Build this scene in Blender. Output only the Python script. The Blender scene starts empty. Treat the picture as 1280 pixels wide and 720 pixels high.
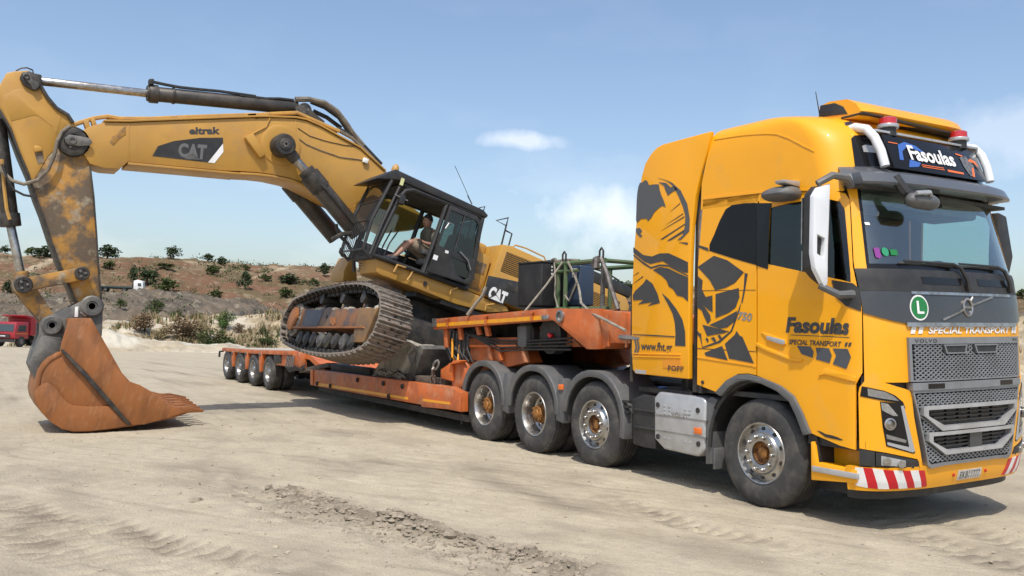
import bpy, bmesh, math, random
import numpy as np
from mathutils import Vector, Matrix
from mathutils.geometry import tessellate_polygon
PI = math.pi
rad = math.radians
scene = bpy.context.scene
col = scene.collection

# ---------------------------------------------------------------- camera
cd = bpy.data.cameras.new('camera')
cd.sensor_width = 36.0
cd.lens = 36.0 * 1119.6 / 1280
cd.clip_start = 0.1
cd.clip_end = 6000
cam = bpy.data.objects.new('camera', cd)
cam.matrix_world = Matrix(((0.52469694, 0.02494956, 0.8509234, 6.2567),
                           (0.85082632, -0.04832388, -0.52322019, -7.9835),
                           (0.0280658, 0.99852007, -0.04658314, 1.6689),
                           (0, 0, 0, 1)))
col.objects.link(cam)
scene.camera = cam

# ---------------------------------------------------------------- light
SUN = Vector((0.45, -0.35, 1.0)).normalized()          # towards the sun
SUN_EL = math.asin(SUN.z)
SUN_ROT = math.atan2(SUN.x, SUN.y)
scene.view_settings.view_transform = 'Standard'
scene.view_settings.look = 'None'
scene.view_settings.exposure = 0.3
scene.view_settings.gamma = 1.0
sl = bpy.data.lights.new('sun', 'SUN')
sl.energy = 3.05
sl.angle = rad(0.53)
sl.color = (1.0, 0.955, 0.88)
sun = bpy.data.objects.new('sun', sl)
sun.rotation_euler = SUN.to_track_quat('Z', 'Y').to_euler()
sun.location = (0, 0, 40)
col.objects.link(sun)

w = bpy.data.worlds.new('World')
scene.world = w
w.use_nodes = True
nt = w.node_tree
nt.nodes.clear()
out = nt.nodes.new('ShaderNodeOutputWorld')
bg = nt.nodes.new('ShaderNodeBackground')
bg.inputs['Strength'].default_value = 0.15
sky = nt.nodes.new('ShaderNodeTexSky')
sky.sky_type = 'NISHITA'
sky.sun_disc = False
sky.sun_elevation = SUN_EL
sky.sun_rotation = SUN_ROT
sky.air_density = 1.0
sky.dust_density = 2.2
sky.ozone_density = 1.1
# thin bright clouds: noise on the direction, denser towards the horizon
tc = nt.nodes.new('ShaderNodeTexCoord')
sep = nt.nodes.new('ShaderNodeSeparateXYZ')
nt.links.new(tc.outputs['Generated'], sep.inputs[0])
def wmath(op, a, b=None, clamp=False):
    n = nt.nodes.new('ShaderNodeMath'); n.operation = op; n.use_clamp = clamp
    for i, v in enumerate((a, b)):
        if v is None: continue
        if isinstance(v, (int, float)): n.inputs[i].default_value = v
        else: nt.links.new(v, n.inputs[i])
    return n.outputs[0]
mp = nt.nodes.new('ShaderNodeMapping')
mp.inputs['Scale'].default_value = (1.0, 1.0, 2.6)
mp.inputs['Location'].default_value = (0.43, 0.17, 0.0)
nt.links.new(tc.outputs['Generated'], mp.inputs[0])
nz = nt.nodes.new('ShaderNodeTexNoise')
nz.inputs['Scale'].default_value = 5.5
nz.inputs['Detail'].default_value = 9
nz.inputs['Roughness'].default_value = 0.55
nt.links.new(mp.outputs[0], nz.inputs['Vector'])
rmp = nt.nodes.new('ShaderNodeMapRange')
rmp.inputs['From Min'].default_value = 0.50
rmp.inputs['From Max'].default_value = 0.74
nt.links.new(nz.outputs['Fac'], rmp.inputs['Value'])
low = nt.nodes.new('ShaderNodeMapRange')                # clouds fade out higher up
low.inputs['From Min'].default_value = 0.03
low.inputs['From Max'].default_value = 0.25
low.inputs['To Min'].default_value = 0.22
low.inputs['To Max'].default_value = 0.04
nt.links.new(sep.outputs['Z'], low.inputs['Value'])
cl = wmath('MULTIPLY', rmp.outputs[0], low.outputs[0], True)
# one small elongated cloud low in the north-west
cd0 = Vector([(5.407,-7.456,1.882)][0]) - Vector((6.2567, -7.9835, 1.6689))
cd0.normalize()
sub = nt.nodes.new('ShaderNodeVectorMath'); sub.operation = 'SUBTRACT'
nrm = nt.nodes.new('ShaderNodeVectorMath'); nrm.operation = 'NORMALIZE'
nt.links.new(tc.outputs['Generated'], nrm.inputs[0])
nt.links.new(nrm.outputs[0], sub.inputs[0]); sub.inputs[1].default_value = cd0
scl = nt.nodes.new('ShaderNodeVectorMath'); scl.operation = 'MULTIPLY'
nt.links.new(sub.outputs[0], scl.inputs[0]); scl.inputs[1].default_value = (17, 17, 105)
wob = nt.nodes.new('ShaderNodeTexNoise'); wob.inputs['Scale'].default_value = 22; wob.inputs['Detail'].default_value = 6
nt.links.new(tc.outputs['Generated'], wob.inputs['Vector'])
ln = nt.nodes.new('ShaderNodeVectorMath'); ln.operation = 'LENGTH'
nt.links.new(scl.outputs[0], ln.inputs[0])
blob = wmath('SUBTRACT', wmath('ADD', 1.0, wmath('MULTIPLY', wmath('SUBTRACT', wob.outputs['Fac'], 0.5), 3.0)), ln.outputs['Value'], True)
def cloud(dv, sc_, k):
    sb = nt.nodes.new('ShaderNodeVectorMath'); sb.operation = 'SUBTRACT'; nt.links.new(nrm.outputs[0], sb.inputs[0]); sb.inputs[1].default_value = dv.normalized()
    m_ = nt.nodes.new('ShaderNodeVectorMath'); m_.operation = 'MULTIPLY'; nt.links.new(sb.outputs[0], m_.inputs[0]); m_.inputs[1].default_value = sc_
    l_ = nt.nodes.new('ShaderNodeVectorMath'); l_.operation = 'LENGTH'; nt.links.new(m_.outputs[0], l_.inputs[0])
    b_ = wmath('SUBTRACT', wmath('ADD', 1.0, wmath('MULTIPLY', wmath('SUBTRACT', wob2.outputs['Fac'], 0.5), 3.4)), l_.outputs['Value'], True)
    return wmath('MULTIPLY', b_, k)
wob2 = nt.nodes.new('ShaderNodeTexNoise'); wob2.inputs['Scale'].default_value = 11; wob2.inputs['Detail'].default_value = 8; wob2.inputs['Roughness'].default_value = .6
nt.links.new(tc.outputs['Generated'], wob2.inputs['Vector'])
E0 = Vector((6.2567, -7.9835, 1.6689))
c_a = cloud(Vector([(5.451,-7.391,1.8)][0]) - E0, (10, 10, 19), 0.50)
c_b = cloud(Vector([(5.753,-7.119,1.883)][0]) - E0, (8, 8, 26), 0.22)
c_c = cloud(Vector([(5.369,-7.523,1.74)][0]) - E0, (9, 9, 34), 0.12)
cl2 = wmath('MAXIMUM', wmath('MAXIMUM', cl, wmath('MAXIMUM', c_a, wmath('MAXIMUM', c_b, c_c))), wmath('MULTIPLY', blob, 0.4))
mx = nt.nodes.new('ShaderNodeMixRGB')
mx.inputs['Color2'].default_value = (7.6, 7.5, 7.5, 1)
nt.links.new(cl2, mx.inputs['Fac'])
nt.links.new(sky.outputs[0], mx.inputs['Color1'])
nt.links.new(mx.outputs[0], bg.inputs['Color'])
nt.links.new(bg.outputs[0], out.inputs['Surface'])

# ---------------------------------------------------------------- helpers
ORG = {}
def wloc(o): return ORG.get(o.name, Vector((0, 0, 0)))

SPLIT = set('roof_rack_slat spoiler_bracket wiper_recess marker_light mudguard_bracket mirror_arm mirror_glass mud_flap wheel_housing hand_hole lug_nut hydraulic_hose air_hose intake_slat cover_bolt cover_rib head_rib mudguard_vent chassis_rail axle seat_pad door_moulding moulding front_lettering front_quotes door_lettering web_lettering plate_lettering shorts step_gap front_vent air_intake label_mark deck_beam'.split())

class MB:
    "collects shapes; build() links them as one mesh object"
    def __init__(s): s.v = []; s.f = []; s.m = []
    def add(s, vs, fs, m=0):
        b = len(s.v); s.v += [tuple(p) for p in vs]
        for f in fs: s.f.append([b + i for i in f]); s.m.append(m)
        return s
    def box(s, c, d, m=0, R=None):
        c = Vector(c); h = Vector(d) / 2
        vs = [Vector((x * h.x, y * h.y, z * h.z)) for x in (-1, 1) for y in (-1, 1) for z in (-1, 1)]
        if R is not None: vs = [R @ p for p in vs]
        return s.add([c + p for p in vs], [(0, 1, 3, 2), (4, 6, 7, 5), (0, 4, 5, 1), (2, 3, 7, 6), (0, 2, 6, 4), (1, 5, 7, 3)], m)
    def prism(s, poly, axis, a, b, m=0):
        mk = {'x': lambda p, t: (t, p[0], p[1]), 'y': lambda p, t: (p[0], t, p[1]), 'z': lambda p, t: (p[0], p[1], t)}[axis]
        n = len(poly)
        vs = [mk(p, a) for p in poly] + [mk(p, b) for p in poly]
        fs = [list(range(n)), list(range(2 * n - 1, n - 1, -1))] + [(i, i + n, (i + 1) % n + n, (i + 1) % n) for i in range(n)]
        return s.add(vs, fs, m)
    def rings(s, rs, m=0, closed=True, caps=True):
        n = len(rs[0]); vs = [p for r in rs for p in r]; fs = []
        for k in range(len(rs) - 1):
            for i in range(n if closed else n - 1):
                j = (i + 1) % n
                fs.append((k * n + i, k * n + j, (k + 1) * n + j, (k + 1) * n + i))
        if caps and closed:
            fs.append(list(range(n))[::-1]); fs.append([(len(rs) - 1) * n + i for i in range(n)])
        return s.add(vs, fs, m)
    def tube(s, pts, r, n=8, m=0, caps=True, closed=False):
        pts = [Vector(p) for p in pts]; rs = []; L = len(pts)
        rr = r if isinstance(r, (list, tuple)) else [r] * L
        prev = None
        for i, p in enumerate(pts):
            if closed: t = (pts[(i + 1) % L] - pts[i - 1])
            else: t = pts[min(i + 1, L - 1)] - pts[max(i - 1, 0)]
            t.normalize()
            a = prev if prev is not None else (Vector((0, 0, 1)) if abs(t.z) < .9 else Vector((1, 0, 0)))
            u = (a - t * a.dot(t)); u.normalize(); prev = u; v = t.cross(u)
            rs.append([p + (u * math.cos(2 * PI * k / n) + v * math.sin(2 * PI * k / n)) * rr[i] for k in range(n)])
        if closed: rs.append(rs[0])
        return s.rings(rs, m, True, caps and not closed)
    def cyl(s, p0, p1, r0, r1=None, n=16, m=0):
        return s.tube([p0, p1], [r0, r0 if r1 is None else r1], n, m)
    def lathe(s, prof, o, ax, n=32, m=0, caps=False):
        "prof: (radius, height along ax)"
        o = Vector(o); ax = Vector(ax).normalized()
        u = ax.orthogonal().normalized(); v = ax.cross(u)
        rs = [[o + ax * h + (u * math.cos(2 * PI * k / n) + v * math.sin(2 * PI * k / n)) * r for k in range(n)] for r, h in prof]
        return s.rings(rs, m, True, caps)
    def ball(s, c, r, nu=12, nv=8, m=0):
        c = Vector(c); r = Vector(r) if not isinstance(r, (int, float)) else Vector((r, r, r))
        vs = [c + Vector((0, 0, r.z))]
        for i in range(1, nv):
            t = PI * i / nv
            vs += [c + Vector((r.x * math.sin(t) * math.cos(2 * PI * k / nu), r.y * math.sin(t) * math.sin(2 * PI * k / nu), r.z * math.cos(t))) for k in range(nu)]
        vs.append(c - Vector((0, 0, r.z))); e = len(vs) - 1
        fs = [(0, 1 + k, 1 + (k + 1) % nu) for k in range(nu)]
        for i in range(nv - 2):
            fs += [(1 + i * nu + k, 1 + (i + 1) * nu + k, 1 + (i + 1) * nu + (k + 1) % nu, 1 + i * nu + (k + 1) % nu) for k in range(nu)]
        b = 1 + (nv - 2) * nu
        fs += [(b + k, e, b + (k + 1) % nu) for k in range(nu)]
        return s.add(vs, fs, m)
    def panel(s, outer, fmap, th, holes=(), ca=(), cb=(), m=0):
        "2D outline with holes, cut on grid lines, bent by fmap(a, b, depth) and given thickness"
        loops = [[Vector((p[0], p[1], 0)) for p in l] for l in [outer] + list(holes)]
        flat = [p for l in loops for p in l]
        bm = bmesh.new(); vs = [bm.verts.new(p) for p in flat]
        for t in tessellate_polygon(loops):
            try: bm.faces.new([vs[i] for i in t])
            except ValueError: pass
        for k, cuts in ((0, ca), (1, cb)):
            for c in cuts:
                pc = Vector((0, 0, 0)); pc[k] = c; no = Vector((0, 0, 0)); no[k] = 1
                bmesh.ops.bisect_plane(bm, geom=bm.verts[:] + bm.edges[:] + bm.faces[:], dist=1e-5, plane_co=pc, plane_no=no)
        bmesh.ops.recalc_face_normals(bm, faces=bm.faces[:])
        bm.verts.index_update(); n = len(bm.verts)
        P = [(v.co.x, v.co.y) for v in bm.verts]
        fs = [[v.index for v in f.verts] for f in bm.faces]
        bd = [(e.verts[0].index, e.verts[1].index) for e in bm.edges if len(e.link_faces) == 1]
        bm.free()
        vv = [fmap(a, b, 0.0) for a, b in P] + [fmap(a, b, th) for a, b in P]
        ff = fs + [[i + n for i in f[::-1]] for f in fs] + [(a, b, b + n, a + n) for a, b in bd]
        return s.add(vv, ff, m)
    def islands(s):
        par = list(range(len(s.v)))
        def fd(a):
            while par[a] != a: par[a] = par[par[a]]; a = par[a]
            return a
        for f in s.f:
            for b in f[1:]: par[fd(f[0])] = fd(b)
        g = {}
        for f, mi in zip(s.f, s.m): g.setdefault(fd(f[0]), []).append((f, mi))
        o = []
        for fs in g.values():
            q = MB(); ix = {}
            for f, mi in fs:
                for i in f:
                    if i not in ix: ix[i] = len(q.v); q.v.append(s.v[i])
                q.f.append([ix[i] for i in f]); q.m.append(mi)
            o.append(q)
        return o
    def xf(s, fn, start=0):
        s.v[start:] = [tuple(fn(Vector(p))) for p in s.v[start:]]
        return s
    def build(s, name, mats, parent=None, bevel=0, seg=2, ang=32, smooth=True, kind=None, merge=0, bang=30):
        if name in SPLIT:                                    # loose pieces become objects of their own
            ps = s.islands()
            if len(ps) > 1: return [q.build(name, mats, parent, bevel, seg, ang, smooth, kind, merge, bang) for q in ps][0]
        o0 = wloc(parent) if parent else Vector((0, 0, 0))
        me = bpy.data.meshes.new(name)
        bm = bmesh.new()
        bv = [bm.verts.new((p[0] - o0.x, p[1] - o0.y, p[2] - o0.z)) for p in s.v]
        for f, mi in zip(s.f, s.m):
            try: q = bm.faces.new([bv[i] for i in f]); q.material_index = mi
            except ValueError: pass
        if merge: bmesh.ops.remove_doubles(bm, verts=bm.verts[:], dist=merge)
        bmesh.ops.recalc_face_normals(bm, faces=bm.faces[:])
        if bevel:
            es = [e for e in bm.edges if len(e.link_faces) == 2 and e.calc_face_angle(0) > rad(bang)]
            bmesh.ops.bevel(bm, geom=es, offset=bevel, segments=seg, profile=.5, affect='EDGES', clamp_overlap=True)
        bm.to_mesh(me); bm.free()
        for mt in (mats if isinstance(mats, (list, tuple)) else [mats]): me.materials.append(mt)
        if smooth:
            me.polygons.foreach_set('use_smooth', [True] * len(me.polygons))
            me.set_sharp_from_angle(angle=rad(ang))
        ob = bpy.data.objects.new(name, me); col.objects.link(ob)
        if parent: ob.parent = parent
        ORG[ob.name] = o0
        if kind: ob['kind'] = kind
        return ob

def tag(o, label=None, cat=None, group=None, kind=None):
    if label: o['label'] = label
    if cat: o['category'] = cat
    if group: o['group'] = group
    if kind: o['kind'] = kind
    return o
def thing(name, loc, label=None, cat=None, group=None, parent=None):
    o = bpy.data.objects.new(name, None); o.empty_display_size = .3; col.objects.link(o)
    p0 = wloc(parent) if parent else Vector((0, 0, 0))
    o.location = Vector(loc) - p0
    ORG[o.name] = Vector(loc)
    if parent: o.parent = parent
    return tag(o, label, cat, group)
def copy_tree(o, parent=None):
    c = o.copy(); col.objects.link(c)
    if parent: c.parent = parent
    for ch in list(o.children): copy_tree(ch, c)
    return c

# ---------------------------------------------------------------- materials
def mat(name, c1, c2=None, scale=4.0, rough=.5, metal=0.0, bump=0.0, bscale=60.0, coat=0.0, lo=.42, hi=.62, detail=7, stretch=None,
        c3=None, scale3=1.2, lo3=.5, hi3=.6, rvar=0.0, spec=None, attr=None, attrcol=None, c4=None, scale4=60, lo4=.54, hi4=.70):
    m = bpy.data.materials.new(name); m.use_nodes = True; t = m.node_tree; n = t.nodes; L = t.links
    b = n['Principled BSDF']
    b.inputs['Base Color'].default_value = (*c1, 1)
    b.inputs['Roughness'].default_value = rough
    b.inputs['Metallic'].default_value = metal
    if spec is not None: b.inputs['Specular IOR Level'].default_value = spec
    if coat:
        b.inputs['Coat Weight'].default_value = coat; b.inputs['Coat Roughness'].default_value = .04
    tcn = n.new('ShaderNodeTexCoord'); vec = tcn.outputs['Object']
    if stretch:
        mpn = n.new('ShaderNodeMapping'); mpn.inputs['Scale'].default_value = stretch
        L.new(vec, mpn.inputs[0]); vec = mpn.outputs[0]
    cur = None
    def noise(sc, lo_, hi_, det=detail):
        z = n.new('ShaderNodeTexNoise'); z.inputs['Scale'].default_value = sc; z.inputs['Detail'].default_value = det
        z.inputs['Roughness'].default_value = .62
        L.new(vec, z.inputs['Vector'])
        r = n.new('ShaderNodeMapRange'); r.inputs['From Min'].default_value = lo_; r.inputs['From Max'].default_value = hi_
        L.new(z.outputs['Fac'], r.inputs['Value']); return r.outputs[0], z.outputs['Fac']
    def mix(f, a, c):
        x = n.new('ShaderNodeMixRGB'); L.new(f, x.inputs['Fac'])
        if a is None: x.inputs['Color1'].default_value = (*c1, 1)
        else: L.new(a, x.inputs['Color1'])
        x.inputs['Color2'].default_value = (*c, 1); return x.outputs[0]
    if c2 is not None:
        f, _ = noise(scale, lo, hi); cur = mix(f, cur, c2)
    if c3 is not None:
        f, _ = noise(scale3, lo3, hi3); cur = mix(f, cur, c3)
    if c4 is not None:
        f, _ = noise(scale4, lo4, hi4, 4); cur = mix(f, cur, c4)
    if attr:
        a = n.new('ShaderNodeAttribute'); a.attribute_name = attr; cur = mix(a.outputs['Fac'], cur, attrcol)
    if cur is not None: L.new(cur, b.inputs['Base Color'])
    if rvar:
        f, raw = noise(scale * 1.7, .35, .7)
        mm = n.new('ShaderNodeMath'); mm.operation = 'MULTIPLY_ADD'; mm.use_clamp = True
        L.new(f, mm.inputs[0]); mm.inputs[1].default_value = rvar; mm.inputs[2].default_value = rough - rvar / 2
        L.new(mm.outputs[0], b.inputs['Roughness'])
    if bump:
        z = n.new('ShaderNodeTexNoise'); z.inputs['Scale'].default_value = bscale; z.inputs['Detail'].default_value = 5
        L.new(vec, z.inputs['Vector'])
        bn = n.new('ShaderNodeBump'); bn.inputs['Strength'].default_value = bump; bn.inputs['Distance'].default_value = .02
        L.new(z.outputs['Fac'], bn.inputs['Height']); L.new(bn.outputs[0], b.inputs['Normal'])
    return m
def glass(name, tint, refl=.05, rough=.02):
    "thin tinted pane: mostly see-through with a glossy surface"
    m = bpy.data.materials.new(name); m.use_nodes = True; t = m.node_tree; n = t.nodes; L = t.links
    for x in list(n):
        if x.type != 'OUTPUT_MATERIAL': n.remove(x)
    o = [x for x in n if x.type == 'OUTPUT_MATERIAL'][0]
    tr = n.new('ShaderNodeBsdfTransparent'); tr.inputs[0].default_value = (*tint, 1)
    gl = n.new('ShaderNodeBsdfGlossy'); gl.inputs['Roughness'].default_value = rough; gl.inputs[0].default_value = (1, 1, 1, 1)
    lw = n.new('ShaderNodeLayerWeight'); pw = n.new('ShaderNodeMath'); pw.operation = 'POWER'; L.new(lw.outputs['Facing'], pw.inputs[0]); pw.inputs[1].default_value = 4.0
    fr = n.new('ShaderNodeMath'); fr.operation = 'MULTIPLY_ADD'; L.new(pw.outputs[0], fr.inputs[0]); fr.inputs[1].default_value = .85; fr.inputs[2].default_value = refl
    mx = n.new('ShaderNodeMixShader'); L.new(fr.outputs[0], mx.inputs[0]); L.new(tr.outputs[0], mx.inputs[1]); L.new(gl.outputs[0], mx.inputs[2])
    L.new(mx.outputs[0], o.inputs[0]); return m

M = {}
M['paint'] = mat('truck_yellow_paint', (.86, .375, .004), (.82, .36, .006), 1.3, .5, coat=.5, bump=.006, bscale=6, rvar=.1, spec=.3, c3=(.66, .36, .07), scale3=3.1, lo3=.56, hi3=.95)
M['dark_grey'] = mat('dark_grey_paint', (.038, .041, .045), (.046, .048, .051), 3, .38, coat=.3, rvar=.1)
M['decal'] = mat('charcoal_vinyl', (.045, .045, .047), (.055, .054, .053), 6, .5)
M['plastic'] = mat('black_plastic', (.022, .022, .023), (.036, .034, .031), 7, .55, bump=.05, bscale=240, rvar=.15)
M['grey_plastic'] = mat('grey_plastic', (.095, .098, .102), (.125, .122, .115), 6, .55, bump=.05, bscale=200, rvar=.15)
M['gloss_black'] = mat('gloss_black', (.010, .010, .011), None, rough=.14, spec=.35)
M['black_glass'] = mat('tinted_black_glass', (.010, .010, .011), None, rough=.08, spec=.22)
M['visor'] = mat('visor_grey', (.085, .092, .10), (.095, .10, .108), 3, .32, coat=.3)
M['lamp_rim'] = mat('lamp_rim', (.34, .345, .35), None, rough=.25)
M['rubber'] = mat('tyre_rubber', (.042, .041, .040), (.115, .105, .09), 5, .82, bump=.12, bscale=55, lo=.45, hi=.75)
M['chrome'] = mat('polished_alloy', (.50, .495, .485), (.33, .31, .28), 7, .34, .9, rvar=.2, c3=(.30, .265, .21), scale3=11, lo3=.52, hi3=.75)
M['steel'] = mat('dull_steel', (.42, .42, .42), (.30, .28, .26), 6, .38, .9, rvar=.2)
M['silver'] = mat('silver_plastic', (.50, .51, .52), (.42, .42, .42), 4, .36, .45, rvar=.15)
M['grille'] = mat('grille_silver', (.25, .26, .275), (.21, .215, .22), 4, .42, .3)
M['hub'] = mat('rusty_gold_hub', (.34, .15, .035), (.13, .06, .025), 9, .6, .25)
M['white'] = mat('white_paint', (.80, .80, .79), (.72, .71, .68), 4, .4)
M['white_gloss'] = mat('pearl_white', (.72, .74, .76), None, rough=.2, coat=.5)
M['red'] = mat('signal_red', (.55, .012, .022), None, rough=.38)
M['red_lens'] = mat('red_lens', (.50, .02, .02), None, rough=.1, coat=.6)
M['orange_lens'] = mat('orange_lens', (.75, .16, .02), None, rough=.18, coat=.5)
M['blue_cap'] = mat('blue_cap', (.035, .10, .36), None, rough=.4)
M['green'] = mat('sign_green', (.015, .18, .045), None, rough=.4)
M['interior'] = mat('cab_interior', (.045, .045, .045), (.07, .068, .065), 6, .8)
M['trim'] = mat('pale_trim', (.30, .30, .28), (.24, .24, .225), 6, .8)
M['clear'] = glass('clear_glass', (.80, .88, .85))
M['screen'] = glass('windscreen_glass', (.80, .90, .87), .13)
M['tint'] = glass('tinted_glass', (.34, .42, .41))
M['lamp'] = glass('lamp_lens', (.93, .95, .96))
M['dark_metal'] = mat('dark_chassis', (.028, .027, .026), (.07, .063, .052), 5, .68, .2, bump=.08, bscale=60, lo=.45, hi=.7)
M['orange'] = mat('trailer_orange', (.52, .125, .028), (.36, .095, .03), 3.2, .52, bump=.05, bscale=50, c3=(.50, .27, .15), scale3=2.1, lo3=.52, hi3=.75, rvar=.2)
M['orange_fresh'] = mat('trailer_orange_fresh', (.60, .15, .028), (.50, .12, .03), 4, .45, rvar=.15)
M['reflect'] = mat('yellow_reflective_tape', (.80, .34, .01), (.70, .30, .02), 9, .35)
M['cat'] = mat('machine_yellow', (.49, .265, .048), (.435, .235, .05), 1.8, .48, bump=.03, bscale=30, c3=(.40, .225, .075), scale3=2.3, lo3=.54, hi3=.78, rvar=.15)
M['cat_dirty'] = mat('machine_yellow_worn', (.42, .21, .04), (.12, .085, .055), 2.4, .7, bump=.3, bscale=18, lo=.40, hi=.54, c3=(.33, .28, .20), scale3=5.0, lo3=.54, hi3=.70, rvar=.1)
M['cat_black'] = mat('machine_black', (.020, .020, .021), (.035, .033, .03), 4, .5, rvar=.15)
M['grease'] = mat('greasy_black', (.022, .020, .018), (.060, .050, .038), 6, .55, bump=.25, bscale=26)
M['cyl_dark'] = mat('cylinder_dark', (.045, .041, .038), (.085, .074, .064), 3, .48, .2, bump=.08, bscale=22, c3=(.12, .06, .045), scale3=1.6, lo3=.58, hi3=.7)
M['worn_grey'] = mat('worn_grey_steel', (.105, .104, .10), (.19, .18, .16), 4, .6, .3, bump=.18, bscale=26, c3=(.055, .052, .048), scale3=2.4, lo3=.5, hi3=.68)
M['rust'] = mat('bucket_rust', (.30, .110, .030), (.165, .064, .023), 1.7, .58, .1, bump=.07, bscale=45, lo=.44, hi=.74, c3=(.36, .18, .085), scale3=6.5, lo3=.54, hi3=.80, stretch=(1, 2.6, .8), rvar=.2)
M['shoe'] = mat('track_shoe_steel', (.20, .155, .12), (.36, .325, .275), 4, .66, .2, bump=.2, bscale=30, c3=(.055, .045, .038), scale3=3.0, lo3=.50, hi3=.66)
M['frame_rust'] = mat('track_frame_paint', (.20, .125, .075), (.075, .08, .095), 1.1, .6, .2, bump=.15, bscale=20, c3=(.28, .125, .05), scale3=1.7, lo3=.50, hi3=.62)
M['dust'] = mat('caked_dust', (.46, .42, .35), (.32, .285, .23), 7, .95, bump=.4, bscale=40)
M['timber'] = mat('weathered_timber', (.13, .10, .075), (.055, .045, .036), 6, .85, bump=.3, bscale=40, stretch=(.4, 3, 3))
M['concrete'] = mat('rough_concrete', (.36, .335, .29), (.24, .22, .185), 5, .92, bump=.5, bscale=26)
M['hose'] = mat('black_hose', (.018, .018, .018), (.04, .037, .032), 12, .5)
M['hose_tan'] = mat('dusty_hose', (.20, .165, .12), (.12, .10, .075), 8, .6)
M['pipe_yellow'] = mat('pipe_yellow', (.52, .29, .06), (.42, .24, .08), 6, .45)
M['rack_green'] = mat('green_rack_paint', (.075, .14, .055), (.11, .13, .065), 6, .6, bump=.05)
M['tank_blue'] = mat('blue_steel_box', (.035, .060, .105), (.05, .065, .09), 4, .5, bump=.06)
M['box_black'] = mat('black_plastic_tank', (.012, .012, .013), (.026, .025, .024), 3, .55, bump=.05)
M['strap'] = mat('ratchet_strap', (.30, .27, .22), (.21, .19, .15), 9, .9)
M['chain'] = mat('chain_steel', (.22, .20, .18), (.12, .10, .085), 9, .5, .7)

# ---------------------------------------------------------------- lettering
def glyphs(body, bold=0.0, shear=0.0, spacing=1.0):
    c = bpy.data.curves.new('t', 'FONT'); c.body = body; c.size = 1; c.offset = bold; c.shear = shear; c.space_character = spacing
    c.resolution_u = 3
    o = bpy.data.objects.new('t', c); col.objects.link(o)
    bpy.context.view_layer.update()
    me = bpy.data.meshes.new_from_object(o.evaluated_get(bpy.context.evaluated_depsgraph_get()))
    vs = [(v.co.x, v.co.y) for v in me.vertices]; fs = [list(p.vertices) for p in me.polygons]
    bpy.data.objects.remove(o); bpy.data.curves.remove(c); bpy.data.meshes.remove(me)
    x0 = min(v[0] for v in vs); x1 = max(v[0] for v in vs); y0 = min(v[1] for v in vs); y1 = max(v[1] for v in vs)
    return [((x - x0) / (x1 - x0), (y - y0) / (y1 - y0)) for x, y in vs], fs
def letter(name, body, parent, m, fmap, w, h, bold=0.0, shear=0.0, spacing=1.0):
    "fmap(a, b) takes metres from the lower left corner of the word to a point"
    vs, fs = glyphs(body, bold, shear, spacing)
    mb = MB(); mb.add([fmap(a * w, b * h) for a, b in vs], fs)
    return mb.build(name, m, parent, smooth=False)
def plane_map(o, u, v):
    o = Vector(o); u = Vector(u).normalized(); v = Vector(v).normalized()
    return lambda a, b: o + u * a + v * b

# ---------------------------------------------------------------- ground and terrain
EYE = (6.2567, -7.9835)
FWD = Vector((-0.852, 0.524)).normalized()
def hash2(xi, yi, seed):
    h = (xi.astype(np.int64) * 374761393 + yi.astype(np.int64) * 668265263 + seed * 974711) & 0xffffffff
    h = ((h ^ (h >> 13)) * 1274126177) & 0xffffffff
    return ((h ^ (h >> 16)) & 0xffff) / 65535.0
def vnoise(x, y, seed=0):
    xi = np.floor(x); yi = np.floor(y); fx = x - xi; fy = y - yi
    fx = fx * fx * (3 - 2 * fx); fy = fy * fy * (3 - 2 * fy)
    a = hash2(xi, yi, seed); b = hash2(xi + 1, yi, seed); c = hash2(xi, yi + 1, seed); d = hash2(xi + 1, yi + 1, seed)
    return (a + (b - a) * fx) * (1 - fy) + (c + (d - c) * fx) * fy
def fbm(x, y, oct=4, seed=0, gain=.5):
    s = 0; a = 1; t = 0
    for i in range(oct):
        s = s + a * vnoise(x * 2 ** i + 17.3 * i, y * 2 ** i - 9.1 * i, seed + i); t += a; a *= gain
    return s / t - .5
def ground_base(x, y):
    x = np.asarray(x, float); y = np.asarray(y, float)
    s = (x - EYE[0]) * FWD.x + (y - EYE[1]) * FWD.y
    d = -.0205 * np.clip(s - 28, 0, 80)
    d = d - .11 * np.exp(-(((x + 9.6) / 3.2) ** 2 + ((y + 6.2) / 1.9) ** 2))
    return d
def seg_field(x, y, pts):
    "distance to a polyline and side, with the length along it"
    best = np.full(x.shape, 1e9); sd = np.zeros(x.shape); al = np.zeros(x.shape); acc = 0
    for (x0, y0), (x1, y1) in zip(pts, pts[1:]):
        dx, dy = x1 - x0, y1 - y0; L = math.hypot(dx, dy)
        t = np.clip(((x - x0) * dx + (y - y0) * dy) / (L * L), 0, 1)
        d = np.hypot(x - x0 - t * dx, y - y0 - t * dy); k = d < best
        best = np.where(k, d, best); sd = np.where(k, ((x - x0) * dy - (y - y0) * dx) / L, sd); al = np.where(k, acc + t * L, al); acc += L
    return best, sd, al
RUT = [(-2.651,-5.102),(-1.895,-5.02),(-1.367,-4.91),(-0.831,-4.686),(-0.138,-4.585),(0.27,-4.452),(0.666,-4.343),(1.091,-4.215)]
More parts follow.
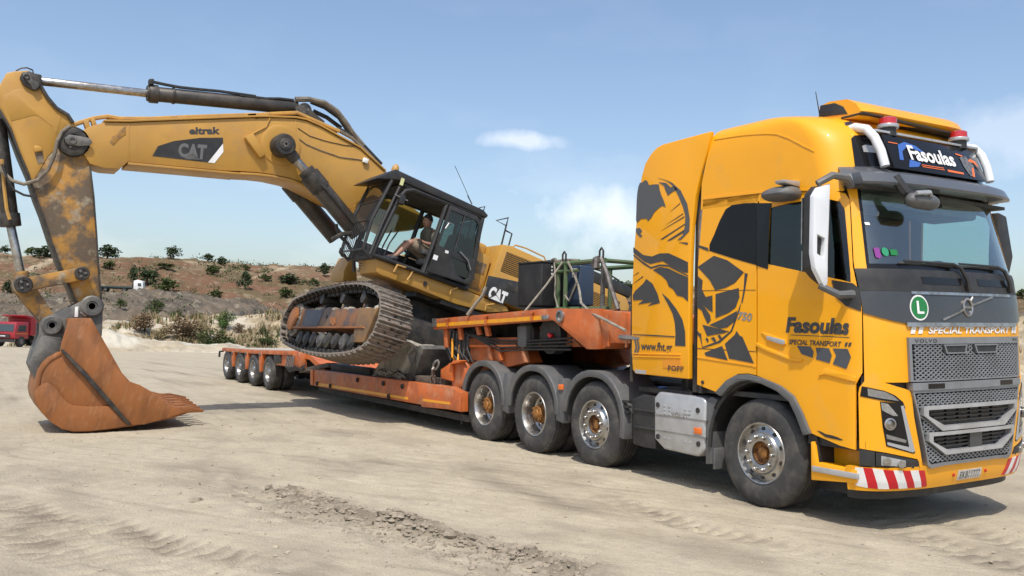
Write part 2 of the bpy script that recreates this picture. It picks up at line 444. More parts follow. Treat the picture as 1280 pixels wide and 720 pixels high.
TRACKS = [([(-3.247,-7.588),(-2.06,-7.284),(-1.125,-6.979),(-0.094,-6.69),(0.347,-6.557)], .24), ([(-2.656,-7.843),(-1.609,-7.536),(-0.632,-7.243),(-0.083,-7.11)], .24),
          ([(-1.843,-6.949),(-0.979,-6.664),(-0.421,-6.381),(0.15,-6.087)], .2),
          ([(0.835,-0.623),(1.538,-0.937),(2.122,-1.087),(2.639,-1.136)], .26), ([(0.769,-0.046),(1.415,-0.161),(2.294,-0.483)], .2),
          ([(-1.001,-2.31),(0.315,-2.445),(1.136,-2.342),(1.918,-2.181)], .2), ([(-31.512,-3.154),(-25.648,-2.164),(-21.948,-1.562)], .3), ([(-42.499,-1.033),(-31.834,-0.436),(-27.957,0.517)], .3)]
def graded(a, b, fine, far, grow=1.13):
    m = list(np.arange(a, b + 1e-6, fine)); st = fine; v = b
    while v < far[1]: st *= grow; v += st; m.append(v)
    st = fine; v = a
    while v > far[0]: st *= grow; v -= st; m.insert(0, v)
    return np.array(m)
gx = graded(-6.5, 5.4, .028, (-1600, 1500)); gy = graded(-7.3, -1.2, .028, (-1500, 1600))
X, Y = np.meshgrid(gx, gy, indexing='ij')
Z = ground_base(X, Y)
near = np.exp(-((X - 0) / 45) ** 2 - ((Y + 3) / 45) ** 2)
Z = Z + near * (.05 * fbm(X * .35, Y * .35, 3, 3) + .030 * fbm(X * 1.6 + Y * .5, Y * 2.6, 3, 7)
                + .014 * fbm(X * 7, Y * 7, 4, 11) + .016 * np.clip(fbm(X * 16, Y * 16, 2, 13), .05, 1) + .018 * fbm((X * .87 + Y * .5) * 1.4, (Y * .87 - X * .5) * 14, 4, 21))
soil = near * np.clip(.8 * np.clip(fbm(X * .9, Y * 1.7, 5, 31) * 2.2, 0, 1) + .5 * np.clip(fbm((X * .87 + Y * .5) * .8, (Y * .87 - X * .5) * 7, 4, 33) * 3 - .25, 0, 1), 0, 1)
d, sd, al = seg_field(X, Y, RUT)
wv = .05 + .20 * vnoise(al * 1.3, al * 0, 5)
core = np.exp(-(d / wv) ** 2)
lump = fbm(X * 6, Y * 6, 4, 41, .6)
Z = Z + core * (.02 + .24 * lump) - .035 * np.exp(-((sd - .32) / .22) ** 2) * np.exp(-(d / .8) ** 2)
side = np.exp(-((sd - .38) / .38) ** 2) * (np.abs(d) < 1.1)
Z = Z + side * .07 * fbm(X * 5, Y * 9, 4, 47, .6)
soil = np.maximum(soil, np.clip(core * (.9 + 1.2 * lump) + side * (.25 + 1.3 * lump), 0, 1))
for pts, wd in TRACKS:
    d, sd, al = seg_field(X, Y, pts)
    e = np.exp(-(d / wd) ** 4) * np.clip(vnoise(al * .8, al * 0 + 2, 9) * 1.7 + .05, 0, 1)
    lug = np.tanh(2.5 * np.sin(al * 2 * PI / .17 + np.abs(sd) * 9)) * .5
    Z = Z + e * (.024 * lug + .05 * fbm(X * 8, Y * 8, 3, 51) - .024)
    soil = np.maximum(soil, e * np.clip(.4 + .5 * lug + 1.4 * fbm(X * 3, Y * 3, 3, 55), 0, 1))
def grid_mesh(name, X, Y, Z, m, attrs=None, kind='structure'):
    nx, ny = X.shape
    me = bpy.data.meshes.new(name)
    co = np.stack([X, Y, Z], -1).reshape(-1, 3)
    i = np.arange(nx * ny).reshape(nx, ny)
    q = np.stack([i[:-1, :-1], i[1:, :-1], i[1:, 1:], i[:-1, 1:]], -1).reshape(-1, 4)
    me.vertices.add(len(co)); me.vertices.foreach_set('co', co.astype(np.float32).ravel())
    me.loops.add(q.size); me.loops.foreach_set('vertex_index', q.astype(np.int32).ravel())
    me.polygons.add(len(q)); me.polygons.foreach_set('loop_start', np.arange(0, q.size, 4, dtype=np.int32))
    me.update(calc_edges=True); me.validate()
    me.polygons.foreach_set('use_smooth', [True] * len(q))
    for k, a in (attrs or {}).items():
        t = me.attributes.new(k, 'FLOAT', 'POINT'); t.data.foreach_set('value', a.astype(np.float32).ravel())
    me.materials.append(m)
    o = bpy.data.objects.new(name, me); col.objects.link(o); o['kind'] = kind
    return o
M['soil'] = mat('pale_quarry_soil', (.405, .352, .258), (.462, .405, .302), 1.6, .97, bump=.8, bscale=42, lo=.38, hi=.62, detail=12,
                c3=(.365, .318, .248), scale3=5.5, lo3=.50, hi3=.72, c4=(.27, .23, .18), scale4=85, attr='soil', attrcol=(.195, .165, .125), spec=.08)
ground = grid_mesh('ground', X, Y, Z, M['soil'], {'soil': soil})
Z0 = Z

TER = {}
def terrain(name, crest, r0, r1, r2, zb, m, amp, seed, gul, az_step=.12, rows=70, ext=True, attr=None):
    c = sorted((a % 360, z) for a, z in crest)
    if ext: c = [(c[0][0] - 60, c[0][1])] + c + [(c[-1][0] + 50, c[-1][1])]
    A = np.arange(c[0][0], c[-1][0], az_step)
    zc = np.interp(A, [p[0] for p in c], [p[1] for p in c])
    T = np.concatenate([np.linspace(-.06, 1, rows), 1 + np.linspace(.02, 1, 10) ** 1.5 * (r2 - r1) / (r1 - r0)])
    AA, TT = np.meshgrid(np.radians(A), T, indexing='ij'); R = r0 + TT * (r1 - r0)
    u = AA * r1
    t = np.clip(TT, 0, 1); prof = t * .75 + .25 * t * t * (3 - 2 * t)
    sc = 1 / gul
    g = fbm((u + .35 * R) * sc + 2.0 * fbm(u * sc * .3, R * sc * .3, 2, seed + 8), R * sc * .10, 4, seed, .55)
    edge = np.clip(t / .08, 0, 1) * np.clip((1.25 - t) / .3, .35, 1)
    Z = zb + (zc[:, None] - zb) * prof + amp * g * edge + amp * .5 * fbm(u * sc * 3.1, R * sc * 3.1, 3, seed + 3) * edge
    Z = np.where(TT > 1, Z - .004 * (R - r1), Z); Z = np.where(TT < 0, zb - 2.5, Z)
    X = EYE[0] + R * np.cos(AA); Y = EYE[1] + R * np.sin(AA)
    at = {'pale': np.clip(attr(u, R, t, g), 0, 1)} if attr else None
    o = grid_mesh(name, X, Y, Z, m, at)
    TER[name] = (A, R[0], Z)
    return o
def on_terrain(name, az, slope):
    "first point of the terrain on the sight line from the standpoint"
    A, R, Z = TER[name]; i = int(np.clip(np.searchsorted(A, az), 1, len(A) - 1)); zz = Z[i]
    for k in range(3, len(R)):
        if zz[k] - 1.6689 >= slope * R[k]:
            r = R[k]; return Vector((EYE[0] + r * math.cos(rad(az)), EYE[1] + r * math.sin(rad(az)), zz[k])), r
    k = 69; r = R[k]
    return Vector((EYE[0] + r * math.cos(rad(az)), EYE[1] + r * math.sin(rad(az)), zz[k])), r
M['hill'] = mat('red_brown_hillside', (.165, .092, .057), (.122, .094, .052), .05, .97, lo=.42, hi=.58, detail=13, bump=1.0, bscale=.35, c3=(.24, .19, .125), scale3=.28, lo3=.53, hi3=.66, attr='pale', attrcol=(.42, .345, .235), spec=.05)
M['bank'] = mat('grey_spoil', (.160, .128, .094), (.098, .084, .068), .16, .97, lo=.42, hi=.58, detail=13, bump=1.0, bscale=.6, c3=(.24, .21, .16), scale3=.45, lo3=.53, hi3=.66, attr='pale', attrcol=(.055, .055, .056), spec=.05)
M['sand'] = mat('cream_spoil', (.42, .345, .23), (.27, .215, .14), .5, .97, lo=.42, hi=.58, detail=12, bump=1.0, bscale=3, c3=(.20, .155, .10), scale3=1.1, lo3=.54, hi3=.66, attr='pale', attrcol=(.50, .46, .375), spec=.05)
terrain('hill', [(-172.717,23.247),(-177.331,26.555),(178.261,29.314),(177.281,28.77),(175.686,29.578),(173.325,29.636),(171.049,30.312),(168.831,30.906),(166.54,30.323),(164.426,29.589),(163.235,30.023),(161.202,29.949),(159.484,30.123),(154.568,29.194),(148.431,27.488),(141.032,25.706),(130.57,25.525),(118.817,23.716),(110.84,22.188),(104.931,20.928)],
        250, 450, 900, -3.5, M['hill'], 3.2, 101, 6, attr=lambda u, R, t, g: np.clip((vnoise(u / 6 + R / 22, R / 80, 71) - .80) * 7, 0, 1) * (vnoise(u / 60, R / 60, 77) > .42) * .8
        + np.clip((t - .72) * 4, 0, 1) * np.clip(fbm(u / 20, R / 14, 3, 73) * 4 + .1, 0, 1) * .7)
terrain('spoil_bank', [(-172.827,4.057),(-178.15,5.337),(178.149,6.343),(175.785,6.939),(173.233,7.753),(169.193,8.439),(167.6,7.534),(164.328,6.055),(162.88,4.266),(158.972,3.347),(148.353,3.766),(135.289,4.572),(122.626,6.732),(118.815,8.464),(114.205,9.41),(107.759,10.116)],
        140, 230, 262, -2.6, M['bank'], 3.4, 131, 3.2, attr=lambda u, R, t, g: np.clip((vnoise(u / 16 + R / 40, R / 60, 75) - .52) * 3, 0, 1) * np.exp(-((u - 665) / 17.) ** 2) * np.exp(-((t - .75) / .45) ** 2))
terrain('sand_mound', [(-179.676,0.408),(178.06,0.352),(176.493,0.343),(174.063,0.72),(172.896,1.042),(171.314,1.215),(170.008,1.555),(167.998,1.849),(167.091,2.084),(165.473,2.27),(164.302,2.524),(162.871,2.422),(158.477,2.485),(152.432,2.243),(142.232,2.205),(130.538,2.617),(122.623,3.005),(120.586,3.783),(118.622,4.363),(114.206,4.825),(110.846,4.755)],
        92, 108, 124, -1.75, M['sand'], 1.5, 151, 2.6, attr=lambda u, R, t, g: np.clip(.2 + fbm(u / 3, R / 3, 3, 76) * 2, 0, 1))
terrain('chalk_heap', [(176.419,-1.59),(175.549,-1.252),(174.442,-0.116),(173.554,0.703),(172.583,0.672),(171.497,0.241),(169.734,-0.176),(168.617,-0.21),(167.932,-0.464),(166.927,-0.503),(165.869,-0.332),(164.593,-0.782),(163.727,-1.319)],
        77, 82, 88, -1.25, M['sand'], .55, 171, 1.5, az_step=.06, rows=24, ext=False, attr=lambda u, R, t, g: np.clip(.75 + fbm(u / 3, R / 3, 3, 76) * 2, 0, 1))

# ---------------------------------------------------------------- shrubs and trees
def leafmat(n, a, b): return mat(n, a, b, 1.3, .85, lo=.4, hi=.6, spec=.1)
LM = [leafmat('dark_green_leaves', (.044, .064, .032), (.066, .088, .042)), leafmat('olive_leaves', (.060, .085, .030), (.085, .105, .04)),
      leafmat('dry_twigs', (.17, .115, .07), (.235, .175, .105)), leafmat('straw', (.36, .29, .17), (.27, .215, .12)), leafmat('reed_green', (.07, .12, .035), (.10, .145, .05))]
M['bark'] = mat('bark', (.09, .065, .045), (.05, .04, .03), 9, .9)
rnd = random.Random(5)
def crown_mb(w, h, n, leaf, seed, tall=False):
    r = random.Random(seed); mb = MB(); cl = []
    for i in range(13):
        a = r.uniform(0, 2 * PI); q = r.uniform(.10, .40) * w; z = r.uniform(.12, .72) * h
        k = 1 - max(0, z / h - .45) * 1.1
        cl.append((math.cos(a) * q * k, math.sin(a) * q * k, z, r.uniform(.15, .27) * w, r.uniform(.13, .22) * h))
    cl.append((0, 0, h * .45, w * .3, h * .36)); cl.append((r.uniform(-.1, .1) * w, 0, h * .82, w * .16, h * .2))
    for i in range(n):
        c = r.choice(cl); th = r.uniform(0, 2 * PI); ph = math.acos(r.uniform(-1, 1)); k = r.uniform(.55, 1.12)
        p = Vector((c[0] + c[3] * k * math.sin(ph) * math.cos(th), c[1] + c[3] * k * math.sin(ph) * math.sin(th), max(.02 * h, c[2] + c[4] * k * math.cos(ph))))
        s = leaf * r.uniform(.5, 1.25); nr = Vector((r.gauss(0, 1), r.gauss(0, 1), r.gauss(.5, 1))).normalized()
        u = nr.orthogonal().normalized(); v = nr.cross(u); a = r.uniform(0, 2 * PI); u, v = u * math.cos(a) + v * math.sin(a), v * math.cos(a) - u * math.sin(a)
        mb.add([p - u * s, p - v * s * .5, p + u * s, p + v * s * .5], [(0, 1, 2, 3)])
    return mb
def stem_mb(w, h, seed):
    r = random.Random(seed); mb = MB(); mb.tube([(0, 0, -.3 * h), (.02 * w, 0, .3 * h), (.04 * w, .02 * w, .62 * h)], [.05 * w, .035 * w, .012 * w], 6)
    for i in range(4):
        a = r.uniform(0, 2 * PI); mb.tube([(.01 * w, 0, .22 * h), (math.cos(a) * w * .18, math.sin(a) * w * .18, .48 * h), (math.cos(a) * w * .28, math.sin(a) * w * .28, .66 * h)], [.025 * w, .016 * w, .005 * w], 5)
    return mb
PROTO = {}
def shrub(name, part, variant, lm, pos, w, h, label, cat, group, n=330, leaf=.085):
    key = (variant, lm, n)
    t = thing(name, pos, label, cat, group)
    if key not in PROTO:
        a = crown_mb(1, 1, n, leaf, variant).build(part, LM[lm], None, smooth=False)
        b = stem_mb(1, 1, variant).build('trunk', M['bark'], None)
        PROTO[key] = (a, b)
    else:
        a, b = (o.copy() for o in PROTO[key]); a.name = part
        col.objects.link(a); col.objects.link(b)
    a.parent = t; b.parent = t
    t.scale = (w, w, h); t.rotation_euler = (0, 0, rnd.uniform(0, 6.28))
    return t
HB = 'bushes scattered over the quarry slopes'
for ter, (az, sl_), wp, hp, lm, lab in (
    ('hill', [(177.994,1.732)][0], 9, 8, 0, 'small dark bush on the skyline at the far left edge'),
    ('hill', [(176.689,1.73)][0], 13, 8, 1, 'low olive bush on the skyline beside the bucket cylinder rod'),
    ('hill', [(176.001,1.727)][0], 22, 12, 0, 'wide dark bush on the skyline just left of the excavator arm'),
    ('hill', [(172.813,1.73)][0], 22, 14, 0, 'broad dark bush on the skyline just right of the excavator arm'),
    ('hill', [(172.654,1.718)][0], 14, 9, 1, 'light green bush just below the broad dark skyline bush'),
    ('hill', [(169.233,1.733)][0], 14, 14, 0, 'round dark tree standing alone on the ridge line'),
    ('hill', [(167.236,1.734)][0], 13, 8, 0, 'flat dark bush on the ridge right of the lone round tree'),
    ('hill', [(166.44,1.729)][0], 13, 9, 0, 'dark bush leaning over the ridge edge'),
    ('hill', [(171.335,1.707)][0], 10, 18, 0, 'tall narrow dark tree above the white lorry'),
    ('hill', [(170.627,1.704)][0], 22, 19, 0, 'large dark tree directly right of the narrow tree above the white lorry'),
    ('hill', [(169.552,1.699)][0], 24, 14, 1, 'spreading olive bush on the bench right of the white lorry'),
    ('hill', [(169.699,1.722)][0], 20, 6, 1, 'flat green thicket high on the red slope'),
    ('hill', [(166.924,1.719)][0], 16, 10, 1, 'rounded green bush in the middle of the red slope'),
    ('hill', [(165.027,1.705)][0], 14, 19, 0, 'tall dark tree low on the red slope beside the pale gully'),
    ('hill', [(166.679,1.693)][0], 16, 9, 1, 'small olive bush at the foot of the red slope'),
    ('hill', [(177.766,1.691)][0], 11, 13, 0, 'dark bush at the left edge behind the bucket linkage'),
    ('hill', [(163.861,1.712)][0], 12, 9, 1, 'small green bush right of the pale gully'),
    ('hill', [(162.371,1.711)][0], 26, 11, 0, 'wide dark bush left of the excavator track'),
    ('hill', [(162.629,1.697)][0], 18, 11, 1, 'olive bush low down just left of the excavator track'),
    ('hill', [(160.298,1.721)][0], 14, 13, 0, 'round dark bush above the excavator track'),
    ('hill', [(160.914,1.711)][0], 12, 8, 1, 'small green bush directly above the top of the track'),
    ('hill', [(165.023,1.724)][0], 8, 6, 1, 'tiny green bush high on the red slope above the tall tree'),
    ('hill', [(141.782,1.717)][0], 22, 11, 0, 'dark green treetop between the black box and the truck'),
    ('hill', [(140.975,1.717)][0], 18, 10, 1, 'olive green treetop touching the truck fairing edge'),
    ('hill', [(118.7,1.712)][0], 12, 9, 1, 'green bush on the hill at the right edge of the photo'),
    ('spoil_bank', [(172.001,1.68)][0], 14, 9, 1, 'olive bush on the grey bank below the white lorry'),
    ('spoil_bank', [(170.067,1.674)][0], 20, 16, 1, 'green scrub on the grey bank above the chalk heap'),
    ('spoil_bank', [(168.804,1.668)][0], 18, 12, 1, 'olive scrub at the foot of the grey bank'),
    ('sand_mound', [(170.593,1.655)][0], 32, 20, 2, 'brown dry bush behind the chalk heap'),
    ('sand_mound', [(168.576,1.648)][0], 40, 24, 2, 'wide reddish brown dry bush in front of the cream spoil'),
    ('sand_mound', [(169.52,1.65)][0], 22, 17, 3, 'straw coloured dry bush between the brown bushes'),
    ('sand_mound', [(167.493,1.65)][0], 24, 19, 3, 'straw coloured bush left of the green round bush'),
    ('sand_mound', [(166.645,1.64)][0], 46, 21, 1, 'large round green bush at the foot of the cream spoil'),
    ('sand_mound', [(166.091,1.66)][0], 22, 20, 4, 'upright bright green reeds above the round green bush'),
    ('sand_mound', [(163.829,1.656)][0], 13, 9, 1, 'small olive bush on the cream spoil left of the track'),
    ('sand_mound', [(163.567,1.645)][0], 26, 8, 1, 'low green bush just above the trailer tail'),
    ('sand_mound', [(165.291,1.657)][0], 14, 11, 2, 'small brown bush on the cream spoil mound'),
    ):
    p, r = on_terrain(ter, az, sl_ - 1.6689)
    k = r / 1119.6
    far_ = ter == 'hill'
    tree = 'tree' in lab
    shrub('tree' if tree else 'bush', 'crown', rnd.randrange(4) + (10 if not far_ else 0), lm, p, wp * k * 1.25, hp * k * 1.12, lab, 'tree' if tree else 'bush', HB,
          620 if far_ else 1700, .085 if far_ else .042)
# scrub nobody could count
mb = MB(); r_ = random.Random(9)
A, RR, ZZ = TER['sand_mound']
for i in range(20000):
    ia = r_.randrange(len(A)); az = A[ia]; ir = r_.randrange(6, 72)
    if not 120 < az < 182 and r_.random() < .7: continue
    if fbm(np.array([az * 1.1]), np.array([RR[ir] * .3]), 3, 88)[0] < .03: continue
    p = Vector((EYE[0] + RR[ir] * math.cos(rad(az)), EYE[1] + RR[ir] * math.sin(rad(az)), ZZ[ia][ir]))
    for k in range(5):
        q = p + Vector((r_.gauss(0, .25), r_.gauss(0, .25), 0)); hgt = r_.uniform(.25, 1.0); a = r_.uniform(0, PI); wd = r_.uniform(.05, .13)
        dx, dy = math.cos(a) * wd, math.sin(a) * wd; lx, ly = r_.gauss(0, .15), r_.gauss(0, .15)
        mb.add([q + Vector((-dx, -dy, 0)), q + Vector((dx, dy, 0)), q + Vector((lx, ly, hgt))], [(0, 1, 2)], r_.choice((0, 0, 1, 2)))
mb.build('dry_grass', [LM[3], LM[2], LM[1]], None, smooth=False, kind='stuff')
for ter, cnt, sz, nm, off in (('hill', 16000, .95, 'hillside_scrub', 2), ('spoil_bank', 8000, .6, 'bank_scrub', 2)):
    mb = MB(); A, RR, ZZ = TER[ter]
    for i in range(cnt):
        ia = r_.randrange(len(A)); az = A[ia]; ir = r_.randrange(6, 78)
        if not 120 < A[ia] < 182 and r_.random() < .8: continue
        g_ = fbm(np.array([az * 1.3]), np.array([RR[ir] * .035]), 3, 91)[0]
        if g_ < -.02 + .12 * r_.random(): continue
        p = Vector((EYE[0] + RR[ir] * math.cos(rad(az)), EYE[1] + RR[ir] * math.sin(rad(az)), ZZ[ia][ir])) + Vector((r_.gauss(0, 1), r_.gauss(0, 1), 0))
        s0 = sz * r_.uniform(.5, 1.9); mi = r_.choice((0, 0, 1, 1, 2))
        for k in range(14):
            q = p + Vector((r_.gauss(0, s0), r_.gauss(0, s0), abs(r_.gauss(.2, .5)) * s0)); s1 = s0 * r_.uniform(.14, .34); nr = Vector((r_.gauss(0, 1), r_.gauss(0, 1), r_.gauss(.6, 1))).normalized(); u = nr.orthogonal().normalized(); v = nr.cross(u)
            mb.add([q - u * s1, q - v * s1 * .7, q + u * s1, q + v * s1 * .7], [(0, 1, 2, 3)], mi)
    mb.build(nm, [LM[0], LM[1], LM[2]], None, smooth=False, kind='stuff')
# clods and stones
mb = MB(); r_ = random.Random(12)
def stone(p, s):
    n0 = len(mb.v); mb.ball((0, 0, 0), 1, 6, 4)
    a = r_.uniform(0, 6.28); ca, sa = math.cos(a), math.sin(a); sx, sy, sz = s * r_.uniform(.7, 1.5), s * r_.uniform(.6, 1.1), s * r_.uniform(.35, .75)
    def f(v):
        k = r_.uniform(.72, 1.25); x, y, z = v.x * sx * k, v.y * sy * k, v.z * sz * k
        return (p[0] + x * ca - y * sa, p[1] + x * sa + y * ca, p[2] + z)
    mb.xf(f, n0)
def zat(x, y):
    i = int(np.clip(np.searchsorted(gx, x), 0, len(gx) - 1)); j = int(np.clip(np.searchsorted(gy, y), 0, len(gy) - 1)); return Z0[i, j]
for i in range(2600):
    k = r_.random() * (len(RUT) - 1); a = RUT[int(k)]; b = RUT[int(k) + 1]; t = k - int(k)
    x = a[0] + (b[0] - a[0]) * t + r_.gauss(0, .10); y = a[1] + (b[1] - a[1]) * t + r_.gauss(0, .10)
    if r_.random() < .35: x += r_.gauss(0, .35); y -= abs(r_.gauss(0, .3))
    s_ = min(.065, .005 + r_.expovariate(1 / .0105)); stone((x, y, zat(x, y) - s_ * .05), s_)
mb.build('soil_clods', mat('dry_clods', (.33, .28, .215), (.23, .195, .15), 9, .97, bump=.3, bscale=60, spec=.08), None, ang=20, kind='stuff')
mb = MB()
for i in range(4200):
    x = r_.uniform(-13, 6); y = r_.uniform(-7.4, 1.5)
    s_ = min(.022, .003 + r_.expovariate(1 / .004)); stone((x, y, zat(x, y) + s_ * .2), s_)
mb.build('pebbles', mat('pale_pebbles', (.42, .36, .27), (.30, .255, .195), 5, .95, spec=.08), None, ang=20, kind='stuff')

# ---------------------------------------------------------------- vehicles far off
M['lorry_red'] = mat('faded_red', (.34, .022, .035), (.26, .02, .03), .8, .45)
M['far_tyre'] = mat('far_tyre', (.03, .03, .03), None, rough=.9)
M['far_glass'] = mat('far_glass', (.05, .065, .07), None, rough=.08)
M['teal'] = mat('dark_teal', (.035, .06, .06), None, rough=.5)
def place(o, az, r, z, heading):
    o.location = (EYE[0] + r * math.cos(rad(az)), EYE[1] + r * math.sin(rad(az)), z); o.rotation_euler = (0, 0, heading)
def mbx(*bs):
    m_ = MB()
    for c, d in bs: m_.box(c, d)
    return m_
def far_wheels(t, xs, ys, r):
    for x in xs:
        for y in ys:
            m_ = MB(); m_.cyl((x, y - .16, r), (x, y + .16, r), r, n=16); w_ = m_.build('wheel', M['far_tyre'], t, bevel=.03)
            m_ = MB(); m_.cyl((x, y - .18, r), (x, y + .18, r), r * .5, n=12); m_.build('rim', M['worn_grey'], w_)
dump = thing('dump_truck', (0, 0, 0), 'red dump truck parked at the left edge behind the bucket', 'dump truck'); ORG[dump.name] = Vector((0, 0, 0))
m_ = MB(); m_.prism([(-.95, .75), (.85, .75), (.92, 1.35), (.75, 2.25), (-.95, 2.32)], 'y', -1.15, 1.15); m_.build('cab', M['lorry_red'], dump, bevel=.06)
m_ = MB(); m_.add([(.945, -1.0, 1.42), (.945, 1.0, 1.42), (.80, .95, 2.08), (.80, -.95, 2.08)], [(0, 1, 2, 3)]); m_.build('windscreen', M['far_glass'], dump, smooth=False)
m_ = MB(); m_.prism([(-.55, 1.42), (.55, 1.42), (.45, 2.0), (-.55, 2.0)], 'y', 1.13, 1.165); m_.build('window', M['far_glass'], dump)
mbx(((.93, 0, 1.0), (.06, 1.3, .32))).build('grille', M['plastic'], dump); mbx(((.95, 0, .58), (.16, 2.2, .26))).build('bumper', M['plastic'], dump); mbx(((.95, 0, 1.0), (.08, .5, .08))).build('front_badge', M['white'], dump)
mbx(((.0, 1.17, 1.22), (1.7, .012, .04))).build('stripe', M['reflect'], dump)
m_ = MB(); m_.prism([(-1.2, 1.05), (-4.8, 1.05), (-4.8, 1.95), (-2.2, 1.95), (-2.05, 2.75), (-.35, 2.95), (-.35, 2.85), (-1.2, 2.6)], 'y', -1.2, 1.2); body_ = m_.build('tipper_body', M['lorry_red'], dump, bevel=.03)
for k in range(6): mbx(((-2.4 - .42 * k, 1.22, 1.5), (.08, .06, .85))).build('body_rib', M['lorry_red'], body_)
mbx(((-2.0, 0, .8), (5.4, .8, .3))).build('chassis', M['plastic'], dump); far_wheels(dump, (0, -2.9, -4.1), (-1.0, 1.0), .5)
az, _z = [(177.546,1.653)][0]
hd_ = math.atan2(-math.sin(rad(az)), -math.cos(rad(az))) - rad(37)
place(dump, az, 88, float(ground_base(EYE[0] + 88 * math.cos(rad(az)), EYE[1] + 88 * math.sin(rad(az)))) + .02, hd_); dump.scale = (.93, .93, .93)
lorry = thing('flatbed_lorry', (0, 0, 0), 'white cab lorry with a dark flatbed driving along the quarry bench', 'lorry'); ORG[lorry.name] = Vector((0, 0, 0))
m_ = MB(); m_.prism([(-1.1, .6), (1.1, .6), (1.15, 1.5), (.95, 2.9), (-.2, 3.15), (-1.1, 2.9)], 'y', -1.2, 1.2); m_.build('cab', M['white'], lorry, bevel=.08)
m_ = MB(); m_.prism([(-.1, 1.55), (.75, 1.55), (.62, 2.35), (-.1, 2.35)], 'y', -1.23, -1.19); m_.build('window', M['far_glass'], lorry)
m_ = MB(); m_.add([(1.165, -1.05, 1.6), (1.165, 1.05, 1.6), (1.02, 1.0, 2.5), (1.02, -1.0, 2.5)], [(0, 1, 2, 3)]); m_.build('windscreen', M['far_glass'], lorry, smooth=False)
mbx(((1.12, 0, .8), (.15, 2.2, .3))).build('bumper', M['white'], lorry); mbx(((-5.4, 0, 1.25), (8.2, 2.4, .35)), ((-5.4, 0, .9), (7.5, 1.0, .3))).build('flatbed', M['teal'], lorry); mbx(((-1.4, 0, 1.7), (.1, 2.3, 1.1))).build('headboard', M['teal'], lorry); far_wheels(lorry, (0, -3.2, -7.6, -8.8), (-1.0, 1.0), .5)
az, _z = [(171.014,1.701)][0]
place(lorry, az, 240, 1.6689 + (_z - 1.6689) * 240 - 2.3 + 1.15, rad(az) - PI / 2 - rad(12))

# ---------------------------------------------------------------- tractor unit
import math
def _lerp(tab, z):
    if z <= tab[0][0]: return tab[0][1]
    for (a, va), (b, vb) in zip(tab, tab[1:]):
        if z <= b: return va + (vb - va) * (z - a) / (b - a)
    return tab[-1][1]
XF = [(.30,1.34),(.42,1.38),(.60,1.41),(1.0,1.41),(1.35,1.40),(1.75,1.385),(2.0,1.36),(2.25,1.32),(2.33,1.29),(3.10,1.06),(3.2,1.03),(3.45,.96),(3.56,.91),(3.66,.84),(3.75,.72),(3.82,.54),(3.88,.27),(3.92,-.06),(3.95,-.45)]
WZ = [(.30,1.22),(.6,1.25),(2.3,1.25),(3.0,1.24),(3.3,1.235),(3.5,1.232),(3.65,1.225),(3.75,1.212),(3.82,1.185),(3.87,1.12),(3.91,.98),(3.95,.70)]
def cab_xf(z): return _lerp(XF, z)
def cab_w(z): return _lerp(WZ, z)
DXC = .38; NY = 4.0; SF = 1.5
def cab_front_x(y, z):
    "x of the cab's bowed front at (y, z)"
    r = min(1.0, abs(y) / cab_w(z)) ** NY
    return cab_xf(z) - DXC + DXC * (max(0.0, 1 - r)) ** .5
def cab_xs(z): return cab_xf(z) - DXC
def cab_side_y(x, z):
    s = max(0.0, (x - cab_xs(z)) / DXC)
    return cab_w(z) * max(0.0, 1 - min(1.0, s) ** 2) ** (1 / NY)
def cab_t(x, y, z):
    "station along the cab's plan outline: cm behind the corner (<0), degrees round the front, mirrored past 90"
    xs = cab_xs(z)
    t = (x - xs) * 100 if x <= xs else math.degrees(math.asin(min(1.0, (x - xs) / DXC)))
    return t if y < 0 else 180 - t
def cab_ty(y, z):
    t = math.degrees(math.acos(min(1.0, (abs(y) / cab_w(z)) ** 2)))
    return t if y < 0 else 180 - t

LEAN = .025
def cabpt(t, z, d=0.0):
    "point on the cab skin at station t and height z, d metres below the skin"
    m = t > 90; tt = 180 - t if m else t
    def base(q):
        xs = cab_xs(z); W = cab_w(z)
        if q <= 0: return Vector((xs + q / 100, -W))
        a = rad(min(q, 90)); return Vector((xs + DXC * math.sin(a), -W * math.cos(a) ** .5))
    if tt >= 89.0: n = Vector((1, 0)); p = base(tt)
    elif tt < -1: n = Vector((0, -1)); p = base(tt)
    else:
        p = base(tt); q = base(min(tt + 1.5, 90)) - base(tt - 1.5); n = Vector((q.y, -q.x)).normalized()
    p = p - n * d
    y = -p.y if m else p.y
    return Vector((p.x, y, z + LEAN * (y + 1.25)))
def skin(off=0.0): return lambda t, z, d: cabpt(t, z, d - off)
TC = [t * 6.0 for t in range(0, 31)]
ZC = [.42, .6, 1.0, 1.35, 1.75, 2.0, 2.25, 2.33, 2.5, 2.7, 2.9, 3.05, 3.15, 3.3, 3.4, 3.5]
def mir(p): return [(180 - a, b) for a, b in p][::-1]
def yz(pts): return [(cab_ty(y, z), z) for y, z in pts]
def sym(half): return half + [(-y, z) for y, z in half[::-1]]
def densify(p, n=4):
    o = []
    for i in range(len(p)):
        a = p[i]; b = p[(i + 1) % len(p)]
        o += [(a[0] + (b[0] - a[0]) * k / n, a[1] + (b[1] - a[1]) * k / n) for k in range(n)]
    return o
def fpoly(pts): return yz(densify(pts))
def onskin(name, poly, m, parent, off=.004, th=.006, holes=(), kind=None, bevel=0, ang=40, both=False):
    if both: onskin(name, mir(poly), m, parent, off, th, [mir(h) for h in holes], kind, bevel, ang)
    mb = MB(); mb.panel(poly, skin(off), th, holes, TC, ZC)
    return mb.build(name, m, parent, bevel=bevel, ang=ang, kind=kind)

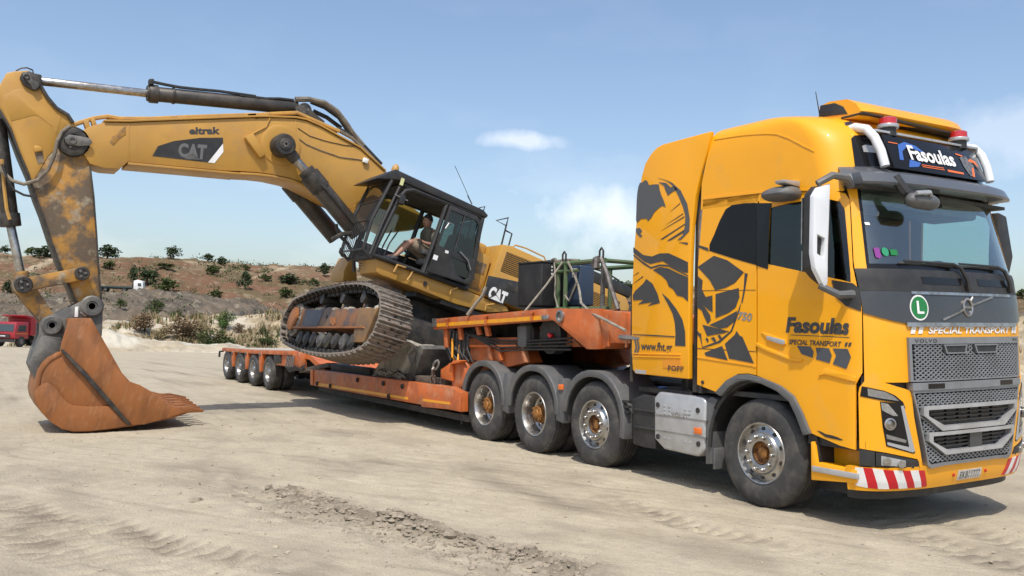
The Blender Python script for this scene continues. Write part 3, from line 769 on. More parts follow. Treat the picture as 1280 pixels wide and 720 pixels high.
truck = thing('tractor_truck', (0, 0, 0), 'yellow four axle tractor truck with dark robot-free artwork and red white bumper stripes', 'truck')
truck['label'] = 'yellow four axle tractor truck with charcoal side graphics pulling the orange trailer'

# cab skin ------------------------------------------------------------------
SIDE = [(-189.371,1.142),(-179.749,1.122),(-170.294,1.102),(-161,1.082),(-152.865,1.152),(-144.841,1.222),(-137.503,1.255),(-130.259,1.288),(-123.128,1.294),(-116.091,1.3),(-106.588,1.288),(-106.348,1.369),(-106.052,1.45),(-105.755,1.531),(-105.459,1.612),(-105.3,1.704),(-104.852,1.796),(-104.116,1.889),(-103.38,1.981),(-102.199,2.074),(-100.904,2.166),(-99.407,2.259),(-96.348,2.352),(-93.68,2.445),(-91.01,2.538),(-88.335,2.631),(-85.658,2.724),(-82.976,2.817),(-80.291,2.91),(-77.604,3.004),(-74.369,3.058),(-71.14,3.113),(-83.701,3.114),(-96.567,3.115),(-109.749,3.117),(-123.258,3.118),(-137.107,3.119),(-151.31,3.12),(-154.939,3.022),(-158.585,2.924),(-162.237,2.825),(-165.889,2.727),(-169.542,2.629),(-173.195,2.53),(-176.849,2.432),(-179.538,2.332),(-182.686,2.232),(-184.132,2.132),(-185.577,2.033),(-186.621,1.933),(-187.466,1.834),(-188.216,1.735),(-188.441,1.636),(-188.664,1.537),(-188.888,1.438),(-189.102,1.339),(-189.236,1.241)]
DOOR = [(-104.501,1.284),(-96.444,1.266),(-88.785,1.246),(-81.242,1.227),(-73.811,1.207),(-65.68,1.164),(-57.686,1.121),(-52.953,1.048),(-48.205,0.977),(-44.768,0.915),(-41.358,0.854),(-37.973,0.793),(-29.998,0.774),(-22.155,0.756),(-14.441,0.738),(-6.852,0.72),(2.126,0.711),(12.778,0.7),(12.66,0.782),(12.541,0.864),(12.423,0.946),(12.402,1.029),(12.567,1.111),(12.732,1.194),(12.897,1.276),(17.035,1.327),(20.978,1.377),(21.13,1.458),(21.282,1.539),(21.434,1.62),(21.586,1.702),(21.96,1.783),(22.655,1.865),(23.347,1.947),(22.149,2.019),(21.275,2.092),(20.39,2.165),(19.491,2.238),(20.035,2.312),(21.993,2.388),(23.773,2.465),(25.528,2.542),(27.263,2.62),(28.977,2.697),(30.674,2.776),(32.355,2.855),(34.021,2.934),(31.516,2.995),(24.653,3.013),(17.206,3.032),(5.384,3.037),(-6.003,3.046),(-15.986,3.055),(-26.181,3.065),(-36.594,3.075),(-47.302,3.083),(-58.244,3.091),(-69.427,3.098),(-72.486,3.05),(-75.552,3.001),(-78.265,2.908),(-80.976,2.815),(-83.682,2.722),(-86.386,2.629),(-89.086,2.537),(-91.782,2.444),(-94.476,2.351),(-97.538,2.259),(-99.019,2.166),(-100.314,2.073),(-101.492,1.981),(-102.229,1.889),(-102.965,1.796),(-103.415,1.704),(-103.574,1.612),(-103.821,1.53),(-104.067,1.448),(-104.314,1.366)]
DHOLE = [(-63.295,2.939),(-51.325,2.951),(-39.619,2.962),(-28.686,2.963),(-17.985,2.964),(-7.51,2.965),(3.973,2.966),(14.404,2.942),(23.407,2.921),(26.585,2.844),(25.215,2.766),(23.833,2.688),(22.438,2.611),(21.029,2.534),(19.604,2.457),(18.163,2.381),(16.487,2.305),(14.504,2.24),(13.879,2.176),(1.979,2.196),(-8.028,2.217),(-17.595,2.239),(-26.286,2.258),(-34.896,2.279),(-43.675,2.299),(-52.652,2.32),(-61.897,2.341),(-71.409,2.363),(-81.115,2.386),(-78.15,2.478),(-75.183,2.57),(-72.214,2.662),(-69.243,2.754),(-66.27,2.846)]
side_r = onskin('side_panel', SIDE, M['paint'], truck, 0, .03)
door_r = onskin('door', DOOR, M['paint'], truck, 0, .03, [DHOLE])
side_l = onskin('side_panel', mir(SIDE), M['paint'], truck, 0, .03)
door_l = onskin('door', mir(DOOR), M['paint'], truck, 0, .03, [mir(DHOLE)])
for d_, p in ((door_r, DHOLE), (door_l, mir(DHOLE))): onskin('window_glass', p, M['tint'] if d_ is door_r else M['clear'], d_, -.012, .004)
# dark quarter window, pillar cover, corner cover
onskin('quarter_window', [(-156.162,2.565),(-153.979,2.632),(-149.669,2.678),(-145.38,2.723),(-138.992,2.799),(-132.645,2.875),(-126.856,2.931),(-121.107,2.986),(-111.703,3.02),(-103.293,3.02),(-95.012,3.021),(-88,3.016),(-81.081,3.012),(-78.144,3.002),(-80.512,2.913),(-82.877,2.824),(-85.237,2.735),(-87.594,2.646),(-89.947,2.557),(-92.296,2.468),(-94.641,2.38),(-104.898,2.409),(-115.378,2.439),(-126.09,2.47),(-135.911,2.501),(-145.933,2.532)], M['black_glass'], side_r)
onskin('pillar_cover', [(-78.837,3.006),(-68.984,2.995),(-59.322,2.985),(-60.356,2.946),(-63.257,2.931),(-65.874,2.845),(-68.488,2.759),(-71.1,2.673),(-73.709,2.588),(-76.316,2.502),(-78.92,2.417),(-81.522,2.332),(-88.267,2.354),(-95.11,2.377),(-92.798,2.466),(-90.481,2.556),(-88.16,2.646),(-85.835,2.736),(-83.506,2.826),(-81.173,2.916)], M['gloss_black'], door_r)
onskin('window_corner', [(-9.26,2.203),(-1.89,2.19),(7.487,2.179),(16.192,2.168),(20.6,2.139),(24.771,2.11),(23.78,2.046),(22.893,1.982),(22.294,1.918),(13.452,1.943),(3.169,1.968),(-2.177,2.005),(-6.383,2.042),(-7.816,2.122)], M['plastic'], door_r, .008, .01)
# roof shell
mb = MB(); rs = []
for z in (3.02, 3.1, 3.2, 3.3, 3.4, 3.48, 3.56, 3.63, 3.70, 3.75, 3.80, 3.84, 3.88, 3.91, 3.93, 3.95):
    back = -.87 + max(0, z - 3.3) * .25
    xs = cab_xs(z); L = []
    for k in range(9): L.append(cabpt((back + (xs - back) * k / 8 - xs) * 100, z))
    for t in range(6, 175, 6): L.append(cabpt(t, max(z, 3.095) if 32 < t < 148 else z))
    for k in range(8, -1, -1): L.append(cabpt(180 - (back + (xs - back) * k / 8 - xs) * 100, z))
    rs.append(L)
mb.rings(rs, 0, True, False)
top = rs[-1]; mb.add(top, [list(range(len(top)))])
roof = mb.build('roof', M['paint'], truck, ang=50)
# crease strip along the roof side
mb = MB(); mb.panel([(-150.582,3.149),(-137.728,3.145),(-125.166,3.141),(-112.886,3.138),(-102.158,3.134),(-91.642,3.13),(-81.33,3.126),(-71.217,3.123),(-59.408,3.114),(-47.869,3.106),(-36.588,3.098),(-25.661,3.087),(-14.976,3.075),(-4.524,3.064),(-4.982,3.047),(-15.438,3.058),(-26.127,3.069),(-37.057,3.081),(-48.368,3.087),(-59.939,3.094),(-71.779,3.101),(-81.916,3.104),(-92.251,3.107),(-102.792,3.109),(-113.544,3.112),(-125.829,3.116),(-138.395,3.119),(-151.253,3.123)], skin(.006), .02, (), TC, ZC)
mb.build('drip_rail', M['paint'], roof)
mb = MB(); mb.panel([(-100.853,3.771),(-91.318,3.765),(-81.973,3.759),(-73.074,3.751),(-63.616,3.744),(-54.923,3.731),(-46.4,3.718),(-38.04,3.705),(-33.094,3.69),(-28.215,3.674),(-23.635,3.64),(-18.367,3.606),(-13.845,3.562),(-8.388,3.519),(-2.383,3.471),(5.59,3.425),(4.744,3.414),(-3.264,3.459),(-9.307,3.505),(-14.822,3.548),(-19.652,3.591),(-24.93,3.625),(-30.35,3.66),(-35.113,3.674),(-39.919,3.689),(-48.294,3.702),(-56.832,3.715),(-65.54,3.727),(-75.133,3.735),(-84.916,3.742),(-94.745,3.747),(-104.517,3.752)], skin(.006), .02, (), TC, ZC + [3.58, 3.66, 3.72, 3.77]); mb.build('roof_crease', M['paint'], roof, bevel=.003)
# rear wall, floor, ceiling and dark lining
mb = MB()
mb.box((-.85, 0, 2.35), (.04, 2.44, 2.6)); mb.box((.1, 0, 1.08), (1.95, 2.3, .05)); mb.box((.2, 0, 3.06), (1.75, 2.3, .03)); mb.box((1.02, 0, 1.7), (.05, 2.2, 1.2))
mb.build('cab_interior', M['interior'], truck)
mb = MB()
for y in (-.62, .62):
    mb.box((.02, y, 1.62), (.55, .52, .16)); mb.box((-.26, y, 2.02), (.16, .50, .72), R=Matrix.Rotation(-.14, 3, 'Y')); mb.box((-.32, y, 2.48), (.12, .30, .18))
    mb.box((.02, y, 1.3), (.3, .3, .5))
mb.build('seat_pad', M['interior'], truck, bevel=.04, seg=3)
mb = MB(); mb.box((.86, 0, 2.05), (.5, 2.2, .34)); mb.box((.70, .55, 2.2), (.3, .7, .16))
mb.build('dashboard', M['interior'], truck, bevel=.05, seg=3)
mb = MB(); mb.box((-.55, 0, 2.25), (.55, 2.2, .1)); mb.box((-.62, 0, 2.9), (.4, 2.3, .3)); mb.build('bunk', M['trim'], truck, bevel=.03)
mb = MB(); mb.box((.62, 0, 3.0), (.5, 2.0, .12)); mb.box((.40, -1.12, 2.6), (.10, .06, .9)); mb.build('header_trim', M['trim'], truck, bevel=.03)
mb = MB(); c = Vector((.52, .60, 2.36)); ax = Vector((-.55, 0, .83)).normalized(); u = Vector((0, 1, 0)); v = ax.cross(u)
mb.tube([c + (u * math.cos(a) + v * math.sin(a)) * .225 for a in [2 * PI * k / 28 for k in range(28)]], .02, 8, closed=True)
mb.tube([c - u * .21, c - ax * .03, c + u * .21], .022, 6); mb.tube([c - ax * .03, c - ax * .4], .04, 8)
mb.build('steering_wheel', M['plastic'], truck)

# corner panels, pillars and front ------------------------------------------
def patch(name, t0, t1, z0, z1, m, parent=truck, off=0.0, th=.03, nt=12, nz=8, both=False, mb=None):
    own = mb is None
    if own: mb = MB()
    for mi in ((0, 1) if both else (0,)):
        g = lambda i, j, d: cabpt((lambda q: 180 - q if mi else q)(t0(zz[j]) + (t1(zz[j]) - t0(zz[j])) * i / nt), zz[j], d)
        zz = [z0 + (z1 - z0) * j / nz for j in range(nz + 1)]
        A = [[g(i, j, -off) for i in range(nt + 1)] for j in range(nz + 1)]
        B = [[g(i, j, th - off) for i in range(nt + 1)] for j in range(nz + 1)]
        rim = [(i, 0) for i in range(nt + 1)] + [(nt, j) for j in range(1, nz + 1)] + [(i, nz) for i in range(nt - 1, -1, -1)] + [(0, j) for j in range(nz - 1, 0, -1)]
        n = (nt + 1) * (nz + 1); vs = [p for r in A for p in r] + [p for r in B for p in r]; ix = lambda i, j: j * (nt + 1) + i
        fs = [(ix(i, j), ix(i + 1, j), ix(i + 1, j + 1), ix(i, j + 1)) for i in range(nt) for j in range(nz)]
        fs += [tuple(n + k for k in f[::-1]) for f in fs]
        fs += [(ix(*rim[k]), ix(*rim[(k + 1) % len(rim)]), n + ix(*rim[(k + 1) % len(rim)]), n + ix(*rim[k])) for k in range(len(rim))]
        mb.add(vs, fs)
    return mb.build(name, m, parent, ang=40) if own else mb
def tx(x): return lambda z: cab_t(x, -1, z)
def ty(y0, y1=None, z0=0, z1=1):
    return lambda z: cab_ty(y0 if y1 is None else y0 + (y1 - y0) * (z - z0) / (z1 - z0), z)
def tl(tab): return lambda z: _lerp(tab, z)
DF = [(z, t) for t, z in sorted([(23.005,1.349),(23.013,1.423),(23.021,1.496),(23.03,1.57),(23.039,1.644),(23.047,1.717),(23.329,1.791),(23.825,1.866),(24.319,1.94),(23.148,2.013),(22.345,2.088),(21.531,2.162),(20.706,2.237),(21.302,2.312),(23.428,2.397),(25.374,2.483),(27.294,2.569),(29.189,2.655),(31.064,2.743),(32.919,2.83),(34.757,2.919),(34.564,2.964),(34.369,3.01)], key=lambda q: q[1])]
DF = [(z, t) for z, t in DF]
WSL = lambda z: cab_ty(-1.135 + (z - 2.31) / .79 * .09, z)
for mi in (0, 1):
    q = (lambda f: f) if not mi else (lambda f: (lambda z: 180 - f(z)))
    patch('windscreen_pillar', q(tl(DF)), q(WSL), 2.27, 3.06, M['paint'], nt=6)
    patch('corner_panel', q(tl(DF)), q(lambda z: cab_ty(-.85, z)), 1.295, 2.02, M['paint'], nt=14)
ws = patch('windscreen', WSL, lambda z: 180 - WSL(z), 2.30, 3.10, M['screen'], off=-.008, th=.005, nt=30)
mb = MB()
patch('', WSL, lambda z: WSL(z) + 3.2, 2.30, 3.08, None, off=-.004, th=.004, nt=2, both=True, mb=mb)
patch('', WSL, lambda z: 180 - WSL(z), 2.295, 2.345, None, off=-.004, th=.004, nt=24, nz=2, mb=mb)
mb.build('glass_border', M['gloss_black'], ws)
# black cowl below the screen and dark grey panel with the badge
cowl = patch('cowl', lambda z: tl(DF)(min(z, 2.25)) + .6, lambda z: 180 - tl(DF)(min(z, 2.25)) - .6, 2.10, 2.30, M['plastic'], off=.012, th=.05, nt=36, nz=4)
PNL = [(24.507,1.904),(33.16,1.884),(40.571,1.863),(46.894,1.848),(52.915,1.832),(58.055,1.822),(62.965,1.812)]
half = [(tl(DF)(2.1) + .6, 2.098)] + PNL
onp = half + [(180 - a, b) for a, b in half[::-1]]
front_panel = onskin('front_panel', onp, M['dark_grey'], truck, .014, .05)
for nm, z0, z1, yy in (('chrome_strip', 2.075, 2.1, .78), ('chrome_strip', 1.785, 1.822, .86)):
    patch(nm, ty(-yy), ty(yy), z0, z1, M['chrome'], front_panel, off=.022, th=.02, nt=24, nz=3)
mb = MB()
for y in (-.33, .52):
    mb.panel(fpoly([(y - .28, 2.17), (y + .28, 2.17), (y + .3, 2.235), (y - .3, 2.235)]), skin(.016), .01, (), TC, ZC)
mb.build('wiper_recess', M['gloss_black'], cowl)
def wiper(pts, r):
    mb = MB(); mb.tube([cabpt(cab_ty(y, z), z, -d) for y, z, d in pts], r, 6); return mb
for y0, y1 in ((-.02, -.80), (.72, -.02)):
    a = wiper([(y0 + .06, 2.12, .03), (y0 + .02, 2.22, .05), (y0 - .03, 2.33, .055), (y0 - .12, 2.365, .045), (y1, 2.375, .03)], [.028, .022, .018, .014, .010]).build('wiper', M['plastic'], truck)
    wiper([(y0 - .08, 2.345, .02), (y1 - .05, 2.355, .02)], .009).build('wiper_blade', M['rubber'], a)
# visor
mb = MB()
prof = [(3.055, .03), (3.065, .19), (3.085, .205), (3.165, .185), (3.175, .175), (3.25, .02), (3.20, .0), (3.08, .0)]
ts = [tt for tt in range(30, 151, 4)]
mb.rings([[cabpt(t, z, -d * (1.0 if 38 < t < 142 else .55)) for z, d in prof] for t in ts], 0)
visor = mb.build('sun_visor', M['visor'], truck, ang=25)
# dark glass cheeks beside the sign, sign board
onskin('roof_cheek', [(50.691,3.536),(54.7,3.569),(61.018,3.578),(67.038,3.59),(68.537,3.554),(69.693,3.48),(71.298,3.409),(72.632,3.355),(73.927,3.301),(73.323,3.265),(67.415,3.258),(60.993,3.253),(54.137,3.25),(46.876,3.249),(47.514,3.319),(48.157,3.39),(48.977,3.462)], M['gloss_black'], roof, .006, .01, both=True)
onskin('cheek_lamp', [(57.216,3.461),(60.457,3.477),(64.972,3.472),(69.269,3.468),(69.822,3.431),(68.647,3.405),(63.133,3.403),(57.271,3.403)], M['silver'], roof, .011, .008, both=True)
onskin('visor_end', [(45.202,3.255),(53.037,3.258),(60.411,3.264),(67.296,3.272),(73.598,3.282),(74.476,3.237),(75.324,3.192),(74.92,3.139),(74.515,3.086),(67.813,3.076),(60.424,3.069),(52.47,3.063),(43.983,3.06),(44.418,3.125),(44.858,3.19)], M['dark_grey'], visor, .012, .02, both=True)
mb = MB(); mb.rings([[(x, y, z + LEAN * (y + 1.25)) for x, z in ((1.13, 3.24), (.99, 3.58), (.93, 3.58), (.97, 3.24))] for y in (-.74, .74)])
sign = mb.build('sign_board', M['gloss_black'], truck, bevel=.01)
sv = Vector((-.14, 0, .34)).normalized(); su = Vector((0, 1, LEAN)).normalized(); sn = su.cross(sv)
def signmap(y, h, off=.006):
    o = Vector((1.13, 0, 3.24 + LEAN * 1.25)) + su * y + sv * h + sn * off
    return lambda a, b: o + su * a + sv * b
def flat(name, polys, fm, m, parent):
    mb = MB()
    for p in polys: n0 = len(mb.v); mb.add([fm(a, b) for a, b in p], [list(range(len(p)))])
    return mb.build(name, m, parent, smooth=False)
flat('sign_swoosh', [[(-.62, .10), (-.56, .27), (-.44, .315), (-.28, .29), (-.16, .22), (-.26, .235), (-.42, .27), (-.53, .20), (-.56, .10)], [(-.52, .03), (-.36, .05), (-.30, .10), (-.46, .12)]], signmap(0, 0, .004), mat('sign_blue', (.05, .13, .42), None, rough=.3), sign)
flat('sign_stripe', [[(-.70, .275), (-.56, .275), (-.56, .285), (-.70, .285)], [(.10, .045), (.36, .04), (.36, .062), (.10, .07)], [(-.30, .075), (.05, .075), (.05, .083), (-.30, .083)], [(-.30, .055), (.05, .055), (.05, .063), (-.30, .063)], [(.35, .27), (.46, .255), (.47, .27), (.36, .285)], [(.52, .21), (.62, .20), (.68, .15), (.66, .22), (.58, .245)], [(.50, .03), (.55, .14), (.58, .14), (.54, .03)]], signmap(0, 0, .005), mat('sign_orange', (.75, .16, .04), None, rough=.4), sign)
flat('sign_shape', [[(.40, .24), (.52, .27), (.60, .17), (.56, .06), (.47, .03), (.42, .12)], [(.60, .29), (.68, .24), (.70, .10), (.64, .15)]], signmap(0, 0, .0045), mat('sign_grey', (.16, .16, .165), (.07, .07, .07), 24, rough=.4), sign)
letter('sign_lettering', 'Fasoulas', sign, M['white'], (lambda f: (lambda a, b: f(a, b)))(signmap(-.44, .115, .009)), .72, .165, .03)
patch('header_panel', lambda z: WSL(z) - 1, lambda z: 181 - WSL(z), 3.075, 3.25, M['dark_grey'], off=.004, nt=30)
# lamp bar, horns, beacons, spoiler, antennas
mb = MB()
for i, (x, z) in enumerate(((.96, 3.60), (.89, 3.615), (.82, 3.63))): mb.rings([[(x + dx, y, z + dz + LEAN * (y + 1.25)) for dx, dz in ((-.028, 0), (.028, -.005), (.028, .018), (-.028, .024))] for y in (-.82, .82)])
mb.build('roof_rack_slat', M['silver'], truck, bevel=.004)
for sg in (-1, 1):
    mb = MB(); pts = [(.66, sg * .87, 3.64), (.80, sg * .87, 3.66), (.92, sg * .865, 3.62), (1.0, sg * .86, 3.53), (1.06, sg * .85, 3.40), (1.10, sg * .84, 3.25)]
    mb.tube([(x, y, z + LEAN * (y + 1.25)) for x, y, z in pts], [.04, .043, .044, .044, .043, .042], 12)
    b = mb.build('roof_bar', M['white_gloss'], truck)
    mb = MB(); x, y, z = pts[0]; mb.tube([(.42, sg * .87, 3.66 + LEAN * (y + 1.25)), (.58, sg * .87, 3.675 + LEAN * (y + 1.25)), (.74, sg * .87, 3.665 + LEAN * (y + 1.25))], [.035, .06, .064], 10)
    mb.build('bar_foot', M['dark_grey'], b)
    y = sg * .57; zz = 3.61 + LEAN * (y + 1.25)
    mb = MB(); mb.cyl((.93, y, zz - .03), (.93, y, zz + .05), .075, n=20)
    be = mb.build('beacon', M['plastic'], truck)
    mb = MB(); mb.cyl((.93, y, zz + .05), (.93, y, zz + .085), .098, n=24); mb.build('beacon_base', M['silver'], be, bevel=.006)
    mb = MB(); mb.lathe([(.0, .16), (.055, .157), (.078, .145), (.082, .085)], (.93, y, zz), (0, 0, 1), 24); mb.build('beacon_lens', M['red_lens'], be)
mb = MB(); N = 14; rs = []
for k in range(N + 1):
    y = -.82 + 1.64 * k / N; e = abs(y) / .82; s_ = 1 - .35 * max(0, e - .82) / .18
    rs.append([(x, y, z + LEAN * (y + 1.25)) for x, z in ((.30 + .1 * (1 - s_), 3.86), (.34, 3.98 - .06 * (1 - s_)), (.45, 4.00 - .05 * (1 - s_)), (.66, 3.965), (.80 - .1 * (1 - s_), 3.90), (.86 - .12 * (1 - s_), 3.82), (.80 - .1 * (1 - s_), 3.765), (.60, 3.775))])
mb.rings(rs); spoiler = mb.build('roof_spoiler', M['paint'], truck, ang=50)
mb = MB(); mb.prism([(.33, 3.86), (.35, 3.975), (.52, 3.965), (.62, 3.91), (.67, 3.83)], 'y', -.826, -.80); mb.prism([(.60, 3.79), (.86, 3.80), (.86, 3.815), (.60, 3.81)], 'y', -.83, .83)
mb.build('spoiler_grille', M['plastic'], spoiler, bevel=.003)
mb = MB()
for y in (-.6, 0, .6): mb.box((.5, y, 3.80 + LEAN * (y + 1.25)), (.3, .06, .12))
mb.build('spoiler_bracket', M['plastic'], spoiler)
def antenna(x, y, z, h, lx):
    mb = MB(); mb.rings([[(x - .09, y - .02, z), (x + .09, y - .025, z), (x + .09, y + .025, z), (x - .09, y + .02, z)], [(x - .07, y - .012, z + .05), (x + .04, y - .012, z + .055), (x + .04, y + .012, z + .055), (x - .07, y + .012, z + .05)], [(x - .06, y - .006, z + .09), (x - .01, y - .006, z + .09), (x - .01, y + .006, z + .09), (x - .06, y + .006, z + .09)]])
    if h: mb.tube([(x - .02, y, z + .05), (x + lx, y, z + h)], [.008, .004], 6)
    return mb
antenna(.36, -.80, 3.765, .37, -.09).build('antenna', M['plastic'], truck); antenna(.14, -.55, 3.855, 0, 0).build('antenna_fin', M['plastic'], truck)

# grilles and lights --------------------------------------------------------
def meshwork(poly, dy, dz, off, bar, skip=()):
    "diamond lattice over an outline on the front"
    def inside(y, z, poly=poly):
        c = False; n = len(poly)
        for i in range(n):
            (y0, z0), (y1, z1) = poly[i], poly[(i + 1) % n]
            if (z0 > z) != (z1 > z) and y < (y1 - y0) * (z - z0) / (z1 - z0) + y0: c = not c
        return c
    mb = MB(); y0 = min(p[0] for p in poly); y1 = max(p[0] for p in poly); z0 = min(p[1] for p in poly); z1 = max(p[1] for p in poly)
    ny = int((y1 - y0) / dy) + 1; nz = int((z1 - z0) / dz) + 1
    for j in range(nz):
        for i in range(-1, ny):
            y = y0 + (i + .5 * (j % 2)) * dy; z = z0 + j * dz
            for sy in (-1, 1):
                ya, za, yb, zb = y, z, y + sy * dy / 2, z + dz
                if not (inside(ya, za) and inside(yb, zb)) or any(inside(ya, za, s_) or inside(yb, zb, s_) for s_ in skip): continue
                h = bar / 2; q = []
                for d in (0, .022):
                    for (yy, zz_) in ((ya, za - h), (ya, za + h), (yb, zb + h), (yb, zb - h)):
                        q.append(cabpt(cab_ty(yy, zz_), zz_, d - off))
                mb.add(q, [(0, 1, 2, 3), (0, 4, 5, 1), (1, 5, 6, 2), (2, 6, 7, 3), (3, 7, 4, 0)])
    return mb
U = [(-.85, 1.30), (.85, 1.30), (.86, 1.69), (-.86, 1.69)]
UI = [(-.82, 1.315), (.82, 1.315), (.83, 1.63), (-.83, 1.63)]
upper_grille = onskin('upper_grille', fpoly(U), M['grille'], truck, .03, .07, [fpoly(UI)])
onskin('grille_backing', fpoly(UI), M['gloss_black'], upper_grille, -.015, .02)
meshwork(UI, .066, .0195, .022, .012, [[(a, 1.54), (b, 1.54), (b, 1.63), (a, 1.63)] for a, b in ((-.42, -.06), (.05, .44))]).build('grille_mesh', M['grille'], upper_grille, smooth=False, kind='stuff')
for ya, yb in ((-.42, -.06), (.05, .44)):
    s_ = onskin('grille_slot', fpoly([(ya, 1.625), (ya + .04, 1.54), (yb - .02, 1.54), (yb, 1.625)]), M['grille'], upper_grille, .03, .05, [fpoly([(ya + .025, 1.612), (ya + .055, 1.553), (yb - .035, 1.553), (yb - .02, 1.612)])])
    onskin('slot_opening', fpoly([(ya + .025, 1.612), (ya + .055, 1.553), (yb - .035, 1.553), (yb - .02, 1.612)]), M['plastic'], s_, .021, .04)
LH = [(-.84, 1.285), (-.83, 1.21), (-.65, .56), (-.60, .53), (-.40, .545)]
LHI = [(-.81, 1.20), (-.645, .60), (-.60, .565), (-.40, .575)]
LW = sym(LH)[::-1]; LI = sym(LHI)[::-1]
lower_grille = onskin('lower_grille', fpoly(LW), M['grille'], truck, .03, .07, [fpoly(LI)])
onskin('grille_backing', fpoly(LI), M['gloss_black'], lower_grille, -.015, .02)
meshwork(LI, .066, .0195, .022, .012, [sym([(-.73, 1.085), (-.73, 1.005), (-.49, .86)]), sym([(-.665, .85), (-.665, .775), (-.44, .645)])]).build('grille_mesh', M['grille'], lower_grille, smooth=False, kind='stuff')
patch('grille_shelf', ty(-.84), ty(.84), 1.225, 1.29, M['grille'], lower_grille, off=.04, th=.05, nt=20, nz=3)
onskin('shelf_gap', fpoly([(-.66, 1.235), (-.44, 1.235), (-.44, 1.28), (-.66, 1.28)]), M['gloss_black'], lower_grille, .043, .004, both=True)
for O_, zz in (([(-.73, 1.085), (-.73, 1.005), (-.49, .86)], 0), ([(-.665, .85), (-.665, .775), (-.44, .645)], 1)):
    oo = sym([(-p[0] * -1, p[1]) for p in O_]); oo = [(y, z) for y, z in oo][::-1]
    cy = 0; cz = sum(p[1] for p in oo) / 6
    inn = [(y * .92, cz + (z - cz) * .66) for y, z in oo]
    fr = onskin('intake_frame', fpoly(oo), M['silver'], lower_grille, .05, .06, [fpoly(inn)])
    onskin('intake_recess', fpoly(inn), M['gloss_black'], fr, -.01, .02)
    mb = MB(); zlo = min(p[1] for p in inn); zhi = max(p[1] for p in inn)
    for k in range(1, 4):
        z = zlo + (zhi - zlo) * k / 4; hw = (.60 if zz == 0 else .54) * (.72 + .28 * min(1, (z - zlo) / (zhi - zlo) * 1.6))
        mb.panel(fpoly([(-hw, z - .007), (hw, z - .007), (hw, z + .007), (-hw, z + .007)]), skin(.015), .05, (), TC, ZC)
    for y in (-.36, -.18, 0, .18, .36): mb.panel(fpoly([(y - .006, zlo + .02), (y + .006, zlo + .02), (y + .006, zhi - .01), (y - .006, zhi - .01)]), skin(.005), .04, (), TC, ZC)
    mb.build('intake_slat', M['plastic'], fr)
    if zz: onskin('radar_cover', fpoly([(-.05, .68), (.14, .68), (.14, .82), (-.05, .82)]), M['dark_grey'], fr, .03, .03)
# lower corner, bumper
BUMPT = lambda x: cab_t(x, -1, .45)
CORN = [(16.237,1.195),(17.481,1.249),(23.393,1.308),(28.542,1.335),(35.696,1.314),(42.421,1.294),(48.339,1.276),(53.993,1.257),(59.394,1.239),(62.504,1.224),(64.292,1.195),(64.791,1.128),(65.287,1.062),(65.79,0.995),(67.014,0.916),(68.218,0.837),(69.401,0.758),(70.561,0.679),(71.423,0.606),(72.88,0.532),(70.339,0.535),(68.568,0.621),(62.873,0.64),(56.806,0.657),(50.4,0.673),(43.654,0.688),(35.607,0.699),(26.94,0.709),(17.379,0.717),(17.086,0.796),(16.791,0.876),(16.494,0.956),(16.312,1.035),(16.274,1.115)]
for q in (CORN, mir(CORN)): onskin('headlight_surround', q, M['paint'], truck, .006, .05)
patch('bumper', tx(1.03), lambda z: 180 - tx(1.03)(z), .345, .555, M['paint'], off=.012, th=.06, nt=60, nz=5)
mb = MB(); patch('', tx(.98), lambda z: 180 - tx(.98)(z), .26, .35, None, off=-.06, th=.05, nt=40, nz=2, mb=mb); mb.build('bumper_underside', M['plastic'], truck)
mb = MB(); patch('', tx(1.14), lambda z: 180 - tx(1.14)(z), .45, 1.35, None, off=-.05, th=.03, nt=40, nz=6, mb=mb); mb.build('front_bulkhead', M['plastic'], truck)
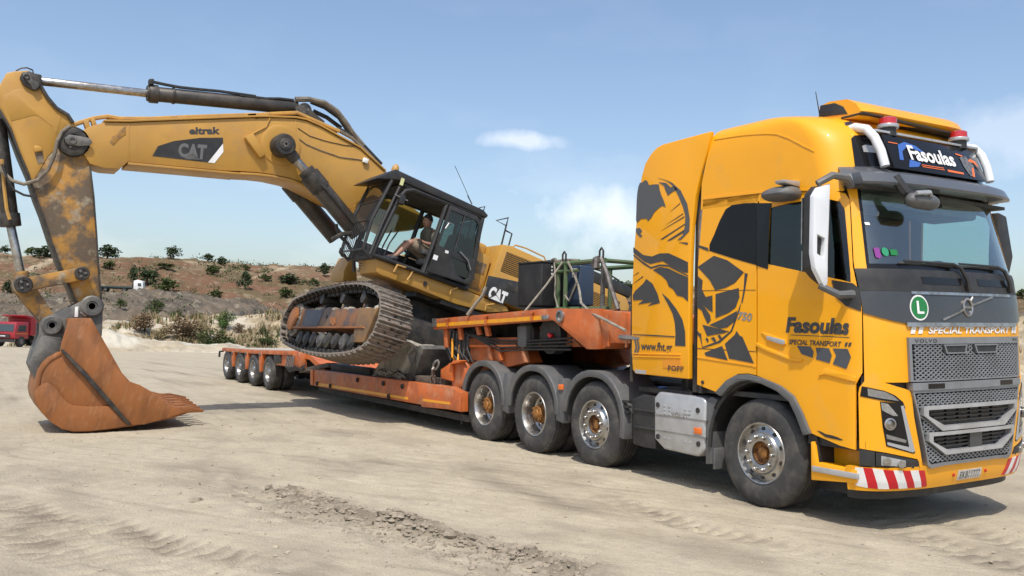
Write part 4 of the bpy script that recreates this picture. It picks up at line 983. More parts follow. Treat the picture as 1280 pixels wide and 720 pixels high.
for sg in (0, 1):
    f_ = mir if sg else (lambda p: p)
    hl = onskin('headlight', f_([(37.979,1.13),(44.023,1.125),(49.79,1.12),(55.307,1.115),(58.459,1.055),(60.063,0.981),(61.765,0.906),(63.436,0.832),(65.075,0.757),(66.683,0.682),(65.39,0.672),(58.58,0.698),(51.316,0.722),(43.604,0.744),(42.492,0.801),(41.368,0.859),(40.234,0.916),(39.374,0.987),(38.662,1.058)]), M['gloss_black'], truck, .010, .012)
    onskin('running_lamp', f_([(55.402,1.092),(57.752,1.094),(59.365,1.015),(61.099,0.935),(62.834,0.855),(64.537,0.774),(66.206,0.694),(64.785,0.683),(58.402,0.709),(51.623,0.733),(44.457,0.755),(44.148,0.781),(50.419,0.765),(56.394,0.748),(62.077,0.731),(60.735,0.803),(59.375,0.876),(57.996,0.948),(56.646,1.02)]), M['lamp_rim'], hl, .014, .006)
    onskin('lamp_reflector', f_([(38.574,1.124),(45.003,1.11),(49.135,1.058),(53.133,1.005),(49.048,1.006),(44.297,1.031),(39.359,1.057)]), M['chrome'], hl, .014, .006)
    onskin('lamp_strip', f_([(43.224,0.848),(48.991,0.831),(54.508,0.813),(59.785,0.794),(59.549,0.769),(54.531,0.783),(49.295,0.796),(43.836,0.809)]), M['steel'], hl, .0135, .006)
    p = [(45.868,0.937)][0]; c = cabpt(p[0] if not sg else 180 - p[0], p[1], -.012); nn = (cabpt(p[0] if not sg else 180 - p[0], p[1], -1) - c).normalized()
    mb = MB(); mb.lathe([(.052, 0), (.054, .02), (.042, .024), (.038, .006), (.0, .018)], c, nn, 20); mb.build('projector_lamp', M['chrome'], hl)
    onskin('indicator', f_([(18.086,1.173),(19.095,1.216),(20.091,1.259),(26.726,1.252),(34.789,1.238),(42.301,1.223),(46.582,1.205),(50.723,1.186),(54.049,1.156),(57.285,1.126),(59.248,1.069),(53.319,1.118),(45.751,1.131),(37.701,1.144),(31.589,1.154),(25.095,1.164)]), M['gloss_black'], truck, .012, .012)
    onskin('indicator_lens', f_([(26.034,1.243),(34.462,1.229),(42.287,1.215),(49.338,1.181),(54.014,1.135),(46.838,1.147),(39.232,1.158),(33.1,1.168),(26.594,1.178)]), M['steel'], truck, .0145, .004)
    fg = onskin('fog_lamp', f_([(34.066,0.69),(38.958,0.686),(43.659,0.682),(50.474,0.666),(56.942,0.648),(63.063,0.63),(68.803,0.609),(70.339,0.535),(64.032,0.545),(57.267,0.553),(50.1,0.56),(42.53,0.565),(34.495,0.568),(34.127,0.629)]), M['plastic'], truck, .012, .014)
    onskin('lamp_reflector', f_([(38.981,0.662),(46.113,0.648),(52.868,0.633),(59.272,0.616),(59.673,0.561),(53.216,0.568),(46.425,0.574),(39.274,0.578),(39.02,0.62)]), M['silver'], fg, .015, .006)
    for (zx, zy) in ((432, 474), (518, 492)):
        p = [(5.338,3.593)][0] if False else None
    for p in [(44.005,0.615),(55.942,0.587)]:
        t_ = p[0] if not sg else 180 - p[0]; c = cabpt(t_, p[1], -.016); nn = (cabpt(t_, p[1], -1) - c).normalized()
        mb = MB(); mb.lathe([(.036, 0), (.036, .008), (.030, .010), (.0, .004)], c, nn, 18); mb.build('fog_lens', M['chrome'], fg)
    onskin('bumper_end', f_([(17.387,0.711),(25.596,0.704),(33.12,0.695),(33.186,0.63),(33.59,0.565),(26.069,0.568),(17.895,0.569),(17.48,0.64)]), M['plastic'], truck, .012, .02)
# warning stripes
STR = [(13.319,0.548),(22.068,0.554),(31.371,0.55),(41.148,0.54),(50.043,0.533),(57.45,0.528),(63.414,0.524),(69.343,0.521),(73.556,0.516),(76.677,0.508)]
STB = [(16.257,0.389),(29.661,0.373),(39.293,0.367),(49.101,0.365),(56.858,0.365),(63.642,0.364),(69.052,0.363),(73.503,0.363),(76.754,0.365),(78.435,0.368)]
for i in range(8):
    a, b, c_, d_ = STR[i], STR[i + 1], STB[i + 1], STB[i]
    q = [(p[0], max(.352, min(.552, p[1]))) for p in densify([a, b, c_, d_], 4)]
    for qq in (q, mir(q)): onskin('warning_stripe', qq, M['red'] if i % 2 else M['white'], truck, .016, .004)
# number plate
pm = lambda y, z, off: (lambda a, b: cabpt(cab_ty(y + a, z + b), z + b, -off))
mb = MB(); mb.panel(fpoly([(-.17, .385), (.19, .385), (.19, .475), (-.17, .475)]), skin(.022), .01, (), TC, ZC); plate = mb.build('number_plate', mat('plate_white', (.52, .51, .47), (.42, .40, .36), 20, .5), truck)
letter('plate_lettering', 'EKB11777', plate, M['decal'], pm(-.145, .398, .024), .31, .062, 0)
mb = MB()
for y in (-.235, .265): mb.ball(cabpt(cab_ty(y, .44), .44, -.016), .016, 8, 5)
mb.build('marker_light', M['red_lens'], truck)
# badges
mb = MB(); c = cabpt(90, 1.965, -.018); e1 = Vector((0, 1, LEAN)).normalized(); e2 = Vector((-.06, 0, 1)).normalized()
mb.tube([c + e1 * math.cos(2 * PI * k / 28) * .068 + e2 * math.sin(2 * PI * k / 28) * .078 for k in range(28)], .013, 6, closed=True)
mb.tube([cabpt(cab_ty(-.40, 1.845), 1.845, -.016), cabpt(cab_ty(-.07, 1.94), 1.94, -.018)], .011, 6); mb.tube([cabpt(cab_ty(.07, 1.985), 1.985, -.018), cabpt(cab_ty(.43, 2.068), 2.068, -.016)], .011, 6)
mb.box(c, (.012, .11, .022)); mb.tube([c + e1 * .05 + e2 * .06, c + e1 * .085 + e2 * .095], .011, 6)
mb.build('front_badge', M['chrome'], front_panel)
def disc(name, y, z, ry, rz, off, m, parent, n=28):
    mb = MB(); mb.add([cabpt(cab_ty(y + ry * math.cos(2 * PI * k / n), z + rz * math.sin(2 * PI * k / n)), z + rz * math.sin(2 * PI * k / n), -off) for k in range(n)], [list(range(n))])
    return mb.build(name, m, parent, smooth=False)
disc('round_sign_rim', -.70, 1.955, .115, .115, .0165, M['white'], front_panel); disc('round_sign', -.70, 1.955, .10, .10, .0185, M['green'], front_panel)
letter('round_sign_letter', 'L', front_panel, M['white'], pm(-.735, 1.90, .021), .085, .115, .02)
letter('front_lettering', 'SPECIAL TRANSPORT', truck, M['white'], pm(-.60, 1.722, .006), 1.32, .062, .03, .22)
flat('front_quotes', [[(s0, 1.722), (s0 + .05, 1.722), (s0 + .075, 1.785), (s0 + .02, 1.785)] for s0 in (-.82, -.73, .755, .82)], lambda y, z: cabpt(cab_ty(y, z), z, -.006), M['white'], truck)
patch('front_header', ty(-.86), ty(.86), 1.688, 1.80, M['paint'], off=0, nt=24, nz=3)
letter('grille_lettering', 'VOLVO', upper_grille, M['decal'], pm(-.80, 1.642, .032), .28, .034, .02, 0, 1.3)
letter('grille_lettering', 'FH16', upper_grille, M['decal'], pm(.71, 1.648, .032), .10, .03, .01)

# side artwork and lettering ------------------------------------------------
Z5 = None
GLOBE = [[(-250.554,3.395),(-246.873,3.436),(-241.397,3.438),(-236.688,3.46),(-233.373,3.437),(-231.808,3.389),(-223.919,3.388),(-215.08,3.377),(-215.242,3.314),(-214.146,3.251),(-211.841,3.186),(-210.085,3.104),(-215.425,3.124),(-222.954,3.1),(-231.846,3.056),(-236.983,3.007),(-244.532,2.969),(-245.606,3.001),(-255.673,3.007),(-264.24,2.969),(-265.187,2.997),(-262.748,3.074),(-260.302,3.151),(-257.908,3.229),(-253.856,3.334)],
    [(-268.161,2.899),(-260.975,2.903),(-257.875,2.864),(-262.206,2.831),(-259.194,2.811),(-261.711,2.786),(-265.852,2.816),(-268.728,2.854)],
    [(-214.39,3.457),(-203.419,3.411),(-192.555,3.366),(-186.962,3.314),(-181.431,3.264),(-178.187,3.182),(-175.103,3.102),(-175.477,3.017),(-175.866,2.932),(-177.907,2.866),(-179.948,2.8),(-187.575,2.757),(-195.283,2.714),(-201.322,2.715),(-191.728,2.759),(-185.866,2.848),(-183.687,2.909),(-181.507,2.971),(-182.471,3.075),(-184.271,3.137),(-186.082,3.2),(-188.607,3.26),(-191.149,3.32),(-196.323,3.364),(-201.557,3.409)],
    [(-214.473,3.403),(-202.281,3.378),(-196.173,3.317),(-190.949,3.328),(-185.969,3.278),(-194.948,3.263),(-203.23,3.229),(-205.517,3.294),(-206.777,3.348)]]
for a, b in (((245, 318), (410, 215)), ((290, 325), (405, 255)), ((252, 258), (408, 165)), ((285, 218), (400, 145)), ((315, 185), (395, 135)), ((315, 130), (380, 75))): pass
BANDS = [[(-278.475,2.683),(-270.967,2.632),(-263.572,2.581),(-248.318,2.554),(-234.689,2.582),(-219.648,2.576),(-211.783,2.544),(-204.037,2.513),(-197.739,2.486),(-191.519,2.459),(-193.035,2.4),(-194.549,2.341),(-200.966,2.35),(-208.544,2.383),(-216.238,2.417),(-224.008,2.453),(-231.899,2.49),(-242.355,2.481),(-253.077,2.469),(-262.894,2.5),(-271.448,2.558),(-280.153,2.616)],
    [(-250.929,2.398),(-238.57,2.427),(-224.014,2.404),(-216.192,2.371),(-208.488,2.338),(-196.115,2.292),(-198.168,2.204),(-199.326,2.117),(-200.482,2.03),(-207.648,2.08),(-217.05,2.098),(-222.269,2.166),(-229.227,2.201),(-231.651,2.27),(-237.414,2.323),(-244.1,2.361)],
    [(-280.594,2.598),(-273.032,2.549),(-265.583,2.5),(-253.426,2.434),(-237.794,2.458),(-222.988,2.444),(-213.545,2.401),(-204.277,2.358),(-195.284,2.316),(-195.721,2.303),(-204.671,2.343),(-213.999,2.383),(-223.501,2.424),(-238.311,2.438),(-253.946,2.413),(-266.195,2.475),(-273.559,2.527),(-281.035,2.58)],
    [(-293.291,2.112),(-288.505,2.164),(-280.471,2.206),(-272.53,2.248),(-265.505,2.299),(-256.723,2.243),(-252.963,2.182),(-249.234,2.121),(-246.723,2.018),(-257.218,2.002),(-267.811,1.986),(-259.484,2.028),(-272.139,2.017),(-285.058,2.005),(-274.971,2.056),(-284.143,2.056),(-293.453,2.055)],
    [(-241.487,2.128),(-231.089,2.059),(-225.626,2.004),(-219.92,1.949),(-215.49,1.891),(-211.1,1.834),(-209.425,1.768),(-207.464,1.703),(-207.188,1.623),(-206.912,1.544),(-215.13,1.544),(-223.468,1.544),(-223.041,1.614),(-222.615,1.684),(-223.173,1.742),(-223.42,1.8),(-226.387,1.899),(-230.29,1.958),(-234.124,2.017),(-237.79,2.072)],
    [(-199.572,2.688),(-185.99,2.675),(-186.624,2.65)]]
LINES = [[(-229.365,2.742),(-217.965,2.779),(-206.755,2.815),(-195.731,2.851),(-184.888,2.886),(-184.909,2.876),(-198.042,2.831),(-211.438,2.786),(-225.106,2.739)], [(-218.011,2.72),(-207.774,2.754),(-197.692,2.787),(-187.76,2.82),(-188.441,2.794),(-200.656,2.755),(-213.103,2.717)], [(-225.097,2.841),(-210.844,2.885),(-196.891,2.928),(-183.226,2.97),(-183.525,2.958),(-197.091,2.92),(-210.945,2.881)], [(-215.166,2.902),(-204.7,2.937),(-194.395,2.971),(-184.248,3.005),(-184.503,2.995),(-194.566,2.964),(-204.786,2.934)], [(-204.034,3.045),(-194.996,3.085),(-186.071,3.124),(-186.327,3.114),(-195.124,3.08)],
    [(-288.572,2.342),(-276.614,2.382),(-276.833,2.374)], [(-291.551,2.25),(-280.755,2.293),(-270.215,2.336),(-270.628,2.322),(-280.996,2.286)]]
SHIELD = [[(-178.108,2.4),(-168.936,2.436),(-159.889,2.472),(-150.966,2.508),(-141.883,2.479),(-132.963,2.45),(-126.401,2.405),(-119.937,2.36),(-113.673,2.316),(-121.631,2.264),(-128.88,2.212),(-135.481,2.189),(-142.158,2.166),(-149.827,2.154),(-157.602,2.143),(-160.742,2.195),(-163.907,2.248),(-167.523,2.29),(-171.188,2.332)],
    [(-180.821,2.303),(-175.056,2.252),(-177.514,2.156),(-172.955,2.074),(-162.738,2.089),(-163.694,2.002),(-164.138,1.915),(-168.887,1.931),(-176.365,1.979),(-183.788,2.028),(-185.43,2.076),(-184.27,2.152),(-183.109,2.227)],
    [(-157.699,2.103),(-146.392,2.122),(-135.306,2.14),(-124.435,2.158),(-124.674,2.066),(-127.984,2.013),(-131.068,1.96),(-140.903,1.907),(-150.482,1.879),(-160.224,1.852),(-159.59,1.936),(-158.839,2.019)],
    [(-186.212,2.052),(-180.867,2.007),(-175.358,1.963),(-168.133,1.883),(-167.441,1.828),(-172.183,1.788),(-176.189,1.851),(-180.113,1.931),(-186.721,1.964)],
    [(-170.027,1.779),(-162.118,1.804),(-154.316,1.829),(-145.771,1.862),(-137.351,1.894),(-129.053,1.926),(-131.112,1.874),(-133.177,1.822),(-138.649,1.79),(-144.171,1.757),(-154.929,1.74),(-162.456,1.759)],
    [(-180.107,1.779),(-167.23,1.758),(-154.573,1.737),(-142.158,1.717),(-148.549,1.697),(-156.082,1.687),(-163.718,1.676),(-173.469,1.661),(-176.868,1.72)],
    [(-177.715,1.483),(-164.683,1.524),(-151.944,1.563),(-148.095,1.49),(-144.278,1.418),(-154.491,1.429),(-164.9,1.441),(-175.512,1.452)],
    [(-147.853,1.586),(-140.805,1.634),(-133.841,1.682),(-131.295,1.722),(-127.252,1.674),(-123.59,1.664),(-119.842,1.598),(-116.125,1.533),(-112.438,1.468),(-108.781,1.404),(-119.668,1.415),(-130.786,1.426),(-142.143,1.438),(-144.989,1.512)],
    [(-171.915,2.64),(-164.674,2.619),(-157.535,2.598),(-157.208,2.559),(-164.796,2.588),(-172.502,2.618)],
    [(-112.727,2.308),(-108.99,2.299),(-112.669,2.226),(-115.299,2.154),(-117.935,2.081),(-121.467,2.002),(-122.544,2.013),(-119.914,2.085),(-117.289,2.157),(-115.628,2.232)],
    [(-123.467,2.005),(-124.734,1.952),(-129.052,1.873),(-133.395,1.794),(-137.542,1.715),(-146.267,1.655),(-155.126,1.595),(-167.159,1.564),(-179.454,1.533),(-179.89,1.545),(-168.242,1.581),(-156.828,1.615),(-148.163,1.669),(-139.626,1.722),(-135.458,1.797),(-131.14,1.871),(-126.848,1.944)],
    [(-187.877,1.714),(-184.715,1.683),(-182.886,1.691),(-182.054,1.628),(-181.223,1.564),(-179.45,1.536),(-180.804,1.536),(-182.551,1.589),(-184.306,1.643),(-187.926,1.671)],
    [(-175.969,1.629),(-174.382,1.645),(-171.291,1.622),(-172.665,1.59)], [(-168.168,1.639),(-163.745,1.655),(-160.298,1.617),(-162.506,1.598)], [(-158.274,1.668),(-155.014,1.678),(-152.468,1.65),(-154.652,1.626)]]
def art(name, polys, m, parent, y0=None):
    mb = MB()
    for p in polys:
        q = [(cab_xs(z) + t / 100, z) for t, z in p]
        mb.panel(q, lambda a, b, d: Vector((a, y0 + d, b)) if y0 else cabpt((a - cab_xs(b)) * 100, b, d - .0045), .003, (), (), ZC)
    return mb.build(name, m, parent, smooth=False)
FAIR = [(-1.867,3.497),(-1.807,3.649),(-1.711,3.747),(-1.614,3.807),(-1.504,3.831),(-1.146,3.84),(-0.73,3.847),(-0.78,3.665),(-0.871,3.427),(-0.951,3.175),(-0.993,2.873),(-1.012,2.438),(-1.01,1.655),(-0.997,1.19),(-1.9,1.199),(-1.952,1.243),(-1.977,1.448),(-1.998,2.097),(-1.977,2.626),(-1.95,2.909),(-1.916,3.218),(-1.892,3.377)]
for sg in (-1, 1):
    mb = MB(); mb.prism(FAIR, 'y', sg * 1.25, sg * 1.19)
    fa = mb.build('side_deflector', M['paint'], truck, bevel=.012, seg=3)
    if sg < 0: deflector = fa
art('globe_graphic', GLOBE, mat('grey_vinyl', (.085, .087, .09), None, rough=.5), deflector, -1.2545)
art('band_graphic', BANDS + LINES, M['decal'], deflector, -1.2545)
art('shield_graphic', SHIELD, M['decal'], side_r)
sm = lambda x, z, off=.0055: (lambda a, b: Vector((x + a, -cab_w(z) - off, z + b)))
letter('web_lettering', 'www.fht.gr', deflector, M['decal'], sm(-1.80, 1.448), .535, .125, .02)
flat('chevron_graphic', [[(-1.93, 1.42), (-1.90, 1.42), (-1.87, 1.51), (-1.90, 1.60), (-1.93, 1.60), (-1.90, 1.51)], [(-1.885, 1.42), (-1.855, 1.42), (-1.825, 1.51), (-1.855, 1.60), (-1.885, 1.60), (-1.855, 1.51)]], lambda a, b: Vector((a, -1.2555, b)), mat('vinyl_grey', (.10, .10, .10), None, rough=.5), deflector)
mb = MB()
mb.prism([(-1.955,1.657),(-1.582,1.657),(-1.23,1.648),(-1.23,1.639),(-1.581,1.642),(-1.955,1.65)], 'y', -1.256, -1.24); mb.build('trim_line', M['decal'], deflector, smooth=False)
mb = MB()
mb.prism([(-1.948,1.439),(-1.128,1.456),(-1.127,1.443),(-1.947,1.425)], 'y', -1.262, -1.24); mb.prism([(-1.947,1.404),(-1.127,1.424),(-1.126,1.411),(-1.946,1.39)], 'y', -1.262, -1.24)
mb.build('moulding', M['paint'], deflector, bevel=.003)
mb = MB(); mb.prism([(-1.415,1.382),(-1.121,1.385),(-1.118,1.293),(-1.412,1.295)], 'y', -1.258, -1.24); pp = mb.build('name_plate', mat('plate_amber', (.72, .27, .02), None, rough=.4), deflector)
mb.v = []
letter('name_lettering', 'POPP', pp, M['decal'], lambda a, b: Vector((-1.325 + a, -1.2605, 1.262 + b)), .25, .062, .02, 0, 1.15)
mb = MB(); mb.prism([(-1.903,1.249),(-1.705,1.246),(-1.703,1.205),(-1.885,1.205)], 'y', -1.258, -1.24); mb.build('reflector', M['silver'], deflector)
letter('door_lettering', 'Fasoulas', door_r, M['decal'], lambda a, b: cabpt((.33 + a - cab_xs(1.7)) * 100, 1.715 + b - a * .012, -.004), .74, .15, .045, .22)
letter('door_lettering', 'SPECIAL TRANSPORT', door_r, M['decal'], lambda a, b: cabpt((.37 + a - cab_xs(1.6)) * 100, 1.605 + b - a * .012, -.004), .60, .048, .025, .25)
flat('door_line', [[(.39, 1.692), (1.07, 1.682), (1.07, 1.688), (.39, 1.698)]], lambda a, b: cabpt((a - cab_xs(b)) * 100, b, -.005), M['decal'], door_r)
art('door_quotes', [[(cab_t(x, -1, 1.63), 1.605), (cab_t(x + .022, -1, 1.63), 1.605), (cab_t(x + .034, -1, 1.63), 1.64), (cab_t(x + .012, -1, 1.63), 1.64)] for x in (1.0, 1.035)], M['decal'], door_r)
art('arrow_graphic', [[(-54.284,1.594),(-46.352,1.593),(-38.545,1.592),(-35.22,1.544),(-36.541,1.489),(-42.8,1.503),(-49.141,1.518)], [(-32.581,1.582),(-25.266,1.583),(-18.061,1.583),(-15.009,1.518),(-17.486,1.448),(-25.089,1.463),(-32.816,1.477),(-31.25,1.519)], [(-13.617,1.582),(-5.714,1.582),(3.006,1.583),(7.619,1.512),(4.246,1.458),(0.625,1.405),(-6.711,1.423),(-13.952,1.441),(-10.061,1.52)]], mat('slate_vinyl', (.07, .075, .085), None, rough=.5), door_r)
letter('number_lettering', '750', side_r, M['chrome'], lambda a, b: Vector((-.30 + a, -1.2545, 1.835 + b - .1 * a)), .20, .085, .03, .2)
# door handle, seams, lower moulding
mb = MB(); mb.panel([(-98.059,1.718),(-92.101,1.706),(-86.212,1.694),(-76.865,1.67),(-67.691,1.647),(-67.046,1.605),(-71.47,1.59),(-80.711,1.612),(-90.126,1.635),(-94.076,1.676)], skin(.012), .02, (), TC, ZC); mb.build('handle_recess', M['paint'], door_r, bevel=.004)
mb = MB(); mb.panel([(-90.04,1.681),(-78.932,1.662),(-68.065,1.643),(-67.774,1.606),(-71.453,1.599),(-80.507,1.621),(-89.728,1.643)], skin(.024), .02, (), TC, ZC); mb.build('door_handle', M['silver'], door_r, bevel=.004)
mb = MB(); mb.panel([(-104.487,1.613),(-97.323,1.587),(-90.26,1.561),(-79.618,1.531),(-69.2,1.501),(-58.998,1.472),(-52.772,1.469),(-46.623,1.466),(-50.176,1.445),(-60.841,1.449),(-70.474,1.474),(-80.3,1.5),(-90.324,1.526),(-97.388,1.55),(-104.553,1.575)], skin(.016), .03, (), TC, ZC); mb.panel([(-29.468,1.327),(-25.766,1.365),(-22.07,1.402),(-13.73,1.386),(-5.536,1.37),(3.647,1.354),(13.782,1.338),(13.303,1.298),(3.183,1.31),(-5.801,1.322),(-13.928,1.334),(-22.197,1.346)], skin(.016), .03, (), TC, ZC)
mb.build('door_moulding', M['paint'], door_r, bevel=.004)
mb = MB(); mb.panel([(-188.189,1.437),(-174.351,1.428),(-160.851,1.419),(-147.678,1.41),(-134.819,1.401),(-122.263,1.392),(-110,1.384),(-106.078,1.373),(-106.093,1.364),(-110.018,1.374),(-122.281,1.382),(-134.836,1.39),(-147.694,1.398),(-160.867,1.407),(-174.366,1.416),(-188.203,1.425)], skin(.008), .02, (), TC, ZC); mb.panel([(-188.088,1.527),(-175.55,1.526),(-163.288,1.525),(-151.294,1.524),(-139.559,1.523),(-128.074,1.523),(-116.831,1.522),(-105.824,1.521),(-105.441,1.515),(-116.497,1.516),(-127.79,1.517),(-139.328,1.517),(-151.119,1.518),(-163.172,1.519),(-175.494,1.52),(-188.095,1.521)], skin(.001), .004, (), TC, ZC)
mb.build('moulding', M['paint'], side_r)
flat('panel_seam', [[(cab_xs(z) + t / 100, z) for t, z in p] for p in ([(-184.939,2.148),(-155.705,2.143),(-127.948,2.139),(-101.559,2.135),(-101.642,2.129),(-128.032,2.133),(-155.79,2.137),(-185.025,2.141)], [(-189,1.53),(-159.837,1.528),(-132.146,1.526),(-105.819,1.524),(-105.829,1.518),(-132.156,1.519),(-159.846,1.52),(-189.009,1.522)])], lambda a, b: Vector((a, -cab_w(b) - .003, b)), M['plastic'], side_r)
mb = MB(); mb.cyl((-.78, -1.252, 1.17), (-.78, -1.262, 1.17), .02, n=10); mb.build('filler_cap', M['plastic'], side_r)
onskin('door_scuff', [(-31.849,0.827),(-27.841,0.822),(-22.413,0.805),(-15.298,0.801),(-10.024,0.793),(-3.418,0.775),(-6.515,0.768),(-15.967,0.774),(-22.375,0.778),(-27.815,0.805)], M['plastic'], door_r, .004, .002)
# arch lip
ARO = [(-161.004,1.074),(-155.568,1.121),(-150.182,1.167),(-144.846,1.213),(-137.508,1.247),(-130.265,1.28),(-123.133,1.287),(-116.096,1.293),(-109.462,1.284),(-102.912,1.275),(-96.444,1.266),(-90.689,1.251),(-84.999,1.236),(-79.374,1.222),(-73.811,1.207),(-68.375,1.178),(-63.001,1.149),(-57.686,1.121),(-54.525,1.073),(-51.386,1.025),(-48.205,0.977),(-45.624,0.93),(-43.058,0.884),(-40.507,0.837),(-37.971,0.791)]
ARI = [(-152.178,1.044),(-147.999,1.081),(-143.85,1.118),(-139.73,1.155),(-133.621,1.183),(-127.579,1.211),(-121.077,1.221),(-114.652,1.231),(-109.019,1.224),(-103.446,1.217),(-97.933,1.211),(-91.135,1.191),(-84.429,1.171),(-77.811,1.151),(-72.92,1.123),(-68.079,1.095),(-63.286,1.068),(-60.465,1.024),(-57.604,0.98),(-54.695,0.937),(-52.508,0.894),(-50.332,0.852),(-48.167,0.809),(-46.012,0.767)]
mb = MB(); mb.panel(ARO + ARI[::-1], skin(.03), .09, (), TC, ZC); mb.build('wheel_arch', M['grey_plastic'], truck, bevel=.008)
mb = MB(); rs = []
for k in range(15):
    a = rad(-5 + 190 * k / 14); rs.append([(.0 + .68 * math.cos(a), -1.22, .56 + .66 * math.sin(a)), (.0 + .68 * math.cos(a), -.55, .56 + .66 * math.sin(a)), (.0 + .72 * math.cos(a), -.55, .56 + .70 * math.sin(a)), (.0 + .72 * math.cos(a), -1.22, .56 + .70 * math.sin(a))])
mb.rings(rs); mb.box((0, -.5, .75), (1.5, .04, 1.0)); mb.rings([[(p[0], -p[1], p[2]) for p in r] for r in rs])
mb.build('wheel_housing', M['plastic'], truck)
# entry step
mb = MB(); mb.prism([(0.635,0.716),(0.681,0.693),(0.71,0.536),(1.131,0.526),(1.124,0.414),(0.646,0.367)], 'y', -1.245, -1.10)
mb.box((.88, -1.0, .58), (.5, .03, .36)); mb.box((.66, -1.12, .55), (.03, .24, .34)); step = mb.build('entry_step', M['paint'], truck, bevel=.005)
mb = MB(); mb.box((.90, -1.12, .475), (.48, .28, .05))
for k in range(7): mb.box((.70 + k * .065, -1.12, .503), (.03, .2, .008))
mb.build('step_tread', M['silver'], step, bevel=.006)
mb = MB(); mb.box((.88, -1.1, .735), (.62, .2, .09)); mb.box((.80, -.9, .5), (.7, .1, .5)); mb.build('step_gap', M['plastic'], truck)
# mirrors
def ym(y, z): return z + LEAN * (y + 1.25)
mb = MB()
mb.rings([[(.80, -1.36, 3.06), (.86, -1.38, 3.06), (.86, -1.49, 3.03), (.80, -1.50, 3.03)], [(.79, -1.34, 2.98), (.90, -1.35, 3.0), (.90, -1.575, 2.98), (.79, -1.575, 2.95)], [(.79, -1.33, 2.6), (.91, -1.34, 2.6), (.91, -1.58, 2.6), (.79, -1.58, 2.6)], [(.79, -1.34, 2.22), (.90, -1.35, 2.24), (.90, -1.58, 2.30), (.79, -1.58, 2.28)], [(.80, -1.36, 2.14), (.86, -1.37, 2.15), (.86, -1.48, 2.2), (.80, -1.48, 2.2)]])
mirror = mb.build('door_mirror', M['plastic'], truck, bevel=.02, seg=3)
# pale cover with a slot on the mirror's front
COV = [(-1.415, 3.055), (-1.54, 3.01), (-1.595, 2.93), (-1.60, 2.42), (-1.57, 2.28), (-1.46, 2.12), (-1.43, 2.16), (-1.43, 2.5), (-1.42, 2.8)]
SLOT = [(-1.465, 2.56), (-1.555, 2.59), (-1.555, 2.42), (-1.475, 2.38)]
mb = MB(); mb.panel(COV, lambda a, b, d: Vector((.945 - d + .12 * (a + 1.5), a, b)), .05, [SLOT], (), (2.3, 2.6, 2.9)); mb.build('mirror_cover', M['white_gloss'], mirror, bevel=.006)
mb = MB(); mb.tube([(.90, -1.52, 3.05), (.97, -1.40, 3.13), (1.0, -1.25, 3.12), (.98, -1.16, 3.06)], [.03, .035, .04, .04], 8); mb.tube([(.90, -1.48, 2.14), (1.02, -1.36, 2.06), (1.06, -1.22, 2.07)], [.03, .035, .04], 8)
mb.build('mirror_arm', M['grey_plastic'], mirror)
mb = MB(); mb.box((.782, -1.47, 2.72), (.01, .22, .42)); mb.box((.782, -1.47, 2.36), (.01, .20, .18)); mb.build('mirror_glass', M['chrome'], mirror)
mb = MB(); rs = []
for k, (x, s_) in enumerate(((.14, .3), (.18, .8), (.28, 1), (.40, 1), (.47, .8), (.50, .3))): rs.append([(x, -1.32 - .17 * s_ * math.cos(a), 3.03 + .085 * s_ * math.sin(a) * (1.0 if math.sin(a) > 0 else .7)) for a in [2 * PI * j / 14 for j in range(14)]])
mb.rings(rs); kerb = mb.build('kerb_mirror', M['grey_plastic'], truck, ang=50)
mb = MB(); mb.rings([[(x, -1.24, 3.10), (x, -1.46, 3.12), (x, -1.47, 3.15), (x, -1.24, 3.16)] for x in (.36, .47)]); mb.build('kerb_mirror_arm', M['silver'], kerb, bevel=.008)
mb = MB()
for sg in (1,): mb.rings([[(.80, 1.34, 3.06), (.90, 1.35, 3.06), (.90, 1.5, 3.03), (.8, 1.5, 3.03)], [(.79, 1.33, 2.6), (.91, 1.34, 2.6), (.91, 1.61, 2.6), (.79, 1.61, 2.6)], [(.79, 1.34, 2.2), (.9, 1.35, 2.2), (.9, 1.5, 2.25), (.79, 1.5, 2.25)]])
mb.build('door_mirror', M['plastic'], truck, bevel=.02)
# front mirror hanging from the visor, stickers
mb = MB(); c = cabpt(cab_ty(-.62, 2.94), 2.94, -.20)
mb.tube([c + Vector((-.12, -.18, .20)), c + Vector((-.05, -.12, .06)), c], [.05, .05, .04], 8)
fm_ = mb.build('front_mirror', M['plastic'], truck)
mb = MB(); mb.rings([[c + Vector((.02, y, 0)) + Vector((.085 * s_ * math.cos(a), 0, .075 * s_ * math.sin(a) - .02)) for a in [2 * PI * j / 12 for j in range(12)]] for y, s_ in ((-.17, .3), (-.13, .85), (0, 1), (.14, 1), (.2, .8), (.23, .3))]); mb.build('mirror_shell', M['grey_plastic'], fm_, ang=50)
mb = MB(); mb.tube([c + Vector((.09, -.16, .03)), c + Vector((.115, 0, .05)), c + Vector((.09, .05, .03))], .02, 6); mb.build('mirror_trim', M['silver'], fm_)
def sticker(nm, pts, m): onskin(nm, fpoly(pts), m, ws, .001, .002)
sticker('windscreen_sticker', [(-1.045, 2.405), (-1.02, 2.39), (-.995, 2.405), (-.995, 2.49), (-1.045, 2.49)], mat('purple_sticker', (.22, .04, .24), None, rough=.4))
sticker('windscreen_sticker', [(-.945 + .034 * math.cos(a), 2.455 + .04 * math.sin(a)) for a in [2 * PI * k / 12 for k in range(12)]], mat('green_sticker', (.03, .26, .13), None, rough=.4))
sticker('windscreen_sticker', [(-.895, 2.425), (-.82, 2.425), (-.82, 2.478), (-.895, 2.478)], M['green'])
sticker('windscreen_sticker', [(-1.06, 2.70), (-1.02, 2.70), (-1.025, 2.725), (-1.065, 2.725)], M['white'])
